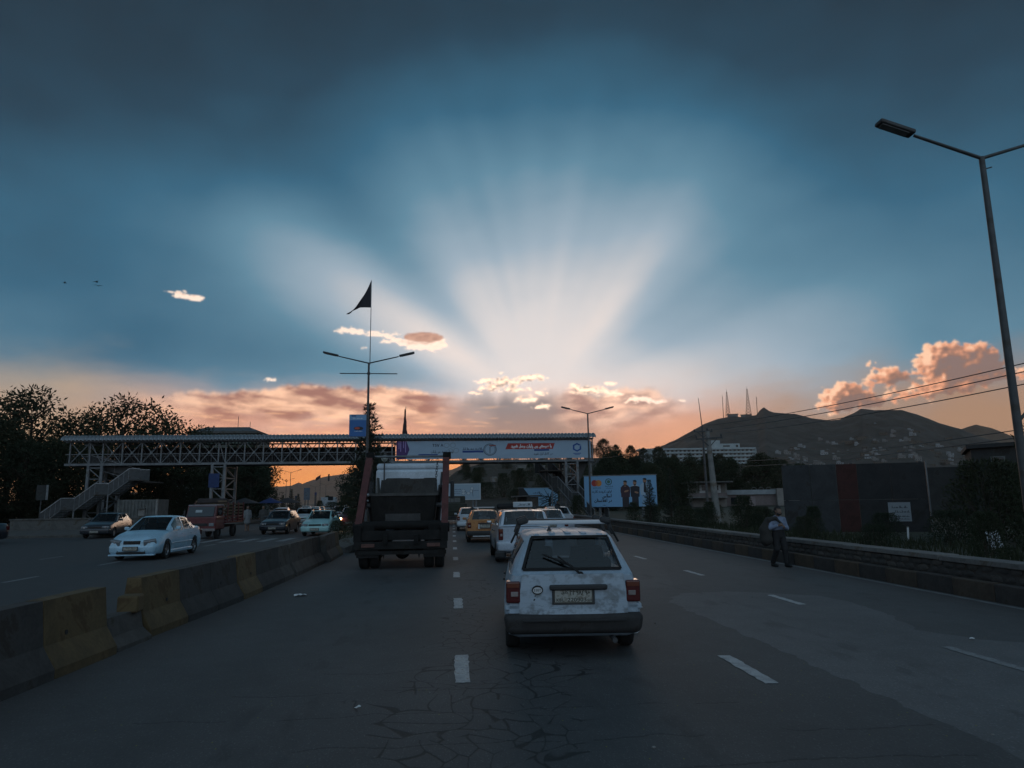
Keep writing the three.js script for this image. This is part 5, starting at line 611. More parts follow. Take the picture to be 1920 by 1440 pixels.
  part(t, 'beacon_post', rod([-0.86, 2.0, -3.78], [-0.86, 3.2, -3.78], 0.022), M.steelDark); part(t, 'beacon', [new THREE.TorusGeometry(0.095, 0.016, 8, 20).translate(-0.86, 3.3, -3.78), new THREE.SphereGeometry(0.07, 12, 8).translate(-0.86, 3.28, -3.8)], mat([0.2, 0.22, 0.2], 0.3));
  for (const [y, s] of [[2.02, 0.05], [1.86, 0.035], [1.25, 0.03], [1.1, 0.03]]) part(t, 'work_lamp', new THREE.SphereGeometry(s, 10, 8).translate(-1.0, y + 0.03, -0.45), M.lens);

  // -- army lorry
  const olive = worn([0.035, 0.04, 0.03], 0.8, 0.5), a = thing('army_lorry', 'dark olive covered lorry ahead of the ochre taxi', 'lorry', [0.05, 0, -58]);
  part(a, 'cargo_box', rbox(2.3, 1.0, 4.6, 0.04, 0, 1.15, -2.3), olive); part(a, 'cab', rbox(2.2, 1.4, 1.6, 0.12, 0, 1.6, -5.3), olive); part(a, 'cab_window', rbox(1.3, 0.4, 0.02, 0.02, 0, 1.95, -4.49), grain([0.12, 0.13, 0.13], 0.4)); part(a, 'tailgate', rbox(2.34, 0.5, 0.06, 0.02, 0, 1.25, 0.03), olive); part(a, 'hoop', [bar([-0.2, 1.6, -0.3], [-0.2, 2.5, -0.3], 0.05), bar([0.1, 1.6, -0.3], [0.1, 2.5, -0.3], 0.05), bar([-0.2, 2.5, -0.3], [0.1, 2.5, -0.3], 0.05)], M.steelDark); part(a, 'bumper', rbox(2.2, 0.3, 0.2, 0.04, 0, 0.5, 0.0), M.black);
  for (const z of [-0.9, -4.9]) for (const s of [-1, 1]) { const w = new THREE.Group(); w.name = 'wheel'; w.position.set(s * 0.95, R, z); a.add(w); shared(w, 'tyre', tyre, M.rubber); shared(w, 'rim', hub, olive); }

  // -- small red lorry with slatted sides
  const r = thing('red_lorry', 'small dark red lorry with slatted load bed behind the white saloon', 'lorry', [-13.55, 0, -39.4], Math.PI), redM = worn([0.13, 0.018, 0.022], 0.5, 0.5, { clearcoat: 0.4 });
  part(r, 'cab', [rbox(1.66, 0.72, 1.5, 0.08, 0, 0.86, 0.75, 0, 0, 0, 3), prism([[0.0, 1.18], [1.42, 1.18], [1.4, 1.8], [0.24, 1.8]], 1.52, 0.05).rotateY(-Math.PI / 2).translate(0, 0, 0.02)], redM).geometry; r.children[0].userData.label = 'dark red rounded cab';
  part(r, 'cab_roof', rbox(1.5, 0.08, 1.2, 0.035, 0, 1.81, 0.84), worn([0.32, 0.28, 0.32], 0.4, 0.6)); part(r, 'windscreen', rbox(1.36, 0.58, 0.02, 0.01, 0, 1.48, 0.09, 0, 0.36), M.darkPane); part(r, 'windscreen_card', box(0.34, 0.14, 0.01, 0.12, 1.5, 0.09, 0, 0.36), mat([0.3, 0.34, 0.36], 0.7)); for (const s of [-1, 1]) { part(r, 'door_window', rbox(0.02, 0.42, 0.72, 0.008, s * 0.775, 1.48, 0.78), M.darkPane); part(r, 'headlight', rbox(0.26, 0.16, 0.05, 0.02, s * 0.6, 0.78, -0.02), M.lens); part(r, 'mirror', rbox(0.1, 0.24, 0.07, 0.03, s * 0.94, 1.42, 0.3), M.plastic); }
  part(r, 'front_bumper', rbox(1.62, 0.14, 0.1, 0.03, 0, 0.5, -0.05), worn([0.24, 0.22, 0.22], 0.4, 1)); part(r, 'grille', rbox(0.8, 0.14, 0.03, 0.01, 0, 0.78, -0.01), M.black); part(r, 'front_plate', rbox(0.44, 0.13, 0.02, 0.005, 0.2, 0.62, -0.08), mat([0.4, 0.4, 0.38], 0.5));
  part(r, 'load_bed', [box(1.76, 0.1, 3.2, 0, 0.86, 3.15)], redM); for (const s of [-1, 1]) { for (let i = 0; i < 6; i++) part(r, 'side_slat', box(0.03, 0.1, 3.2, s * 0.87, 1.0 + i * 0.17, 3.15), i < 2 ? redM : M.wood); for (let i = 0; i < 4; i++) part(r, 'side_stake', box(0.06, 1.1, 0.07, s * 0.9, 1.42, 1.7 + i * 0.98), redM); } for (let i = 0; i < 7; i++) part(r, 'front_slat', box(1.7, 0.1, 0.03, 0, 1.0 + i * 0.17, 1.6), i < 2 ? redM : M.wood);
  part(r, 'tarpaulin', [rbox(1.6, 0.3, 1.1, 0.1, 0, 2.0, 2.1, 0.1, 0.1)], worn([0.05, 0.04, 0.04], 0.9, 0.8)); part(r, 'chassis', box(0.7, 0.14, 4.2, 0, 0.62, 2.4), M.black);
  for (const z of [0.75, 3.5]) for (const s of [-1, 1]) { const w = new THREE.Group(); w.name = 'wheel'; w.position.set(s * 0.68, 0.36, z); w.scale.setScalar(0.78); r.add(w); shared(w, 'tyre', tyre, M.rubber); shared(w, 'rim', hub, M.steelDark); }
}
// ---------------------------------------------------------------- hills: ridge lines as seen from the road, each at its own distance
const pol = (az, R, y = 0) => { const a = az * Math.PI / 180; return [Math.sin(a) * R, y, -Math.cos(a) * R]; };
function hill(name, ridge, R0, R1, R2, rough, m, base = -2) {
  const a0 = ridge[0][0], a1 = ridge[ridge.length - 1][0], n = Math.max(60, Math.ceil((a1 - a0) / 0.12)), K = 44, pos = [], idx = [];
  const H = (az, t) => { const el = ramp(ridge, az), top = Math.tan(el * Math.PI / 180) * R0 + 1.84, edge = sstep(0, 1.2, az - a0) * sstep(0, 1.2, a1 - az); const shape = t < 1 ? (0.75 * t + 0.25 * t * t) : 1 - (t - 1) * 0.8; const R = t < 1 ? lerp(R1, R0, t) : lerp(R0, R2, t - 1), [x, , z] = pol(az, R); const crest = t > 1 ? 1 : t; const gully = rough * (0.5 - Math.abs(fbm(x / (rough * 9), z / (rough * 9), 5))) * 1.3 * crest * (1 - 0.86 * sstep(0.8, 1, crest)); return Math.max(base, base + (top - base) * shape * (0.2 + 0.8 * edge) + gully); };
  for (let i = 0; i <= n; i++) for (let k = 0; k <= K; k++) { const az = lerp(a0, a1, i / n), t = k <= 36 ? k / 36 : 1 + (k - 36) / 8, R = t < 1 ? lerp(R1, R0, t) : lerp(R0, R2, t - 1), [x, , z] = pol(az, R); pos.push(x, H(az, t), z); }
  for (let i = 0; i < n; i++) for (let k = 0; k < K; k++) { const a = i * (K + 1) + k, b = a + K + 1; idx.push(a, b, a + 1, a + 1, b, b + 1); }
  const g = new THREE.BufferGeometry(); g.setAttribute('position', new THREE.Float32BufferAttribute(pos, 3)); g.setIndex(idx); g.computeVertexNormals();
  structure(name, g, m).material.side = THREE.DoubleSide;
  return (az, t) => { const R = t < 1 ? lerp(R1, R0, t) : lerp(R0, R2, t - 1); return pol(az, R, H(az, t)); };
}
const hillTex = texture(512, 512, (x, y) => { const a = coarse(x, y), b = fine(x, y), v = 200 + 45 * a + 30 * b; const g = sstep(0.1, 0.5, b - a * 0.4); return [v * (1 - 0.25 * g), v * (0.96 - 0.18 * g), v * (0.88 - 0.22 * g)]; });
const earthM = (c, k) => mat(c, 0.95, { map: repeat(hillTex, k), bumpMap: repeat(bumpTex, k * 4), bumpScale: 0.1 });
const towerHill = hill('hill', [[12.6, 2.0], [13.15, 2.38], [14.9, 3.29], [16.62, 3.89], [18.34, 4.65], [19.63, 5.37], [20.39, 5.72], [21.52, 6.13], [22.74, 6.24], [23.42, 6.13], [24.46, 6.24], [24.72, 6.56], [25.05, 6.83], [25.42, 6.52], [25.8, 6.37], [27.25, 6.25], [28.36, 5.86], [29.7, 5.54], [30.36, 5.58], [31.3, 5.99], [31.82, 6.27], [32.72, 6.09], [33.59, 6.14], [34.44, 6.08], [35.4, 5.63], [36.63, 4.9], [37.86, 4.44], [39.02, 3.74], [40.44, 3.08], [42.37, 2.49], [44.67, 1.43], [47, 0.9]], 1600, 560, 2300, 26, earthM([0.092, 0.09, 0.094], 0.012));
hill('far_mountain', [[33, 2.2], [34.48, 2.94], [37.17, 3.93], [37.85, 4.4], [38.81, 4.67], [39.69, 4.35], [40.81, 3.77], [42.53, 3.87], [44.6, 3.12], [47.2, 1.66], [50, 1.2]], 3200, 2500, 3600, 32, earthM([0.17, 0.14, 0.12], 0.003));
hill('far_mountain', [[-30, 0.6], [-24, 0.9], [-18.92, 0.85], [-16.33, 1.1], [-13.49, 1.29], [-12.58, 1.36], [-12.07, 1.61], [-11.79, 1.48], [-10.99, 1.81], [-10.15, 2.01], [-8.84, 2.22], [-7.18, 2.38], [-5.5, 2.2], [-3.8, 2.44], [-2.08, 2.25], [-0.78, 2.41], [0.09, 2.58], [0.87, 2.92], [1.61, 3.08], [2.71, 2.9], [4.45, 2.53], [6.62, 1.9], [10, 1.2]], 7000, 5200, 7700, 60, earthM([0.17, 0.14, 0.12], 0.003));
const parkHill = hill('wooded_hill', [[-2.4, 0.4], [-2.07, 0.88], [-0.26, 1.93], [0.35, 2.4], [1.39, 2.74], [2.71, 3.07], [4.9, 3.13], [7.09, 3.27], [9.28, 3.06], [11.02, 3.29], [13.62, 3.32], [15.73, 2.84], [17.8, 2.28], [20.65, 1.9], [24.21, 1.6], [27.28, 1.3], [31, 1.5], [34, 1.6], [38, 1.3], [43, 0.9], [46, 0.5]], 300, 110, 460, 2.5, earthM([0.045, 0.045, 0.038], 0.06), 0);
// masts on the crest
{
  function mast(az, R, w, h, label, lattice) {
    const [x, y, z] = towerHill(az, 1.0), k = V(x, 0, z).normalize(); const t = thing('radio_mast', label, 'mast', [x, y - 2, z], -az * Math.PI / 180, 'radio masts on the hilltop');
    if (!lattice) { part(t, 'pole', cyl(0.7, 0.35, h, 0, h / 2, 0, 8), M.redDarkMast ??= worn([0.16, 0.1, 0.09], 0.8, 0.05)); for (let i = 1; i < 4; i++) part(t, 'antenna', box(1.6, 1.6, 1.6, 0.6, h * (0.5 + i * 0.13), 0.6), M.redDarkMast); return; }
    const m = (M.redDarkMast ??= worn([0.16, 0.1, 0.09], 0.8, 0.05)); const W = (f) => lerp(w / 2, 0.5, f ** 0.8);
    for (const [sx, sz] of [[-1, -1], [1, -1], [-1, 1], [1, 1]]) part(t, 'leg', rod([sx * W(0), 0, sz * W(0)], [sx * W(0.94), h * 0.94, sz * W(0.94)], 0.42, 0.3, 5), m);
    for (let i = 0; i < 9; i++) { const f0 = i / 9 * 0.94, f1 = (i + 1) / 9 * 0.94; for (const sz of [-1, 1]) { part(t, 'brace', rod([-W(f0), h * f0, sz * W(f0)], [W(f1), h * f1, sz * W(f1)], 0.26, 0.26, 4), m); part(t, 'brace', rod([W(f0), h * f0, sz * W(f0)], [-W(f1), h * f1, sz * W(f1)], 0.26, 0.26, 4), m); } }
    part(t, 'spire', cyl(0.4, 0.2, h * 0.14, 0, h * 0.98, 0, 6), m);
  }
  mast(22.0, 1600, 5, 52, 'slim single-pole radio mast, leftmost on the hilltop', false); mast(22.35, 1600, 10, 62, 'lattice radio mast close beside the leftmost mast on the hilltop', true); mast(23.9, 1600, 12, 66, 'tallest lattice radio mast in the middle of the hilltop', true); mast(24.55, 1600, 4, 40, 'short thin radio mast, rightmost on the hilltop', false);
  for (const [az, l] of [[22.7, 'low hut at the foot of the lattice radio mast on the hilltop'], [23.7, 'low hut at the foot of the tallest radio mast']]) { const [x, y, z] = towerHill(az, 1.0), t = thing('hut', l, 'hut', [x, y - 3, z], -az * Math.PI / 180); part(t, 'wall', box(22, 7, 9, 0, 3.5, 0), M.concrete); part(t, 'roof', box(24, 0.8, 10, 0, 7.4, 0), M.concreteDark); }
}
// houses on the hillside
{
  const wallM = [[0.16, 0.14, 0.12], [0.26, 0.25, 0.24], [0.13, 0.11, 0.09], [0.36, 0.37, 0.38], [0.11, 0.095, 0.08]].map((c) => grain(c, 0.9, 0.1)), winM = M.darkPane, roofM = [grain([0.13, 0.115, 0.1], 0.9, 0.1), grain([0.2, 0.19, 0.18], 0.9, 0.1)];
  const protos = []; for (let v = 0; v < 5; v++) { const g = new THREE.Group(), w = rr(9, 17), h = rr(4, 7.5), d = rr(7, 10); g.name = 'hill_house'; part(g, 'wall', v % 2 ? [box(w, h, d, 0, h / 2, 0), box(w * 0.5, h * 0.7, d * 0.8, -w * 0.2, h * 1.3, 0)] : box(w, h, d, 0, h / 2, 0), wallM[v]); part(g, 'roof', box(w + 0.8, 0.5, d + 0.8, 0, h + 0.26, 0), roofM[v % 2]); for (let i = 0; i < 3; i++) part(g, 'window', box(1.5, 1.6, 0.3, (i - 1) * w * 0.3, h * 0.55, d / 2 + 0.05), winM); part(g, 'door', box(1.3, 2.4, 0.25, w * 0.16, 1.2, d / 2 + 0.06), M.wood); protos.push(g); }
  const words = ['mud-brown flat-roofed house on the right-hand hillside', 'pale flat-roofed house with a rooftop room on the right-hand hillside', 'dull brown flat-roofed house on the right-hand hillside', 'whitish house with a rooftop room on the right-hand hillside', 'dark earthen flat-roofed house on the right-hand hillside'];
  let n = 0; const seen = []; for (let i = 0; i < 3000 && n < 260; i++) { const az = rr(25.5, 41.5), t = rr(0.12, 0.72) * (az < 28 ? 0.6 : 1); const dens = 1 - 0.93 * sstep(0.35, 0.7, t); if (rnd() > dens * (0.3 + 0.7 * sstep(-0.3, 0.3, fbm(az * 0.5, t * 4, 3)))) continue; const p = towerHill(az, t); if (seen.some((q) => Math.hypot(q[0] - p[0], q[2] - p[2]) < 9)) continue; seen.push(p); const v = Math.floor(rnd() * 5), c = protos[v].clone(); c.name = numbered('hill_house'); c.position.set(p[0], p[1] - 1.2, p[2]); c.rotation.y = -az * Math.PI / 180 + rr(-0.35, 0.35); c.scale.setScalar(rr(0.3, 0.62)); c.userData = { label: words[v], category: 'house', group: 'houses on the hillside' }; scene.add(c); n++; }
}
// long pale hotel below the hill
{
  const t = thing('hotel_building', 'long pale multi-storey building with balcony bands at the foot of the hill', 'building', [216, 27, -600], -0.06);
  const pale = grain([0.42, 0.47, 0.48], 0.8, 0.05), L = 100;
  part(t, 'wall', box(L, 16.6, 12, 0, 8.3, -1), pale);
  part(t, 'end_wall', box(9.5, 16.6, 13.6, -L / 2 + 4.4, 8.3, -0.4), pale); for (let i = 0; i < 4; i++) part(t, 'end_window', box(0.9, 1.1, 0.2, -L / 2 + 4.4, 3.4 + i * 3.3, 6.45), M.darkPane);
  part(t, 'end_wall', box(1.2, 16.6, 13.6, L / 2 + 0.3, 8.3, -0.4), pale);
  for (let f = 0; f < 5; f++) { part(t, 'balcony_band', box(L - 10.2, 1.5, 1.7, 5.0, 1.2 + f * 3.25, 6.0), pale); for (let i = 0; i < 24; i++) { const w = part(t, 'window', box(1.9, 1.5, 0.2, -L / 2 + 12 + i * 3.68, 2.75 + f * 3.25, 5.1), M.darkPane); } for (let i = 0; i < 25; i++) if (i % 2) part(t, 'partition', box(0.25, 1.8, 1.4, -L / 2 + 10.2 + i * 3.68, 2.85 + f * 3.25, 5.8), pale); }
  part(t, 'roof_slab', box(L + 3, 1.5, 15, -1, 17.3, -0.5), pale); part(t, 'stair_tower', box(9, 7.5, 8, 16, 21.2, -2), pale); part(t, 'plant_room', box(18, 4.2, 8, 29, 19.9, -2), pale); part(t, 'plant_window', box(6, 1.2, 0.3, 26, 19.8, 2.1), M.darkPane); part(t, 'plant_window', box(2, 2, 0.3, 35.5, 19.8, 2.1), M.darkPane);
  // terrace it stands on
  structure('hotel_terrace', (() => { const g = new THREE.CylinderGeometry(90, 190, 29, 40, 3).translate(216, 12.5, -600); return g; })(), earthM([0.05, 0.05, 0.036], 0.05));
}
// buildings near the bridge
{
  const b = thing('office_building', 'grey-green block with shallow hipped roof showing above the footbridge', 'building', [-41.2, 0, -134], 0.0), wl = grain([0.13, 0.14, 0.12], 0.85, 0.3);
  part(b, 'wall', box(11.6, 14.6, 9, 0, 7.3, 0), wl); part(b, 'cornice', box(12.4, 0.35, 9.8, 0, 14.75, 0), M.concreteDark); part(b, 'roof', (() => { const g = new THREE.CylinderGeometry(5.4, 8.8, 0.95, 4, 1).rotateY(Math.PI / 4).scale(1, 1, 0.75); return g.translate(0, 15.4, 0); })(), worn([0.14, 0.15, 0.16], 0.5, 0.3)); for (let f = 0; f < 4; f++) for (let i = 0; i < 5; i++) { const w = part(b, 'window', rbox(1.25, 1.5, 0.12, 0.03, -4.4 + i * 2.2, 3.0 + f * 3.3 + 0.5, 4.5), worn([0.3, 0.32, 0.3], 0.7, 0.5)); part(w, 'pane', box(1.05, 1.3, 0.05, -4.4 + i * 2.2, 3.5 + f * 3.3, 4.57), (M.greenPane ??= mat([0.04, 0.1, 0.09], 0.1))); }
  part(b, 'roof_mast', rod([1.0, 15.6, 0], [1.0, 18.2, 0], 0.05), M.pole); part(b, 'roof_mast', rod([3.2, 15.6, 0], [3.2, 17.2, 0], 0.05), M.pole); part(b, 'roof_lamp', [rod([-3.4, 15.5, 0], [-3.4, 16.2, 0], 0.05), new THREE.SphereGeometry(0.16, 10, 8).translate(-3.4, 16.3, 0)], M.pole);
  const w = thing('white_building', 'narrow white rendered building half hidden behind the lattice pier', 'building', [-35.4, 0, -97]), wm = grain([0.42, 0.46, 0.48], 0.8, 0.4); part(w, 'wall', box(3.6, 5.2, 6, 0, 2.6, 0), wm); part(w, 'parapet', box(3.9, 0.6, 6.2, 0, 5.3, 0), grain([0.3, 0.36, 0.35], 0.8, 0.4)); for (const [x, y] of [[-0.9, 3.6], [0.6, 3.6], [-0.9, 1.6], [0.6, 1.6]]) { const f = part(w, 'window', box(0.8, 1.0, 0.1, x, y, 3.02), wm); part(f, 'pane', box(0.66, 0.86, 0.04, x, y, 3.06), M.darkPane); }
  const gh = thing('green_building', 'low grey-green building glimpsed between the left trees under the bridge', 'building', [-33.5, 0, -112]); part(gh, 'wall', box(9, 7.2, 6, 0, 3.6, 0), grain([0.1, 0.12, 0.11], 0.85, 0.4)); part(gh, 'roof', box(9.6, 0.3, 6.6, 0, 7.3, 0), M.concreteDark); for (let i = 0; i < 4; i++) { const q = part(gh, 'window', box(1.0, 1.2, 0.1, -3 + i * 2, 5.4, 3.02), M.white); part(q, 'pane', box(0.85, 1.05, 0.04, -3 + i * 2, 5.4, 3.07), M.darkPane); }
  // corrugated steel shed and the low wall under the left stairs
  const s = thing('steel_shed', 'grey corrugated shipping container beside the left-hand staircase', 'container', [-24.95, 0, -59.5]), cm = worn([0.14, 0.145, 0.14], 0.75, 0.5); const ribs = []; part(s, 'body', box(3.0, 2.3, 2.2, 0, 1.17, 0), cm); for (let i = 0; i < 11; i++) part(s, 'corrugation', box(0.14, 2.16, 0.06, -1.36 + i * 0.26, 1.17, 1.12), cm); part(s, 'corner_post', box(0.16, 2.34, 0.16, 1.46, 1.18, 1.1), worn([0.26, 0.26, 0.25], 0.7, 0.6)); part(s, 'corner_post', box(0.16, 2.34, 0.16, -1.46, 1.18, 1.1), cm); part(s, 'hatch', rbox(0.5, 0.55, 0.06, 0.02, 0.35, 1.3, 1.17), M.concrete); part(s, 'hatch_hood', box(0.6, 0.06, 0.3, 0.35, 1.62, 1.2), cm);
  const wall = thing('boundary_wall', 'low rendered wall in front of the left-hand staircase', 'wall', [-27.3, 0, -54.5], 0.03), wmat = worn([0.11, 0.11, 0.105], 0.9, 0.4); part(wall, 'wall_face', box(9.4, 0.95, 0.3, 0, 0.45, 0), wmat); part(wall, 'coping', box(9.5, 0.1, 0.42, 0, 0.96, 0), M.concreteDark); part(wall, 'plinth', box(9.45, 0.2, 0.38, 0, 0.1, 0), M.concreteDark);
  structure('pavement', rbox(16, 0.3, 42, 0.05, -27.2, 0.02, -66), worn([0.1, 0.097, 0.09], 0.92, 0.4)); structure('pavement', [rbox(5.5, 0.26, 26, 0.05, -25.2, 0.0, -36)], worn([0.085, 0.08, 0.075], 0.92, 0.4)).removeFromParent();
  const bin = thing('road_sign', 'small pale notice on a post beside the left trees', 'sign', [-33.2, 0, -60]); part(bin, 'post', cyl(0.04, 0.04, 3.6, 0, 1.8, 0, 8), M.pole); part(bin, 'board', rbox(0.7, 1.2, 0.05, 0.01, 0, 3.0, 0.04, 0.5), worn([0.04, 0.045, 0.045], 0.8, 0.8)); part(bin, 'bright_edge', rbox(0.16, 1.2, 0.05, 0.01, 0.46, 3.0, 0.08, 0.2), worn([0.2, 0.22, 0.23], 0.6, 0.8));
  // villas to the right
  const v = thing('villa', 'two-storey villa with a covered balcony behind the leaning utility pole', 'house', [41.3, 0.2, -112], -0.25), vw = grain([0.26, 0.24, 0.22], 0.85, 0.3), pinkish = grain([0.2, 0.16, 0.155], 0.85, 0.3);
  part(v, 'wall', box(5.4, 4.0, 6, 0.4, 2.0, -1), vw); part(v, 'balcony_floor', box(6.2, 0.18, 2.2, 0, 1.7, 2.6), M.concrete); part(v, 'balcony_parapet', box(6.0, 0.6, 0.12, 0, 2.1, 3.6), pinkish); part(v, 'roof', box(7.4, 0.22, 9, 0.2, 4.1, 0), M.concreteDark); for (const x of [-2.9, -1.6, 2.9]) part(v, 'column', box(0.2, 2.4, 0.2, x, 2.9, 3.5), M.concrete); for (const x of [-0.4, 1.6]) { const f = part(v, 'window', box(1.3, 1.4, 0.1, x, 3.0, 2.02), M.white); part(f, 'pane', box(0.6, 0.8, 0.06, x, 3.2, 2.07), M.darkPane); } part(v, 'door', box(0.9, 1.3, 0.1, 1.4, 0.9, 2.05), M.darkPane);
  const v2 = thing('long_house', 'long low house with pale parapet between the pole and the dark hoarding', 'house', [49.8, 0.2, -112], -0.2); part(v2, 'wall', box(11, 2.4, 6, 0, 1.2, -1), pinkish); part(v2, 'parapet', box(11.4, 0.75, 6.6, 0, 2.45, -1), grain([0.32, 0.35, 0.37], 0.8, 0.3)); for (const x of [-3.9, -1.9]) part(v2, 'window', box(0.9, 1.1, 0.1, x, 1.1, 2.03), M.darkPane); part(v2, 'porch_column', box(0.3, 1.9, 0.3, -3.0, 0.95, 2.6), vw); part(v2, 'porch_column', box(0.9, 1.7, 0.3, -1.1, 0.9, 2.6), grain([0.3, 0.24, 0.24], 0.85, 0.3)); part(v2, 'end_room', box(3.4, 3.0, 4, 4.4, 1.5, 1), vw); part(v2, 'dome_frame', [0, 1, 2].map((i) => new THREE.TorusGeometry(0.4, 0.035, 5, 12, Math.PI).translate(-0.6 + i * 1.15, 2.8, 2)), M.concrete).userData.kind = 'stuff';
  const dk = thing('dark_building', 'unlit dark building with small broken windows at the right edge', 'building', [41.2, 0, -44], -0.62), dm = worn([0.035, 0.036, 0.036], 0.9, 0.3); part(dk, 'wall', box(10.5, 5.0, 8, 0, 2.5, 0), dm); part(dk, 'low_wing', box(4, 3.7, 6, -6.6, 1.85, 0.5), dm); part(dk, 'roof', box(11, 0.25, 8.6, 0, 5.12, 0, 0, 0, 0.03), M.black); for (let i = 0; i < 5; i++) { const f = part(dk, 'window', box(0.8, 0.55, 0.1, -3.8 + i * 1.6, 4.0, 4.03), worn([0.12, 0.13, 0.13], 0.7, 1)); part(f, 'pane', box(0.6, 0.4, 0.05, -3.8 + i * 1.6, 4.0, 4.08), M.darkPane); }
  // kiosk
  const k = thing('roadside_kiosk', 'small open-fronted kiosk with flat roof below the right-hand stairs', 'kiosk', [7.75, 0.2, -73]), km = worn([0.12, 0.115, 0.11], 0.85, 0.5); part(k, 'side_wall', box(1.2, 2.0, 0.12, 0.55, 1.0, 0.5), worn([0.2, 0.19, 0.18], 0.85, 0.5)); part(k, 'back_wall', box(2.3, 2.0, 0.1, 0, 1.0, -0.9), km); part(k, 'post', box(0.14, 2.0, 0.14, -1.1, 1.0, 0.6), M.concrete); part(k, 'roof', box(2.9, 0.14, 2.2, -0.1, 2.08, -0.1, 0, 0, 0.03), worn([0.22, 0.22, 0.22], 0.7, 0.5)); part(k, 'counter', box(1.2, 0.9, 0.5, -0.5, 0.45, 0.4), M.wood);
  const g2 = thing('white_house', 'small white house on the wooded slope beyond the bridge', 'house', [9.5, 0, -175], 0.2); { const p = parkHill(3.4, 0.42); g2.position.set(...p); } part(g2, 'wall', box(1.4, 1.5, 2, 0, 0.6, 0), M.concrete); part(g2, 'roof', box(1.7, 0.15, 2.3, 0, 1.42, 0), M.concreteDark); part(g2, 'door', box(0.35, 0.8, 0.08, 0.3, 0.4, 1.02), M.wood);
  const g3 = thing('white_house', 'long pale retaining house on the wooded slope above the kiosk', 'house', [0, 0, 0], 0.1); { const p = parkHill(6.4, 0.62); g3.position.set(...p); } part(g3, 'wall', box(9, 1.6, 3, 0, 0.5, 0), grain([0.22, 0.22, 0.21], 0.8, 0.3)); part(g3, 'parapet', box(9.3, 0.3, 3.3, 0, 1.4, 0), M.concrete);
}

scene.fog = new THREE.FogExp2(new THREE.Color(1, 0.62, 0.46), 0.00008);
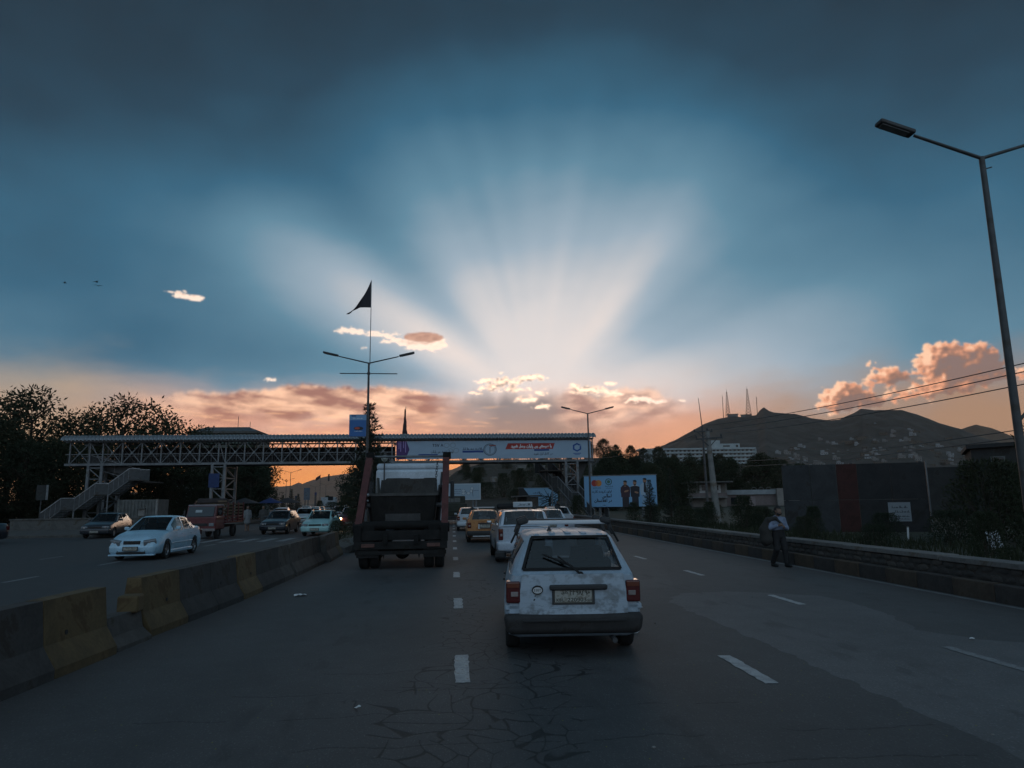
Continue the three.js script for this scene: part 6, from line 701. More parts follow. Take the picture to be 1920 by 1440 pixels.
// ---------------------------------------------------------------- billboards and hoardings
{
  function billboard(name, label, x, y, z, w, h, turn, tex, posts, cat = 'billboard') {
    const t = thing(name, label, cat, [x, y, z], turn); part(t, 'panel', rbox(w, h, 0.14, 0.02, 0, h / 2, 0), M.steelDark); part(t, 'poster', sheet(w - 0.06, h - 0.06, 0, h / 2, 0.076), mat([0.72, 0.72, 0.72], 0.6, { map: tex }), true);
    for (const p of posts) part(t, 'post', box(0.2, y + h * 0.6, 0.2, p, (h * 0.6 - y) / 2, -0.2), M.steel); part(t, 'frame_top', box(w + 0.08, 0.07, 0.2, 0, h + 0.02, 0), M.steel); return t;
  }
  const people = canvasTex(1024, 440, (c, w, h) => {
    c.fillStyle = '#7fb0d8'; c.fillRect(0, 0, w, h);
    c.fillStyle = '#b23a34'; c.beginPath(); c.arc(150, 100, 46, 0, 7); c.fill(); c.fillStyle = '#d9873e'; c.beginPath(); c.arc(206, 100, 46, 0, 7); c.fill(); c.fillStyle = '#c9653a'; c.beginPath(); c.ellipse(178, 100, 17, 36, 0, 0, 7); c.fill();
    c.fillStyle = '#20323c'; smallPrint(c, 110, 240, 172, 16); c.strokeStyle = '#2d5a52'; c.lineWidth = 12; c.beginPath(); c.arc(352, 82, 42, 0, 7); c.stroke(); c.fillStyle = '#3f6b5c'; c.beginPath(); c.arc(352, 82, 24, 0, 7); c.fill(); c.fillStyle = '#20323c'; smallPrint(c, 290, 410, 150, 18); smallPrint(c, 300, 400, 176, 14);
    c.fillStyle = '#1f2b38'; ARABIC(c, 'اولین کریدت کارت', 390, 232, 44, 0.13); ARABIC(c, 'اسلامی', 386, 302, 62, 0.14); ARABIC(c, 'در افغانستان', 386, 366, 60, 0.14); smallPrint(c, 240, 300, 420, 14);
    const man = (x, top, coat, shirt, legs, hw) => { c.fillStyle = legs; c.fillRect(x - hw * 0.7, top + 190, hw * 1.4, h); c.fillStyle = shirt; c.beginPath(); c.ellipse(x, top + 150, hw * 1.05, 90, 0, 0, 7); c.fill(); c.fillStyle = coat; c.beginPath(); c.moveTo(x - hw, top + 100); c.quadraticCurveTo(x, top + 70, x + hw, top + 100); c.lineTo(x + hw * 0.92, top + 240); c.lineTo(x - hw * 0.92, top + 240); c.fill(); c.fillStyle = '#a5785e'; c.fillRect(x - 12, top + 62, 24, 26); c.beginPath(); c.ellipse(x, top + 42, 25, 33, 0, 0, 7); c.fill(); c.fillStyle = '#1c1a1a'; c.beginPath(); c.ellipse(x, top + 20, 27, 19, 0, Math.PI, 7); c.fill(); c.beginPath(); c.ellipse(x, top + 62, 19, 15, 0, 0, Math.PI); c.fill(); };
    man(586, 66, '#3d2230', '#3d2230', '#24202a', 66); man(722, 62, '#1d1f2a', '#aebfd0', '#20222c', 66); man(862, 36, '#a9c0d4', '#a9c0d4', '#8fb0cc', 66); c.fillStyle = '#2a2a33'; c.beginPath(); c.moveTo(850, 110); c.lineTo(874, 110); c.lineTo(884, 230); c.lineTo(862, 250); c.lineTo(842, 230); c.fill(); c.fillStyle = '#a5785e'; c.beginPath(); c.ellipse(600, 220, 34, 14, -0.3, 0, 7); c.fill(); c.beginPath(); c.ellipse(742, 240, 30, 13, 0.3, 0, 7); c.fill();
  });
  billboard('billboard', 'sky-blue billboard with three men and two overlapping discs by the right-hand stairs', 14.6, 1.15, -60.2, 6.3, 2.72, -0.3, people, [-1.8, 1.9]);
  const rings = canvasTex(512, 300, (c, w, h) => { c.fillStyle = '#a9bccb'; c.fillRect(0, 0, w, h); c.strokeStyle = '#e8edf0'; c.lineWidth = 8; c.strokeRect(6, 6, w - 12, h - 12); c.strokeStyle = '#2e3b46'; c.lineWidth = 6; for (const [x, y] of [[240, 130], [240, 180], [320, 180], [368, 140], [376, 90]]) { c.beginPath(); c.arc(x, y, 24, 0, 7); c.stroke(); c.fillStyle = '#cfd8de'; c.fill(); } c.beginPath(); c.moveTo(264, 130); c.lineTo(296, 180); c.moveTo(380, 116); c.lineTo(392, 240); c.stroke(); c.fillStyle = '#2e3b46'; smallPrint(c, 60, 200, 110, 20); smallPrint(c, 60, 190, 150, 16); smallPrint(c, 90, 190, 186, 16); smallPrint(c, 60, 160, 236, 16); smallPrint(c, 400, 480, 130, 14); });
  billboard('billboard', 'pale billboard with linked rings seen past the skip lorry', 1.55, 1.98, -90, 4.2, 2.1, 0, rings, [1.1, 1.5]);
  const diag = canvasTex(512, 256, (c, w, h) => { c.fillStyle = '#23282c'; c.fillRect(0, 0, w, h); c.fillStyle = '#8fb9d8'; c.beginPath(); c.moveTo(60, 0); c.lineTo(380, 0); c.lineTo(512, 90); c.lineTo(512, 256); c.lineTo(240, 256); c.fill(); c.fillStyle = '#22364a'; c.font = 'bold 34px sans-serif'; c.fillText('C', 260, 70); smallPrint(c, 180, 250, 70, 26); smallPrint(c, 400, 490, 130, 16); smallPrint(c, 370, 490, 170, 14); smallPrint(c, 400, 490, 200, 14); });
  billboard('billboard', 'blue and black billboard set behind the kiosk and palm', 9.6, 1.1, -78, 4.4, 2.1, 0, diag, [-1.6, 1.4]);
  // dark hoarding by the right kerb
  const h = thing('dark_hoarding', 'large dark hoarding with a rust-red stripe behind the right-hand wall', 'hoarding', [17.35, 0.12, -29.1], -0.36), W = 5.72;
  for (const [x0, x1, m, n] of [[-2.86, -1.7, worn([0.038, 0.042, 0.047], 0.85, 0.4), 'grey_panel'], [-1.7, -0.62, worn([0.043, 0.046, 0.05], 0.85, 0.4), 'grey_panel'], [-0.62, 0.2, worn([0.055, 0.015, 0.012], 0.85, 0.5), 'red_panel'], [0.2, 1.5, worn([0.024, 0.025, 0.027], 0.85, 0.4), 'black_panel'], [1.5, 2.86, worn([0.026, 0.026, 0.028], 0.85, 0.4), 'black_panel']]) for (const [y0, y1] of [[0, 1.55], [1.55, 3.1]]) part(h, n, rbox(x1 - x0 - 0.012, y1 - y0 - 0.012, 0.06, 0.01, (x0 + x1) / 2, (y0 + y1) / 2, rr(-0.006, 0.006)), m);
  for (const x of [-2.7, 0, 2.7]) part(h, 'post', box(0.12, 3.2, 0.12, x, 1.55, -0.12), M.steelDark); part(h, 'edge_trim', box(0.05, 3.14, 0.09, 2.9, 1.57, 0), M.steel);
  const nt = canvasTex(256, 240, (c, w, hh) => { c.fillStyle = '#8d959c'; c.fillRect(0, 0, w, hh); c.fillStyle = '#2c343c'; smallPrint(c, 40, 220, 70, 30); smallPrint(c, 24, 236, 126, 30); smallPrint(c, 40, 230, 180, 26); smallPrint(c, 60, 230, 212, 20); });
  part(h, 'notice', sheet(0.86, 0.8, 1.72, 1.02, 0.045), mat([0.7, 0.7, 0.7], 0.6, { map: nt }), true).userData.label = 'pale lettered notice';
  const sb = thing('leaning_board', 'small white board leaning behind the right-hand wall', 'board', [14.1, 0.4, -17.4], -0.5); part(sb, 'board', rbox(0.3, 0.46, 0.03, 0.01, 0, 0.25, 0, 0, -0.2, 0.18), mat([0.42, 0.45, 0.48], 0.6)); part(sb, 'frame_bar', rbox(0.03, 0.46, 0.04, 0.008, 0.02, 0.25, 0.01, 0, -0.2, 0.18), M.steelDark);
  const ps = thing('marker_post', 'short white marker post behind the right-hand wall', 'post', [14.5, 0.4, -21.5]); part(ps, 'post', rod([0, 0, 0], [0.03, 0.42, 0], 0.035, 0.03), M.white); part(ps, 'cap', cyl(0.036, 0.03, 0.03, 0.03, 0.43, 0, 8), M.concrete);
  // far street beyond the bridge: lamps, flags, signs
  for (const [u, D, l] of [[-38.5, 171, 'street lamp seen under the bridge, nearest of the far ones'], [-53.5, 232, 'street lamp seen under the bridge, left of the nearest far one'], [-62, 325, 'tiny street lamp under the bridge beside the tall blue sign'], [-52, 295, 'street lamp under the bridge beside the hanging flag'], [-55, 420, 'smallest street lamp seen under the bridge, near the pine']]) streetLamp([u, 0, -D], 9.2, 2.5, 0.7, l, 'far street lamps under the bridge');
  streetLamp([0.4, 0, -170], 8.0, 2.2, 0.6, 'street lamp in the gap right of the skip lorry', 'far street lamps under the bridge');
  const farSign = (x, y, z, w, hh, c, l) => { const t = thing('far_sign', l, 'sign', [x, 0, z]); part(t, 'panel', box(w, hh, 0.3, 0, y + hh / 2, 0), worn(c, 0.7, 0.3)); part(t, 'post', box(0.3, y, 0.3, -w * 0.25, y / 2, 0), M.pole); part(t, 'post', box(0.3, y, 0.3, w * 0.25, y / 2, 0), M.pole); };
  farSign(-49.5, 3.0, -245, 2.0, 4.1, [0.1, 0.13, 0.17], 'tall blue-grey panel sign in the hazy street under the bridge'); farSign(-47.5, 4.6, -250, 0.7, 1.0, [0.05, 0.06, 0.16], 'small blue sign right of the tall panel under the bridge'); farSign(-52, 3.6, -240, 0.7, 0.8, [0.06, 0.07, 0.1], 'small dark sign left of the tall panel under the bridge');
  const fl = (x, y, z, w, hh, t, l) => { const g = new THREE.PlaneGeometry(w, hh, 10, 6), a = g.attributes.position; for (let i = 0; i < a.count; i++) a.setXYZ(i, a.getX(i), a.getY(i) + 0.5 * a.getX(i) * t, 0.15 * Math.sin(a.getX(i) * 4)); g.computeVertexNormals(); g.translate(x, y, z); solid('flag', l, 'flag', g, grain([0.05, 0.045, 0.05], 0.85, 1, { side: THREE.DoubleSide })); };
  fl(-45, 10.2, -240, 1.5, 1.1, 1.2, 'dark flag flying under the bridge span in front of the orange mountain'); fl(-50.6, 12.2, -293, 0.7, 2.9, 0.6, 'limp dark flag on the far lamp near the pine');
  const fpole = (x, z, h2, l) => { const t = thing('flagpole', l, 'flagpole', [x, 0, z]); part(t, 'pole', cyl(0.08, 0.05, h2, 0, h2 / 2, 0, 6), M.pole); part(t, 'finial', new THREE.SphereGeometry(0.12, 8, 6).translate(0, h2, 0), M.pole); };
  fpole(-44.2, -240, 11.2, 'flagpole of the flag flying under the bridge span');
  // market awnings and umbrellas left of the road under the bridge
  const um = (x, z, r, c, l) => { const t = thing('market_umbrella', l, 'umbrella', [x, 0, z], 0, 'market umbrellas under the trees'); part(t, 'canopy', new THREE.ConeGeometry(r, 0.55, 12, 1, true).translate(0, 2.2, 0), grain(c, 0.85, 0.5, { side: THREE.DoubleSide })); part(t, 'pole', cyl(0.03, 0.03, 2.3, 0, 1.15, 0, 8), M.pole); };
  um(-20.6, -72, 1.6, [0.08, 0.08, 0.09], 'grey market umbrella under the trees, left of the blue one'); um(-18.6, -74, 1.3, [0.03, 0.06, 0.2], 'blue market umbrella under the trees beyond the crossing'); um(-17.2, -75.5, 1.5, [0.06, 0.05, 0.05], 'dark brown market umbrella right of the blue one');
  const lb = thing('white_shelter', 'white shelter with a dark window in the hedge left of the pine', 'shelter', [-22.6, 0, -132]); part(lb, 'wall', box(2.6, 1.6, 2, 0, 2.1, 0), worn([0.4, 0.44, 0.47], 0.8, 0.4)); part(lb, 'window', box(0.9, 0.7, 0.1, 0.4, 2.7, 1.02), M.darkPane); part(lb, 'base', box(3.2, 1.3, 2.2, 0, 0.65, 0), M.concreteDark);  // white is the plain wall colour of the shelter
}
// ---------------------------------------------------------------- trees and shrubs: tapered wood, crowns of many small leaf faces
{
  const leafM = [[0.03, 0.04, 0.021], [0.036, 0.042, 0.023], [0.026, 0.036, 0.021]].map((c) => mat(c, 0.85, { side: THREE.DoubleSide, transmission: 0.12, thickness: 0, specularIntensity: 0.4 })), needleM = mat([0.024, 0.034, 0.022], 0.8, { side: THREE.DoubleSide }), dryM = mat([0.09, 0.1, 0.04], 0.8, { side: THREE.DoubleSide });
  function Leaves() { const pos = [], nor = []; return { pos, add(c, dir, L, w) { const side = V(rr(-1, 1), rr(-1, 1), rr(-1, 1)).cross(dir).normalize().multiplyScalar(w / 2), tip = c.clone().addScaledVector(dir, L), mid = c.clone().addScaledVector(dir, L * 0.45), up = side.clone().cross(dir).normalize().multiplyScalar(L * 0.08), a = mid.clone().add(side).add(up), b = mid.clone().sub(side).add(up); for (const p of [c, a, tip, c, tip, b]) pos.push(p.x, p.y, p.z); }, build() { const g = new THREE.BufferGeometry(); g.setAttribute('position', new THREE.Float32BufferAttribute(pos, 3)); g.computeVertexNormals(); g.setAttribute('uv', new THREE.BufferAttribute(new Float32Array(pos.length / 3 * 2), 2)); return g; } }; }
  const rdir = () => { const z = rr(-1, 1), a = rr(0, Math.PI * 2), s = Math.sqrt(1 - z * z); return V(s * Math.cos(a), z, s * Math.sin(a)); };
  // broadleaf of unit height 1 (scaled when placed at ~10 m)
  function broadleaf(h, spread, clumps, per, leafL, low = 0.3, loose = 1) {
    const wood = [], L = Leaves(), tips = [];
    wood.push(rod([0, 0, 0], [0.1, h * 0.45, 0.05], h * 0.028, h * 0.018, 8)); wood.push(rod([0.1, h * 0.45, 0.05], [0, h * 0.8, 0], h * 0.018, h * 0.007, 7));
    for (let i = 0; i < clumps; i++) { const t = rnd(), y = lerp(low, 1, t ** 0.8) * h, r = spread * Math.sin(Math.PI * clamp(0.12 + 0.86 * (y / h - low) / (1 - low) * 0.96)) * Math.sqrt(rr(0.15, 1)) * (1 + 0.25 * n2(i, 4)), a = rr(0, Math.PI * 2), p = V(Math.cos(a) * r, y, Math.sin(a) * r); tips.push(p); if (i % 4 === 0) { const s = V(0.05, Math.max(h * 0.22, y - r * 0.9), 0.02); wood.push(rod(s.toArray(), p.toArray(), h * 0.009, h * 0.003, 5)); } }
    for (const p of tips) { const cr = h * rr(0.045, 0.085) * loose; for (let k = 0; k < per; k++) { const d = rdir(), q = p.clone().addScaledVector(d, cr * Math.cbrt(rnd())); const dir = d.clone().multiplyScalar(0.7).add(V(rr(-0.6, 0.6), rr(-0.7, 0.35), rr(-0.6, 0.6))).normalize(); L.add(q, dir, leafL * rr(0.6, 1.25), leafL * rr(0.28, 0.42)); } }
    return { wood: uvM(merged(wood)), crown: L.build() };
  }
  function conifer(h, spread, whorls, dense) {
    const wood = [rod([0, 0, 0], [0, h * 0.98, 0], h * 0.022, h * 0.003, 8)], L = Leaves();
    for (let i = 0; i < whorls; i++) { const y = lerp(0.1, 0.97, i / (whorls - 1)) * h, len = spread * (1 - (y / h) ** 1.4) * rr(0.7, 1.15) + 0.25, n = 5 + Math.floor(rnd() * 3), off = rnd() * 6; for (let k = 0; k < n; k++) { const a = off + k * Math.PI * 2 / n + rr(-0.3, 0.3), up = rr(0.05, 0.45), d = V(Math.cos(a), up, Math.sin(a)).normalize(), l = len * rr(0.65, 1.1), e = d.clone().multiplyScalar(l).add(V(0, y, 0)); wood.push(rod([0, y, 0], e.toArray(), 0.03, 0.01, 4)); const m = Math.ceil(l * dense); for (let j = 0; j < m; j++) { const f = 0.2 + 0.8 * (j + rnd()) / m, c = V(0, y, 0).addScaledVector(d, l * f), td = rdir().multiplyScalar(0.9).add(d).add(V(0, 0.35, 0)).normalize(); for (let q = 0; q < 5; q++) L.add(c, td.clone().add(rdir().multiplyScalar(0.55)).normalize(), rr(0.22, 0.42), 0.05); } } }
    return { wood: uvM(merged(wood)), crown: L.build() };
  }
  function bush(w, h, n, leafL) { const L = Leaves(), wood = []; for (let i = 0; i < 14; i++) { const a = rr(0, 6.3), r = w * 0.4 * rnd(); wood.push(rod([Math.cos(a) * 0.1, 0, Math.sin(a) * 0.1], [Math.cos(a) * r, h * rr(0.5, 0.95), Math.sin(a) * r], 0.025, 0.008, 4)); } for (let i = 0; i < n; i++) { const a = rr(0, 6.3), y = h * Math.pow(rnd(), 0.75), r = w * 0.5 * Math.sqrt(rnd()) * (1 - 0.55 * (y / h) ** 2) * (1 + 0.3 * n2(a * 1.2, y)), p = V(Math.cos(a) * r, y, Math.sin(a) * r); L.add(p, V(Math.cos(a) * 0.5, rr(-0.1, 1), Math.sin(a) * 0.5).add(rdir().multiplyScalar(0.5)).normalize(), leafL * rr(0.6, 1.3), leafL * 0.34); } return { wood: uvM(merged(wood)), crown: L.build() }; }
  const kinds = { airy: [broadleaf(10, 3.2, 120, 17, 0.42, 0.35, 1.2), broadleaf(10, 3.6, 130, 16, 0.4, 0.35, 1.2), broadleaf(10, 3.0, 105, 18, 0.42, 0.35, 1.2)], dense: [broadleaf(10, 4.4, 190, 64, 0.36, 0.08), broadleaf(10, 4.8, 200, 62, 0.36, 0.06), broadleaf(10, 4.0, 180, 66, 0.35, 0.1)], pine: [conifer(10, 2.3, 26, 7), conifer(10, 1.7, 24, 7)], bush: [bush(2.4, 2.2, 3400, 0.13), bush(2.8, 1.8, 3600, 0.12), bush(2.0, 2.8, 3400, 0.14)] };
  let count = 0;
  function plant(kind, x, y, z, s, label, group, name = kind === 'bush' ? 'shrub' : kind === 'pine' ? 'pine_tree' : 'tree', sy = 1) {
    const k = kinds[kind][count++ % kinds[kind].length], t = thing(name, label, kind === 'bush' ? 'shrub' : 'tree', [x, y, z], rr(0, 6.3), group); shared(t, kind === 'bush' ? 'stems' : 'trunk', k.wood, M.bark); shared(t, kind === 'bush' ? 'foliage' : 'crown', k.crown, kind === 'pine' ? needleM : leafM[count % 3]); t.scale.set(s, s * sy, s); return t;
  }
  // left of the road, behind the bridge
  const airy = [[-48.0, -80, 1.38], [-45.4, -79, 1.4], [-42.4, -81, 1.18], [-39.4, -80, 1.22], [-36.4, -80, 1.32], [-34.0, -82, 1.3], [-31.4, -80, 1.12], [-29.6, -84, 1.04]];
  const order = ['leftmost', 'second from the left', 'third from the left', 'fourth from the left', 'fifth from the left', 'sixth from the left', 'seventh from the left', 'eighth from the left', 'ninth from the left', 'tenth from the left', 'eleventh from the left', 'twelfth from the left', 'thirteenth from the left', 'fourteenth from the left'];
  airy.sort((a, b) => a[0] / -a[1] - b[0] / -b[1]).forEach(([x, z, s], i) => plant('airy', x, -0.1, z, s, `tall leafy tree behind the bridge at left, ${i === airy.length - 1 ? 'nearest the grey-green block' : order[i]} in the row`, 'row of tall trees behind the bridge'));
  const dense = [[-45, -73, 1.02], [-40, -74, 0.84], [-36, -74.5, 0.84], [-32, -75, 0.78], [-28.5, -77, 0.7], [-49.5, -70, 1.2], [-46.5, -62, 1.2], [-42.0, -60.5, 0.98], [-52, -64, 1.4], [-25.8, -79, 0.66], [-41, -71, 0.8]];
  dense.sort((a, b) => a[0] / -a[1] - b[0] / -b[1]).forEach(([x, z, s], i) => plant('dense', x, -0.1, z, s, `dark dense tree in the thicket beyond the left-hand staircase, ${order[i]}`, 'dark thicket on the left'));
  for (let i = 0; i < 13; i++) plant('bush', -48 + i * 1.9 + rr(-0.4, 0.4), 0, -69.8 - rr(0, 2.5), rr(1.2, 1.9), 'dark shrub at the foot of the left thicket', 'shrubs below the left thicket');
  plant('dense', -24.2, 0, -84, 0.82, 'dark tree filling the span between the lattice pier and the open road', 'trees under the bridge'); plant('dense', -27.4, 0, -90, 0.86, 'dark tree behind the lattice pier under the bridge', 'trees under the bridge'); plant('dense', -22.3, 0, -80, 0.62, 'rounded dark tree beside the market umbrellas', 'trees under the bridge'); plant('airy', -25.6, 0, -92, 0.9, 'loose-leaved tree whose edge shows against the orange sky under the bridge', 'trees under the bridge'); plant('airy', -25.8, 0, -98, 0.8, 'smaller loose-leaved tree at the edge of the orange gap', 'trees under the bridge');
  for (const [x, z, s, l] of [[-28.3, -116, 0.42, 'slim conifer left of the first far lamp under the bridge'], [-27.2, -116, 0.34, 'pointed conifer below the first far lamp'], [-26.1, -117, 0.44, 'tallest pointed conifer beside the orange gap'], [-25.0, -117, 0.36, 'short pointed conifer nearest the queue of cars']]) plant('pine', x, 0, z, s, l, 'conifers beside the far street', undefined, 0.95);
  plant('dense', -33, 0, -190, 0.36, 'rounded tree beside the white shelter in the hazy street', 'trees under the bridge'); plant('dense', -20.5, 0, -140, 0.34, 'low rounded tree above the far queue of cars', 'trees under the bridge'); plant('bush', -20, 0, -120, 1.1, 'wide low hedge shrub above the far queue of cars', 'hedge beside the far street'); plant('bush', -22.8, 0, -124, 0.8, 'low hedge shrub left end above the far queue', 'hedge beside the far street'); plant('bush', -17.5, 0, -118, 1.2, 'low hedge shrub right end near the pine', 'hedge beside the far street');
  // median
  plant('pine', -5.55, 0.1, -47, 0.84, 'tall dark pine in the median behind the skip lorry', 'pines in the median'); plant('pine', -6.1, 0.1, -52.5, 0.7, 'shorter pine just behind the tall one in the median', 'pines in the median'); plant('dense', -5.3, 0.1, -50, 0.46, 'bushy dark tree crowding the median pines', undefined); plant('dense', -6.6, 0.1, -55, 0.5, 'bushy dark tree behind the median pines on the oncoming side', undefined);
  plant('bush', -5.2, 0.1, -38, 0.5, 'low shrub in the median in front of the pines', 'median shrubs'); plant('bush', -5.2, 0.1, -33, 0.42, 'low shrub in the median near the last barrier', 'median shrubs');
  // right of the road
  [[20.5, -92, 0.72], [23.5, -100, 0.86], [27.5, -104, 0.8], [31.5, -98, 0.74], [35.5, -124, 0.82], [39.5, -128, 0.94], [44, -126, 0.9], [48.5, -128, 0.98], [53, -130, 0.92], [57.5, -126, 0.96], [62, -130, 0.9], [30, -122, 0.9], [66, -128, 0.8], [25.5, -88, 0.6]].sort((a, b) => a[0] / -a[1] - b[0] / -b[1]).forEach(([x, z, s], i) => plant('dense', x, -0.2, z, s, `dark rounded tree in the wood below the long pale building, ${order[i]}`, 'wood on the right'));
  for (const [az, t] of [[14.6, 0.97], [15.6, 0.95], [16.8, 0.95], [18.0, 1.0], [19.2, 1.0], [20.3, 0.98], [21.5, 1.0], [22.6, 1.0], [23.8, 0.98], [25.0, 1.0], [12.4, 0.98], [11.2, 1.0], [9.8, 0.97], [13.4, 1.0], [26.2, 0.9]]) { const p = parkHill(az, t); plant(rnd() < 0.8 ? 'dense' : 'airy', p[0], p[1] - 0.8, p[2], rr(0.6, 0.95), 'dark tree on the crest of the wooded slope right of the bridge', 'trees on the wooded crest'); }
  for (let i = 0; i < 30; i++) { const az = rr(0.6, 13), t = rr(0.1, 0.9), p = parkHill(az, t); plant('bush', p[0], p[1] - 0.3, p[2], rr(1.0, 2.2), 'dark shrub scattered on the wooded slope beyond the bridge', 'shrubs on the wooded slope'); }
  { const p = parkHill(0.95, 1.0); plant('pine', p[0], p[1] - 0.4, p[2], 0.85, 'lone pine on the skyline right of the skip lorry', undefined); }
  // behind the wall at right
  plant('pine', 11.0, 0.2, -38.5, 0.27, 'young conifer in front of the foot of the sky-blue billboard', 'conifers behind the right wall'); plant('pine', 13.0, 0.2, -41, 0.34, 'young conifer right of the sky-blue billboard', 'conifers behind the right wall');
  for (const [x, z, s, l] of [[11.4, -34, 0.56, 'shrub behind the wall left of the leaning pole'], [12.6, -36, 0.6, 'taller shrub behind the wall beside the leaning pole'], [14.2, -38, 0.5, 'broad shrub behind the leaning pole'], [15.4, -35, 0.52, 'broad shrub right of the leaning pole'], [14.4, -33, 0.46, 'shrub between the pole and the walking person'], [13.4, -31.5, 0.6, 'low shrub left of the dark hoarding'], [16.8, -37, 0.5, 'big shrub behind the left end of the dark hoarding'], [18.4, -40, 0.5, 'big shrub behind the middle of the dark hoarding'], [12.0, -46, 0.5, 'shrub below the sky-blue billboard'], [14.5, -50, 0.55, 'wide shrub under the right half of the sky-blue billboard'], [17.5, -48, 0.5, 'wide shrub right of the sky-blue billboard'], [10.4, -58, 0.7, 'spiky shrub beside the kiosk'], [20, -52, 0.5, 'large shrub in front of the villa'], [24, -58, 0.5, 'large shrub in front of the long low house'], [27, -50, 0.6, 'large shrub behind the dark hoarding, rightmost']]) plant('bush', x, 0.2, z, s, l, 'shrubs behind the right wall');
  for (const [x, z, s, l] of [[17.4, -21.5, 1.2, 'tall dark bush right of the dark hoarding'], [19.8, -22.5, 1.45, 'broad dark bush in front of the dark building'], [16.4, -18.2, 0.9, 'dark bush behind the wall near the nearest lamp'], [18.5, -18.5, 1.3, 'dark bush at the right edge'], [15.2, -20.4, 0.6, 'low bush behind the small white board'], [22.5, -24, 1.6, 'big bush at the foot of the dark building'], [14.6, -16.2, 0.55, 'low bush behind the wall at the right edge'], [16.8, -26.2, 0.5, 'low weeds under the dark hoarding, right'], [14.6, -27.5, 0.42, 'low weeds under the dark hoarding, left'], [12.4, -24, 0.4, 'low weeds behind the walking person'], [12.2, -19.5, 0.42, 'low weeds behind the wall near the white board'], [12.0, -15, 0.42, 'low weeds behind the wall at the foot of the nearest lamp']]) plant('bush', x, 0.25, z, s, l, 'bushes at the right edge');
  { const t = thing('palm_plant', 'spiky palm in front of the blue and black billboard', 'plant', [9.9, 0.2, -71]); part(t, 'trunk', cyl(0.12, 0.08, 1.9, 0, 0.95, 0, 8), M.bark); const L = Leaves(); for (let i = 0; i < 40; i++) { const a = rr(0, 6.3), e = rr(-0.5, 1.1); for (let k = 0; k < 5; k++) L.add(V(Math.cos(a) * 0.22 * k, 1.2 + rr(0, 0.03) + (i % 9) * 0.1 + e * 0.2 * k, Math.sin(a) * 0.22 * k), V(Math.cos(a), e - 0.1 * k, Math.sin(a)).normalize(), 0.45, 0.07); } shared(t, 'fronds', L.build(), leafM[2]); }
  { const L = Leaves(); for (let i = 0; i < 5200; i++) { const x = rr(10.0, 15), z = rr(-8, -44); L.add(V(x, 0.28, z), V(rr(-0.4, 0.4), 1, rr(-0.4, 0.4)).normalize(), rr(0.1, 0.42), 0.03); } for (let i = 0; i < 500; i++) { const x = rr(-5.8, -4.3), z = rr(-29, -60); L.add(V(x, 0.14, z), V(rr(-0.4, 0.4), 1, rr(-0.4, 0.4)).normalize(), rr(0.08, 0.3), 0.03); } const g = new THREE.Mesh(L.build(), leafM[1]); g.name = 'weeds'; g.userData = { kind: 'stuff', label: 'rough grass and weeds behind the wall and in the median' }; g.castShadow = g.receiveShadow = true; scene.add(g); }
}
// ---------------------------------------------------------------- people
function sdfMesh(bones, lo, hi, cell, k = 0.03) { // tapered capsules joined smoothly
  const size = Math.max(hi[0] - lo[0], hi[1] - lo[1], hi[2] - lo[2]), res = Math.ceil(size / cell), mc = new MarchingCubes(res, new THREE.MeshBasicMaterial(), false, false, 120000), half = res / 2, c = [(lo[0] + hi[0]) / 2, (lo[1] + hi[1]) / 2, (lo[2] + hi[2]) / 2];
  mc.isolation = 0; const f = mc.field;
  for (let z = 0; z < res; z++) for (let y = 0; y < res; y++) for (let x = 0; x < res; x++) {
    const p = [c[0] + (x - half) / half * size / 2, c[1] + (y - half) / half * size / 2, c[2] + (z - half) / half * size / 2]; let d = 1;
    for (const [a, b, ra, rb, sx = 1, sz = 1] of bones) { const ab = [b[0] - a[0], b[1] - a[1], b[2] - a[2]], ap = [(p[0] - a[0]), p[1] - a[1], (p[2] - a[2])], l2 = ab[0] ** 2 + ab[1] ** 2 + ab[2] ** 2 || 1e-9, t = clamp((ap[0] * ab[0] + ap[1] * ab[1] + ap[2] * ab[2]) / l2), q = Math.hypot((ap[0] - ab[0] * t) / sx, ap[1] - ab[1] * t, (ap[2] - ab[2] * t) / sz) - lerp(ra, rb, t); const h = Math.max(k - Math.abs(d - q), 0) / k; d = Math.min(d, q) - h * h * k * 0.25; }
    f[x + y * res + z * res * res] = -d;
  }
  mc.update(); const n = mc.count, P = mc.positionArray.slice(0, n * 3), N = mc.normalArray.slice(0, n * 3); for (let i = 0; i < n; i++) for (let j = 0; j < 3; j++) P[i * 3 + j] = c[j] + P[i * 3 + j] * size / 2;
  const g = new THREE.BufferGeometry(); g.setAttribute('position', new THREE.BufferAttribute(P, 3)); let m = mergeVertices(g, 1e-5); m.computeVertexNormals(); const mid = V(0, 0, 0), nn = m.attributes.normal, pp = m.attributes.position; let s = 0; for (let i = 0; i < nn.count; i += 7) s += (pp.getX(i) - c[0]) * nn.getX(i) + (pp.getY(i) - c[1]) * nn.getY(i) * 0.2 + (pp.getZ(i) - c[2]) * nn.getZ(i); if (s < 0) { const ix = m.index.array; for (let i = 0; i < ix.length; i += 3) { const q = ix[i]; ix[i] = ix[i + 1]; ix[i + 1] = q; } m.computeVertexNormals(); } return uvM(m);
}
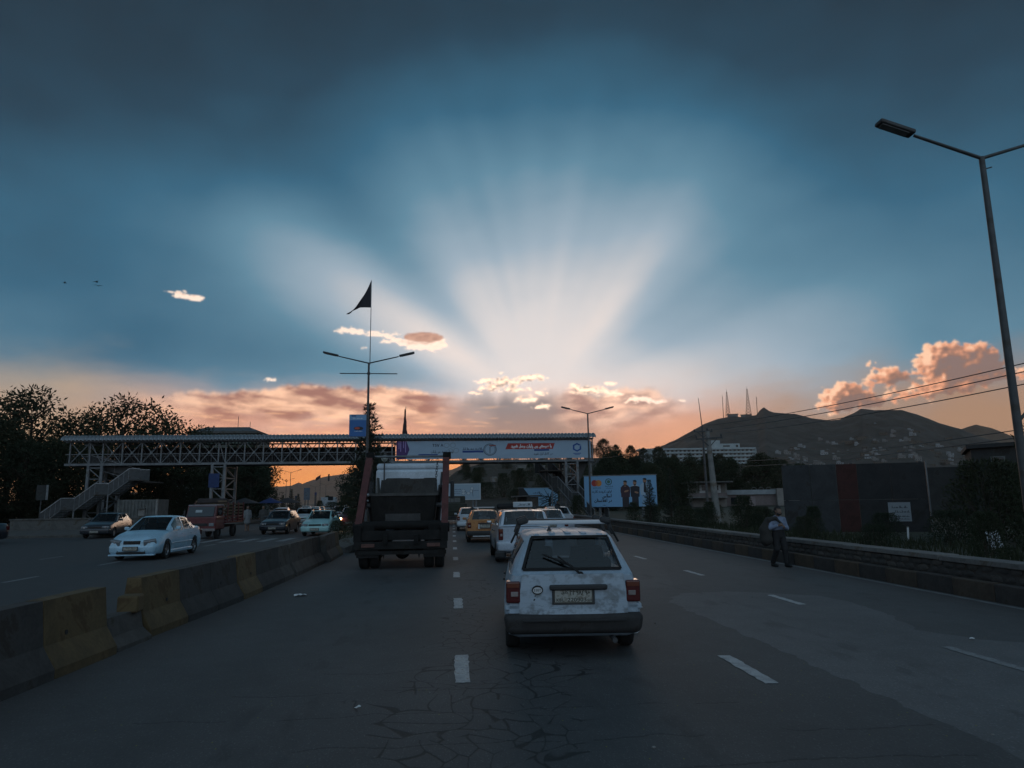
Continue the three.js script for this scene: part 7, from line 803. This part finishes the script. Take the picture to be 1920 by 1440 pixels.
{
  const skin = grain([0.2, 0.12, 0.085], 0.6, 3), hair = grain([0.012, 0.011, 0.01], 0.7, 4), shirt = grain([0.22, 0.27, 0.38], 0.85, 2), trousers = grain([0.014, 0.014, 0.016], 0.85, 2), shoeM = grain([0.012, 0.012, 0.012], 0.5, 3), clothM = grain([0.035, 0.033, 0.03], 0.9, 2);
  // joints in metres, facing +z, height about 1.6, head bowed, walking
  const hip = [0, 0.84, 0], chest = [0, 1.14, 0.0], neck = [0, 1.31, 0.0], head = [0.02, 1.45, 0.05];
  const legs = [[[-0.09, 0.84, 0], [-0.12, 0.46, 0.06], [-0.13, 0.09, -0.14]], [[0.09, 0.84, 0], [0.1, 0.46, 0.1], [0.11, 0.08, 0.12]]];
  const armR = [[-0.18, 1.24, 0], [-0.27, 1.02, 0.04], [-0.09, 1.09, 0.2]], armL = [[0.18, 1.24, 0], [0.25, 1.0, 0.02], [0.06, 1.04, 0.21]];
  const p = thing('person', 'person in light blue shirt and dark trousers walking with a sack, head bowed', 'person', [8.72, 0, -18.35], 0.12);
  const core = [[hip, [0, 1.0, 0], 0.12, 0.115, 1.15, 0.85], [[0, 1.0, 0], chest, 0.12, 0.13, 1.2, 0.8], [chest, [0, 1.24, -0.01], 0.13, 0.1, 1.3, 0.8], [[0, 1.24, 0], neck, 0.06, 0.052], [neck, [0.015, 1.38, 0.03], 0.05, 0.05]];
  const headB = [[[0.02, 1.42, 0.055], [0.02, 1.5, 0.03], 0.074, 0.088, 0.92, 1.06], [[0.02, 1.385, 0.085], [0.02, 1.42, 0.07], 0.035, 0.055], [[0.02, 1.435, 0.135], [0.02, 1.46, 0.13], 0.016, 0.011], [[-0.062, 1.445, 0.04], [-0.066, 1.47, 0.035], 0.014, 0.016], [[0.102, 1.445, 0.04], [0.106, 1.47, 0.035], 0.014, 0.016]];
  const hand = (w, d, s) => { const o = []; const n = V(...d).normalize(), side = V(s, 0.15, 0).cross(n).normalize(), b = V(...w), palm = b.clone().addScaledVector(n, 0.06); o.push([b.toArray(), palm.toArray(), 0.026, 0.03]); [-0.027, -0.009, 0.009, 0.026].forEach((k, i) => { const r = palm.clone().addScaledVector(side, k), m = r.clone().addScaledVector(n, 0.03 + 0.004 * (i % 2)), e = m.clone().addScaledVector(n, 0.012).add(V(0, -0.022, -0.012)); o.push([r.toArray(), m.toArray(), 0.01, 0.009], [m.toArray(), e.toArray(), 0.009, 0.008]); }); const t = b.clone().addScaledVector(n, 0.025).addScaledVector(side, -0.032); o.push([t.toArray(), t.clone().addScaledVector(n, 0.035).addScaledVector(side, -0.014).toArray(), 0.012, 0.009]); return o; };
  const limbs = []; for (const [a, b, c] of legs) limbs.push([a, b, 0.075, 0.052], [b, c, 0.05, 0.036], [[c[0], 0.05, c[2]], [c[0] + 0.01, 0.035, c[2] + 0.15], 0.035, 0.028]); for (const [a, b, c] of [armR, armL]) limbs.push([a, b, 0.045, 0.037], [b, c, 0.036, 0.026]);
  const body = sdfMesh([...core, ...limbs, ...headB], [-0.42, 0, -0.3], [0.42, 1.62, 0.32], 0.013), hands = merged([sdfMesh(hand(armR[2], [0.5, 0.15, 0.5], 1), [-0.16, 0.98, 0.1], [0.1, 1.2, 0.34], 0.0045, 0.008), sdfMesh(hand(armL[2], [-0.5, 0.2, 0.5], -1), [-0.14, 0.94, 0.12], [0.14, 1.18, 0.36], 0.0045, 0.008)]);
  part(p, 'body', [body, hands], skin);
  const grow = (l, e) => l.map(([a, b, ra, rb, sx, sz]) => [a, b, ra + e, rb + e, sx, sz]);
  part(p, 'shirt', sdfMesh([...grow(core.slice(0, 3), 0.016), [[-0.02, 1.24, 0], armR[0], 0.085, 0.062], [[0.02, 1.24, 0], armL[0], 0.085, 0.062], ...grow([[armR[0], armR[1], 0.045, 0.04], [armR[1], [-0.13, 1.075, 0.165], 0.038, 0.03], [armL[0], armL[1], 0.045, 0.04], [armL[1], [0.1, 1.03, 0.17], 0.038, 0.03]], 0.015)], [-0.42, 0.7, -0.3], [0.42, 1.4, 0.3], 0.012), shirt);
  part(p, 'trousers', sdfMesh(grow([[[0, 0.82, 0], [0, 0.93, 0], 0.125, 0.125, 1.2, 0.9], ...legs.flatMap(([a, b, c]) => [[a, b, 0.085, 0.066], [b, [c[0], c[1] + 0.03, c[2]], 0.064, 0.052]])], 0.012), [-0.35, 0.02, -0.35], [0.35, 1.1, 0.3], 0.012), trousers);
  for (const [, , c] of legs) part(p, 'shoe', sdfMesh([[[c[0], 0.045, c[2] - 0.03], [c[0] + 0.01, 0.04, c[2] + 0.17], 0.044, 0.036, 1, 1]], [c[0] - 0.1, -0.02, c[2] - 0.12], [c[0] + 0.12, 0.14, c[2] + 0.26], 0.009), shoeM);
  part(p, 'hair', sdfMesh([[[0.02, 1.5, 0.015], [0.02, 1.53, 0.02], 0.092, 0.08], [[0.02, 1.53, 0.05], [0.02, 1.53, 0.07], 0.066, 0.05], [[0.02, 1.46, -0.02], [0.02, 1.5, 0], 0.08, 0.088]], [-0.12, 1.34, -0.14], [0.16, 1.66, 0.14], 0.009), hair); part(p, 'beard', sdfMesh([[[-0.03, 1.39, 0.085], [0.07, 1.39, 0.085], 0.03, 0.03], [[0.02, 1.375, 0.1], [0.02, 1.39, 0.1], 0.028, 0.028]], [-0.1, 1.3, 0], [0.14, 1.46, 0.18], 0.008), hair);
  const sk = sdfMesh([[[-0.3, 1.2, -0.02], [-0.36, 0.95, -0.05], 0.06, 0.13], [[-0.36, 0.95, -0.05], [-0.34, 0.72, -0.05], 0.13, 0.17], [[-0.1, 1.27, 0.02], [-0.28, 1.22, 0.0], 0.03, 0.06], [[-0.1, 1.28, 0.08], [0.0, 1.12, 0.21], 0.035, 0.026], [[-0.1, 1.28, 0.08], [-0.26, 1.24, 0.02], 0.04, 0.06], [[-0.3, 1.22, -0.02], [-0.44, 1.0, -0.06], 0.04, 0.06]], [-0.62, 0.5, -0.4], [0.12, 1.4, 0.3], 0.014, 0.06);
  const so = solid('sack', 'dark sack slung over the shoulder of the walking person', 'sack', sk, clothM); so.position.set(8.72, 0, -18.35); so.rotation.y = 0.12;
  // simpler standing figures far off share one shape
  const figB = sdfMesh([[[0, 0.85, 0], [0, 1.1, 0], 0.14, 0.15, 1.2, 0.85], [[0, 1.1, 0], [0, 1.35, 0], 0.15, 0.11, 1.3, 0.8], [[0, 1.4, 0], [0, 1.48, 0.01], 0.05, 0.05], [[0, 1.56, 0.02], [0, 1.63, 0.01], 0.078, 0.09], [[-0.09, 0.86, 0], [-0.1, 0.06, 0.04], 0.09, 0.05], [[0.09, 0.86, 0], [0.11, 0.06, -0.06], 0.09, 0.05], [[-0.19, 1.36, 0], [-0.25, 0.82, 0.06], 0.055, 0.035], [[0.19, 1.36, 0], [0.24, 0.84, 0.03], 0.055, 0.035], [[-0.1, 0.04, 0.04], [-0.1, 0.035, 0.17], 0.04, 0.035], [[0.11, 0.04, -0.06], [0.11, 0.035, 0.08], 0.04, 0.035]], [-0.36, 0, -0.3], [0.36, 1.76, 0.3], 0.02), tunic = sdfMesh([[[0, 0.6, 0], [0, 1.1, 0], 0.19, 0.165, 1.15, 0.9], [[0, 1.1, 0], [0, 1.38, 0], 0.165, 0.12, 1.3, 0.85], [[-0.19, 1.36, 0], [-0.25, 0.92, 0.06], 0.07, 0.055], [[0.19, 1.36, 0], [0.24, 0.94, 0.03], 0.07, 0.055]], [-0.4, 0.4, -0.3], [0.4, 1.56, 0.3], 0.022), hairB = sdfMesh([[[0, 1.64, -0.01], [0, 1.66, 0], 0.09, 0.085]], [-0.12, 1.5, -0.14], [0.12, 1.8, 0.12], 0.016);
  for (const [x, z, t, c, l] of [[9.9, -66, 0.4, [0.03, 0.03, 0.035], 'person in dark tunic standing near the kiosk, left of two'], [11.3, -65, -0.3, [0.05, 0.045, 0.04], 'person in dark tunic below the right-hand stairs, right of two'], [-14.2, -50.5, 0.6, [0.2, 0.21, 0.22], 'person in pale tunic standing by the kerb near the dark blue estate'], [-13.4, -51.5, 0.2, [0.06, 0.06, 0.06], 'person in dark tunic beside the one in pale clothes'], [-21.75, -34.3, 0.9, [0.02, 0.02, 0.022], 'person in dark clothes at the left edge in front of the dark saloon']]) { const q = thing('person', l, 'person', [x, 0.0, z], t, 'people standing by the road'); shared(q, 'body', figB, skin); shared(q, 'tunic', tunic, grain(c, 0.85, 2)); shared(q, 'hair', hairB, hair); }
  // birds
  for (const [az, el, s, l] of [[-26.9, 15.75, 1, 'small bird in flight, upper of the pair at left'], [-26.75, 15.5, 0.9, 'small bird in flight, lower of the pair at left'], [-28.8, 15.4, 0.8, 'lone small bird in flight farthest left']]) { const d = dirOf(az, el).multiplyScalar(140), b = thing('bird', l, 'bird', [d.x, d.y + 1.84, d.z], rr(0, 3), 'birds in the evening sky'); b.scale.setScalar(s); part(b, 'body', sdfMesh([[[0, 0, -0.25], [0, 0, 0.2], 0.05, 0.07], [[0, 0.02, 0.26], [0, 0.02, 0.32], 0.05, 0.02], [[0, 0, -0.25], [0, 0, -0.42], 0.04, 0.02]], [-0.3, -0.3, -0.5], [0.3, 0.3, 0.5], 0.03), hair); for (const sgn of [-1, 1]) { const g = new THREE.BufferGeometry(); g.setAttribute('position', new THREE.Float32BufferAttribute([0, 0.02, 0.14, sgn * 0.4, 0.16, 0.1, sgn * 0.36, 0.14, -0.12, 0, 0.02, -0.14, sgn * 0.9, 0.06, -0.1], 3)); g.setIndex([0, 1, 2, 0, 2, 3, 1, 4, 2]); g.computeVertexNormals(); const w = part(b, 'wing', g, hair); w.material.side = THREE.DoubleSide; } }
}
renderer.render(scene, camera);
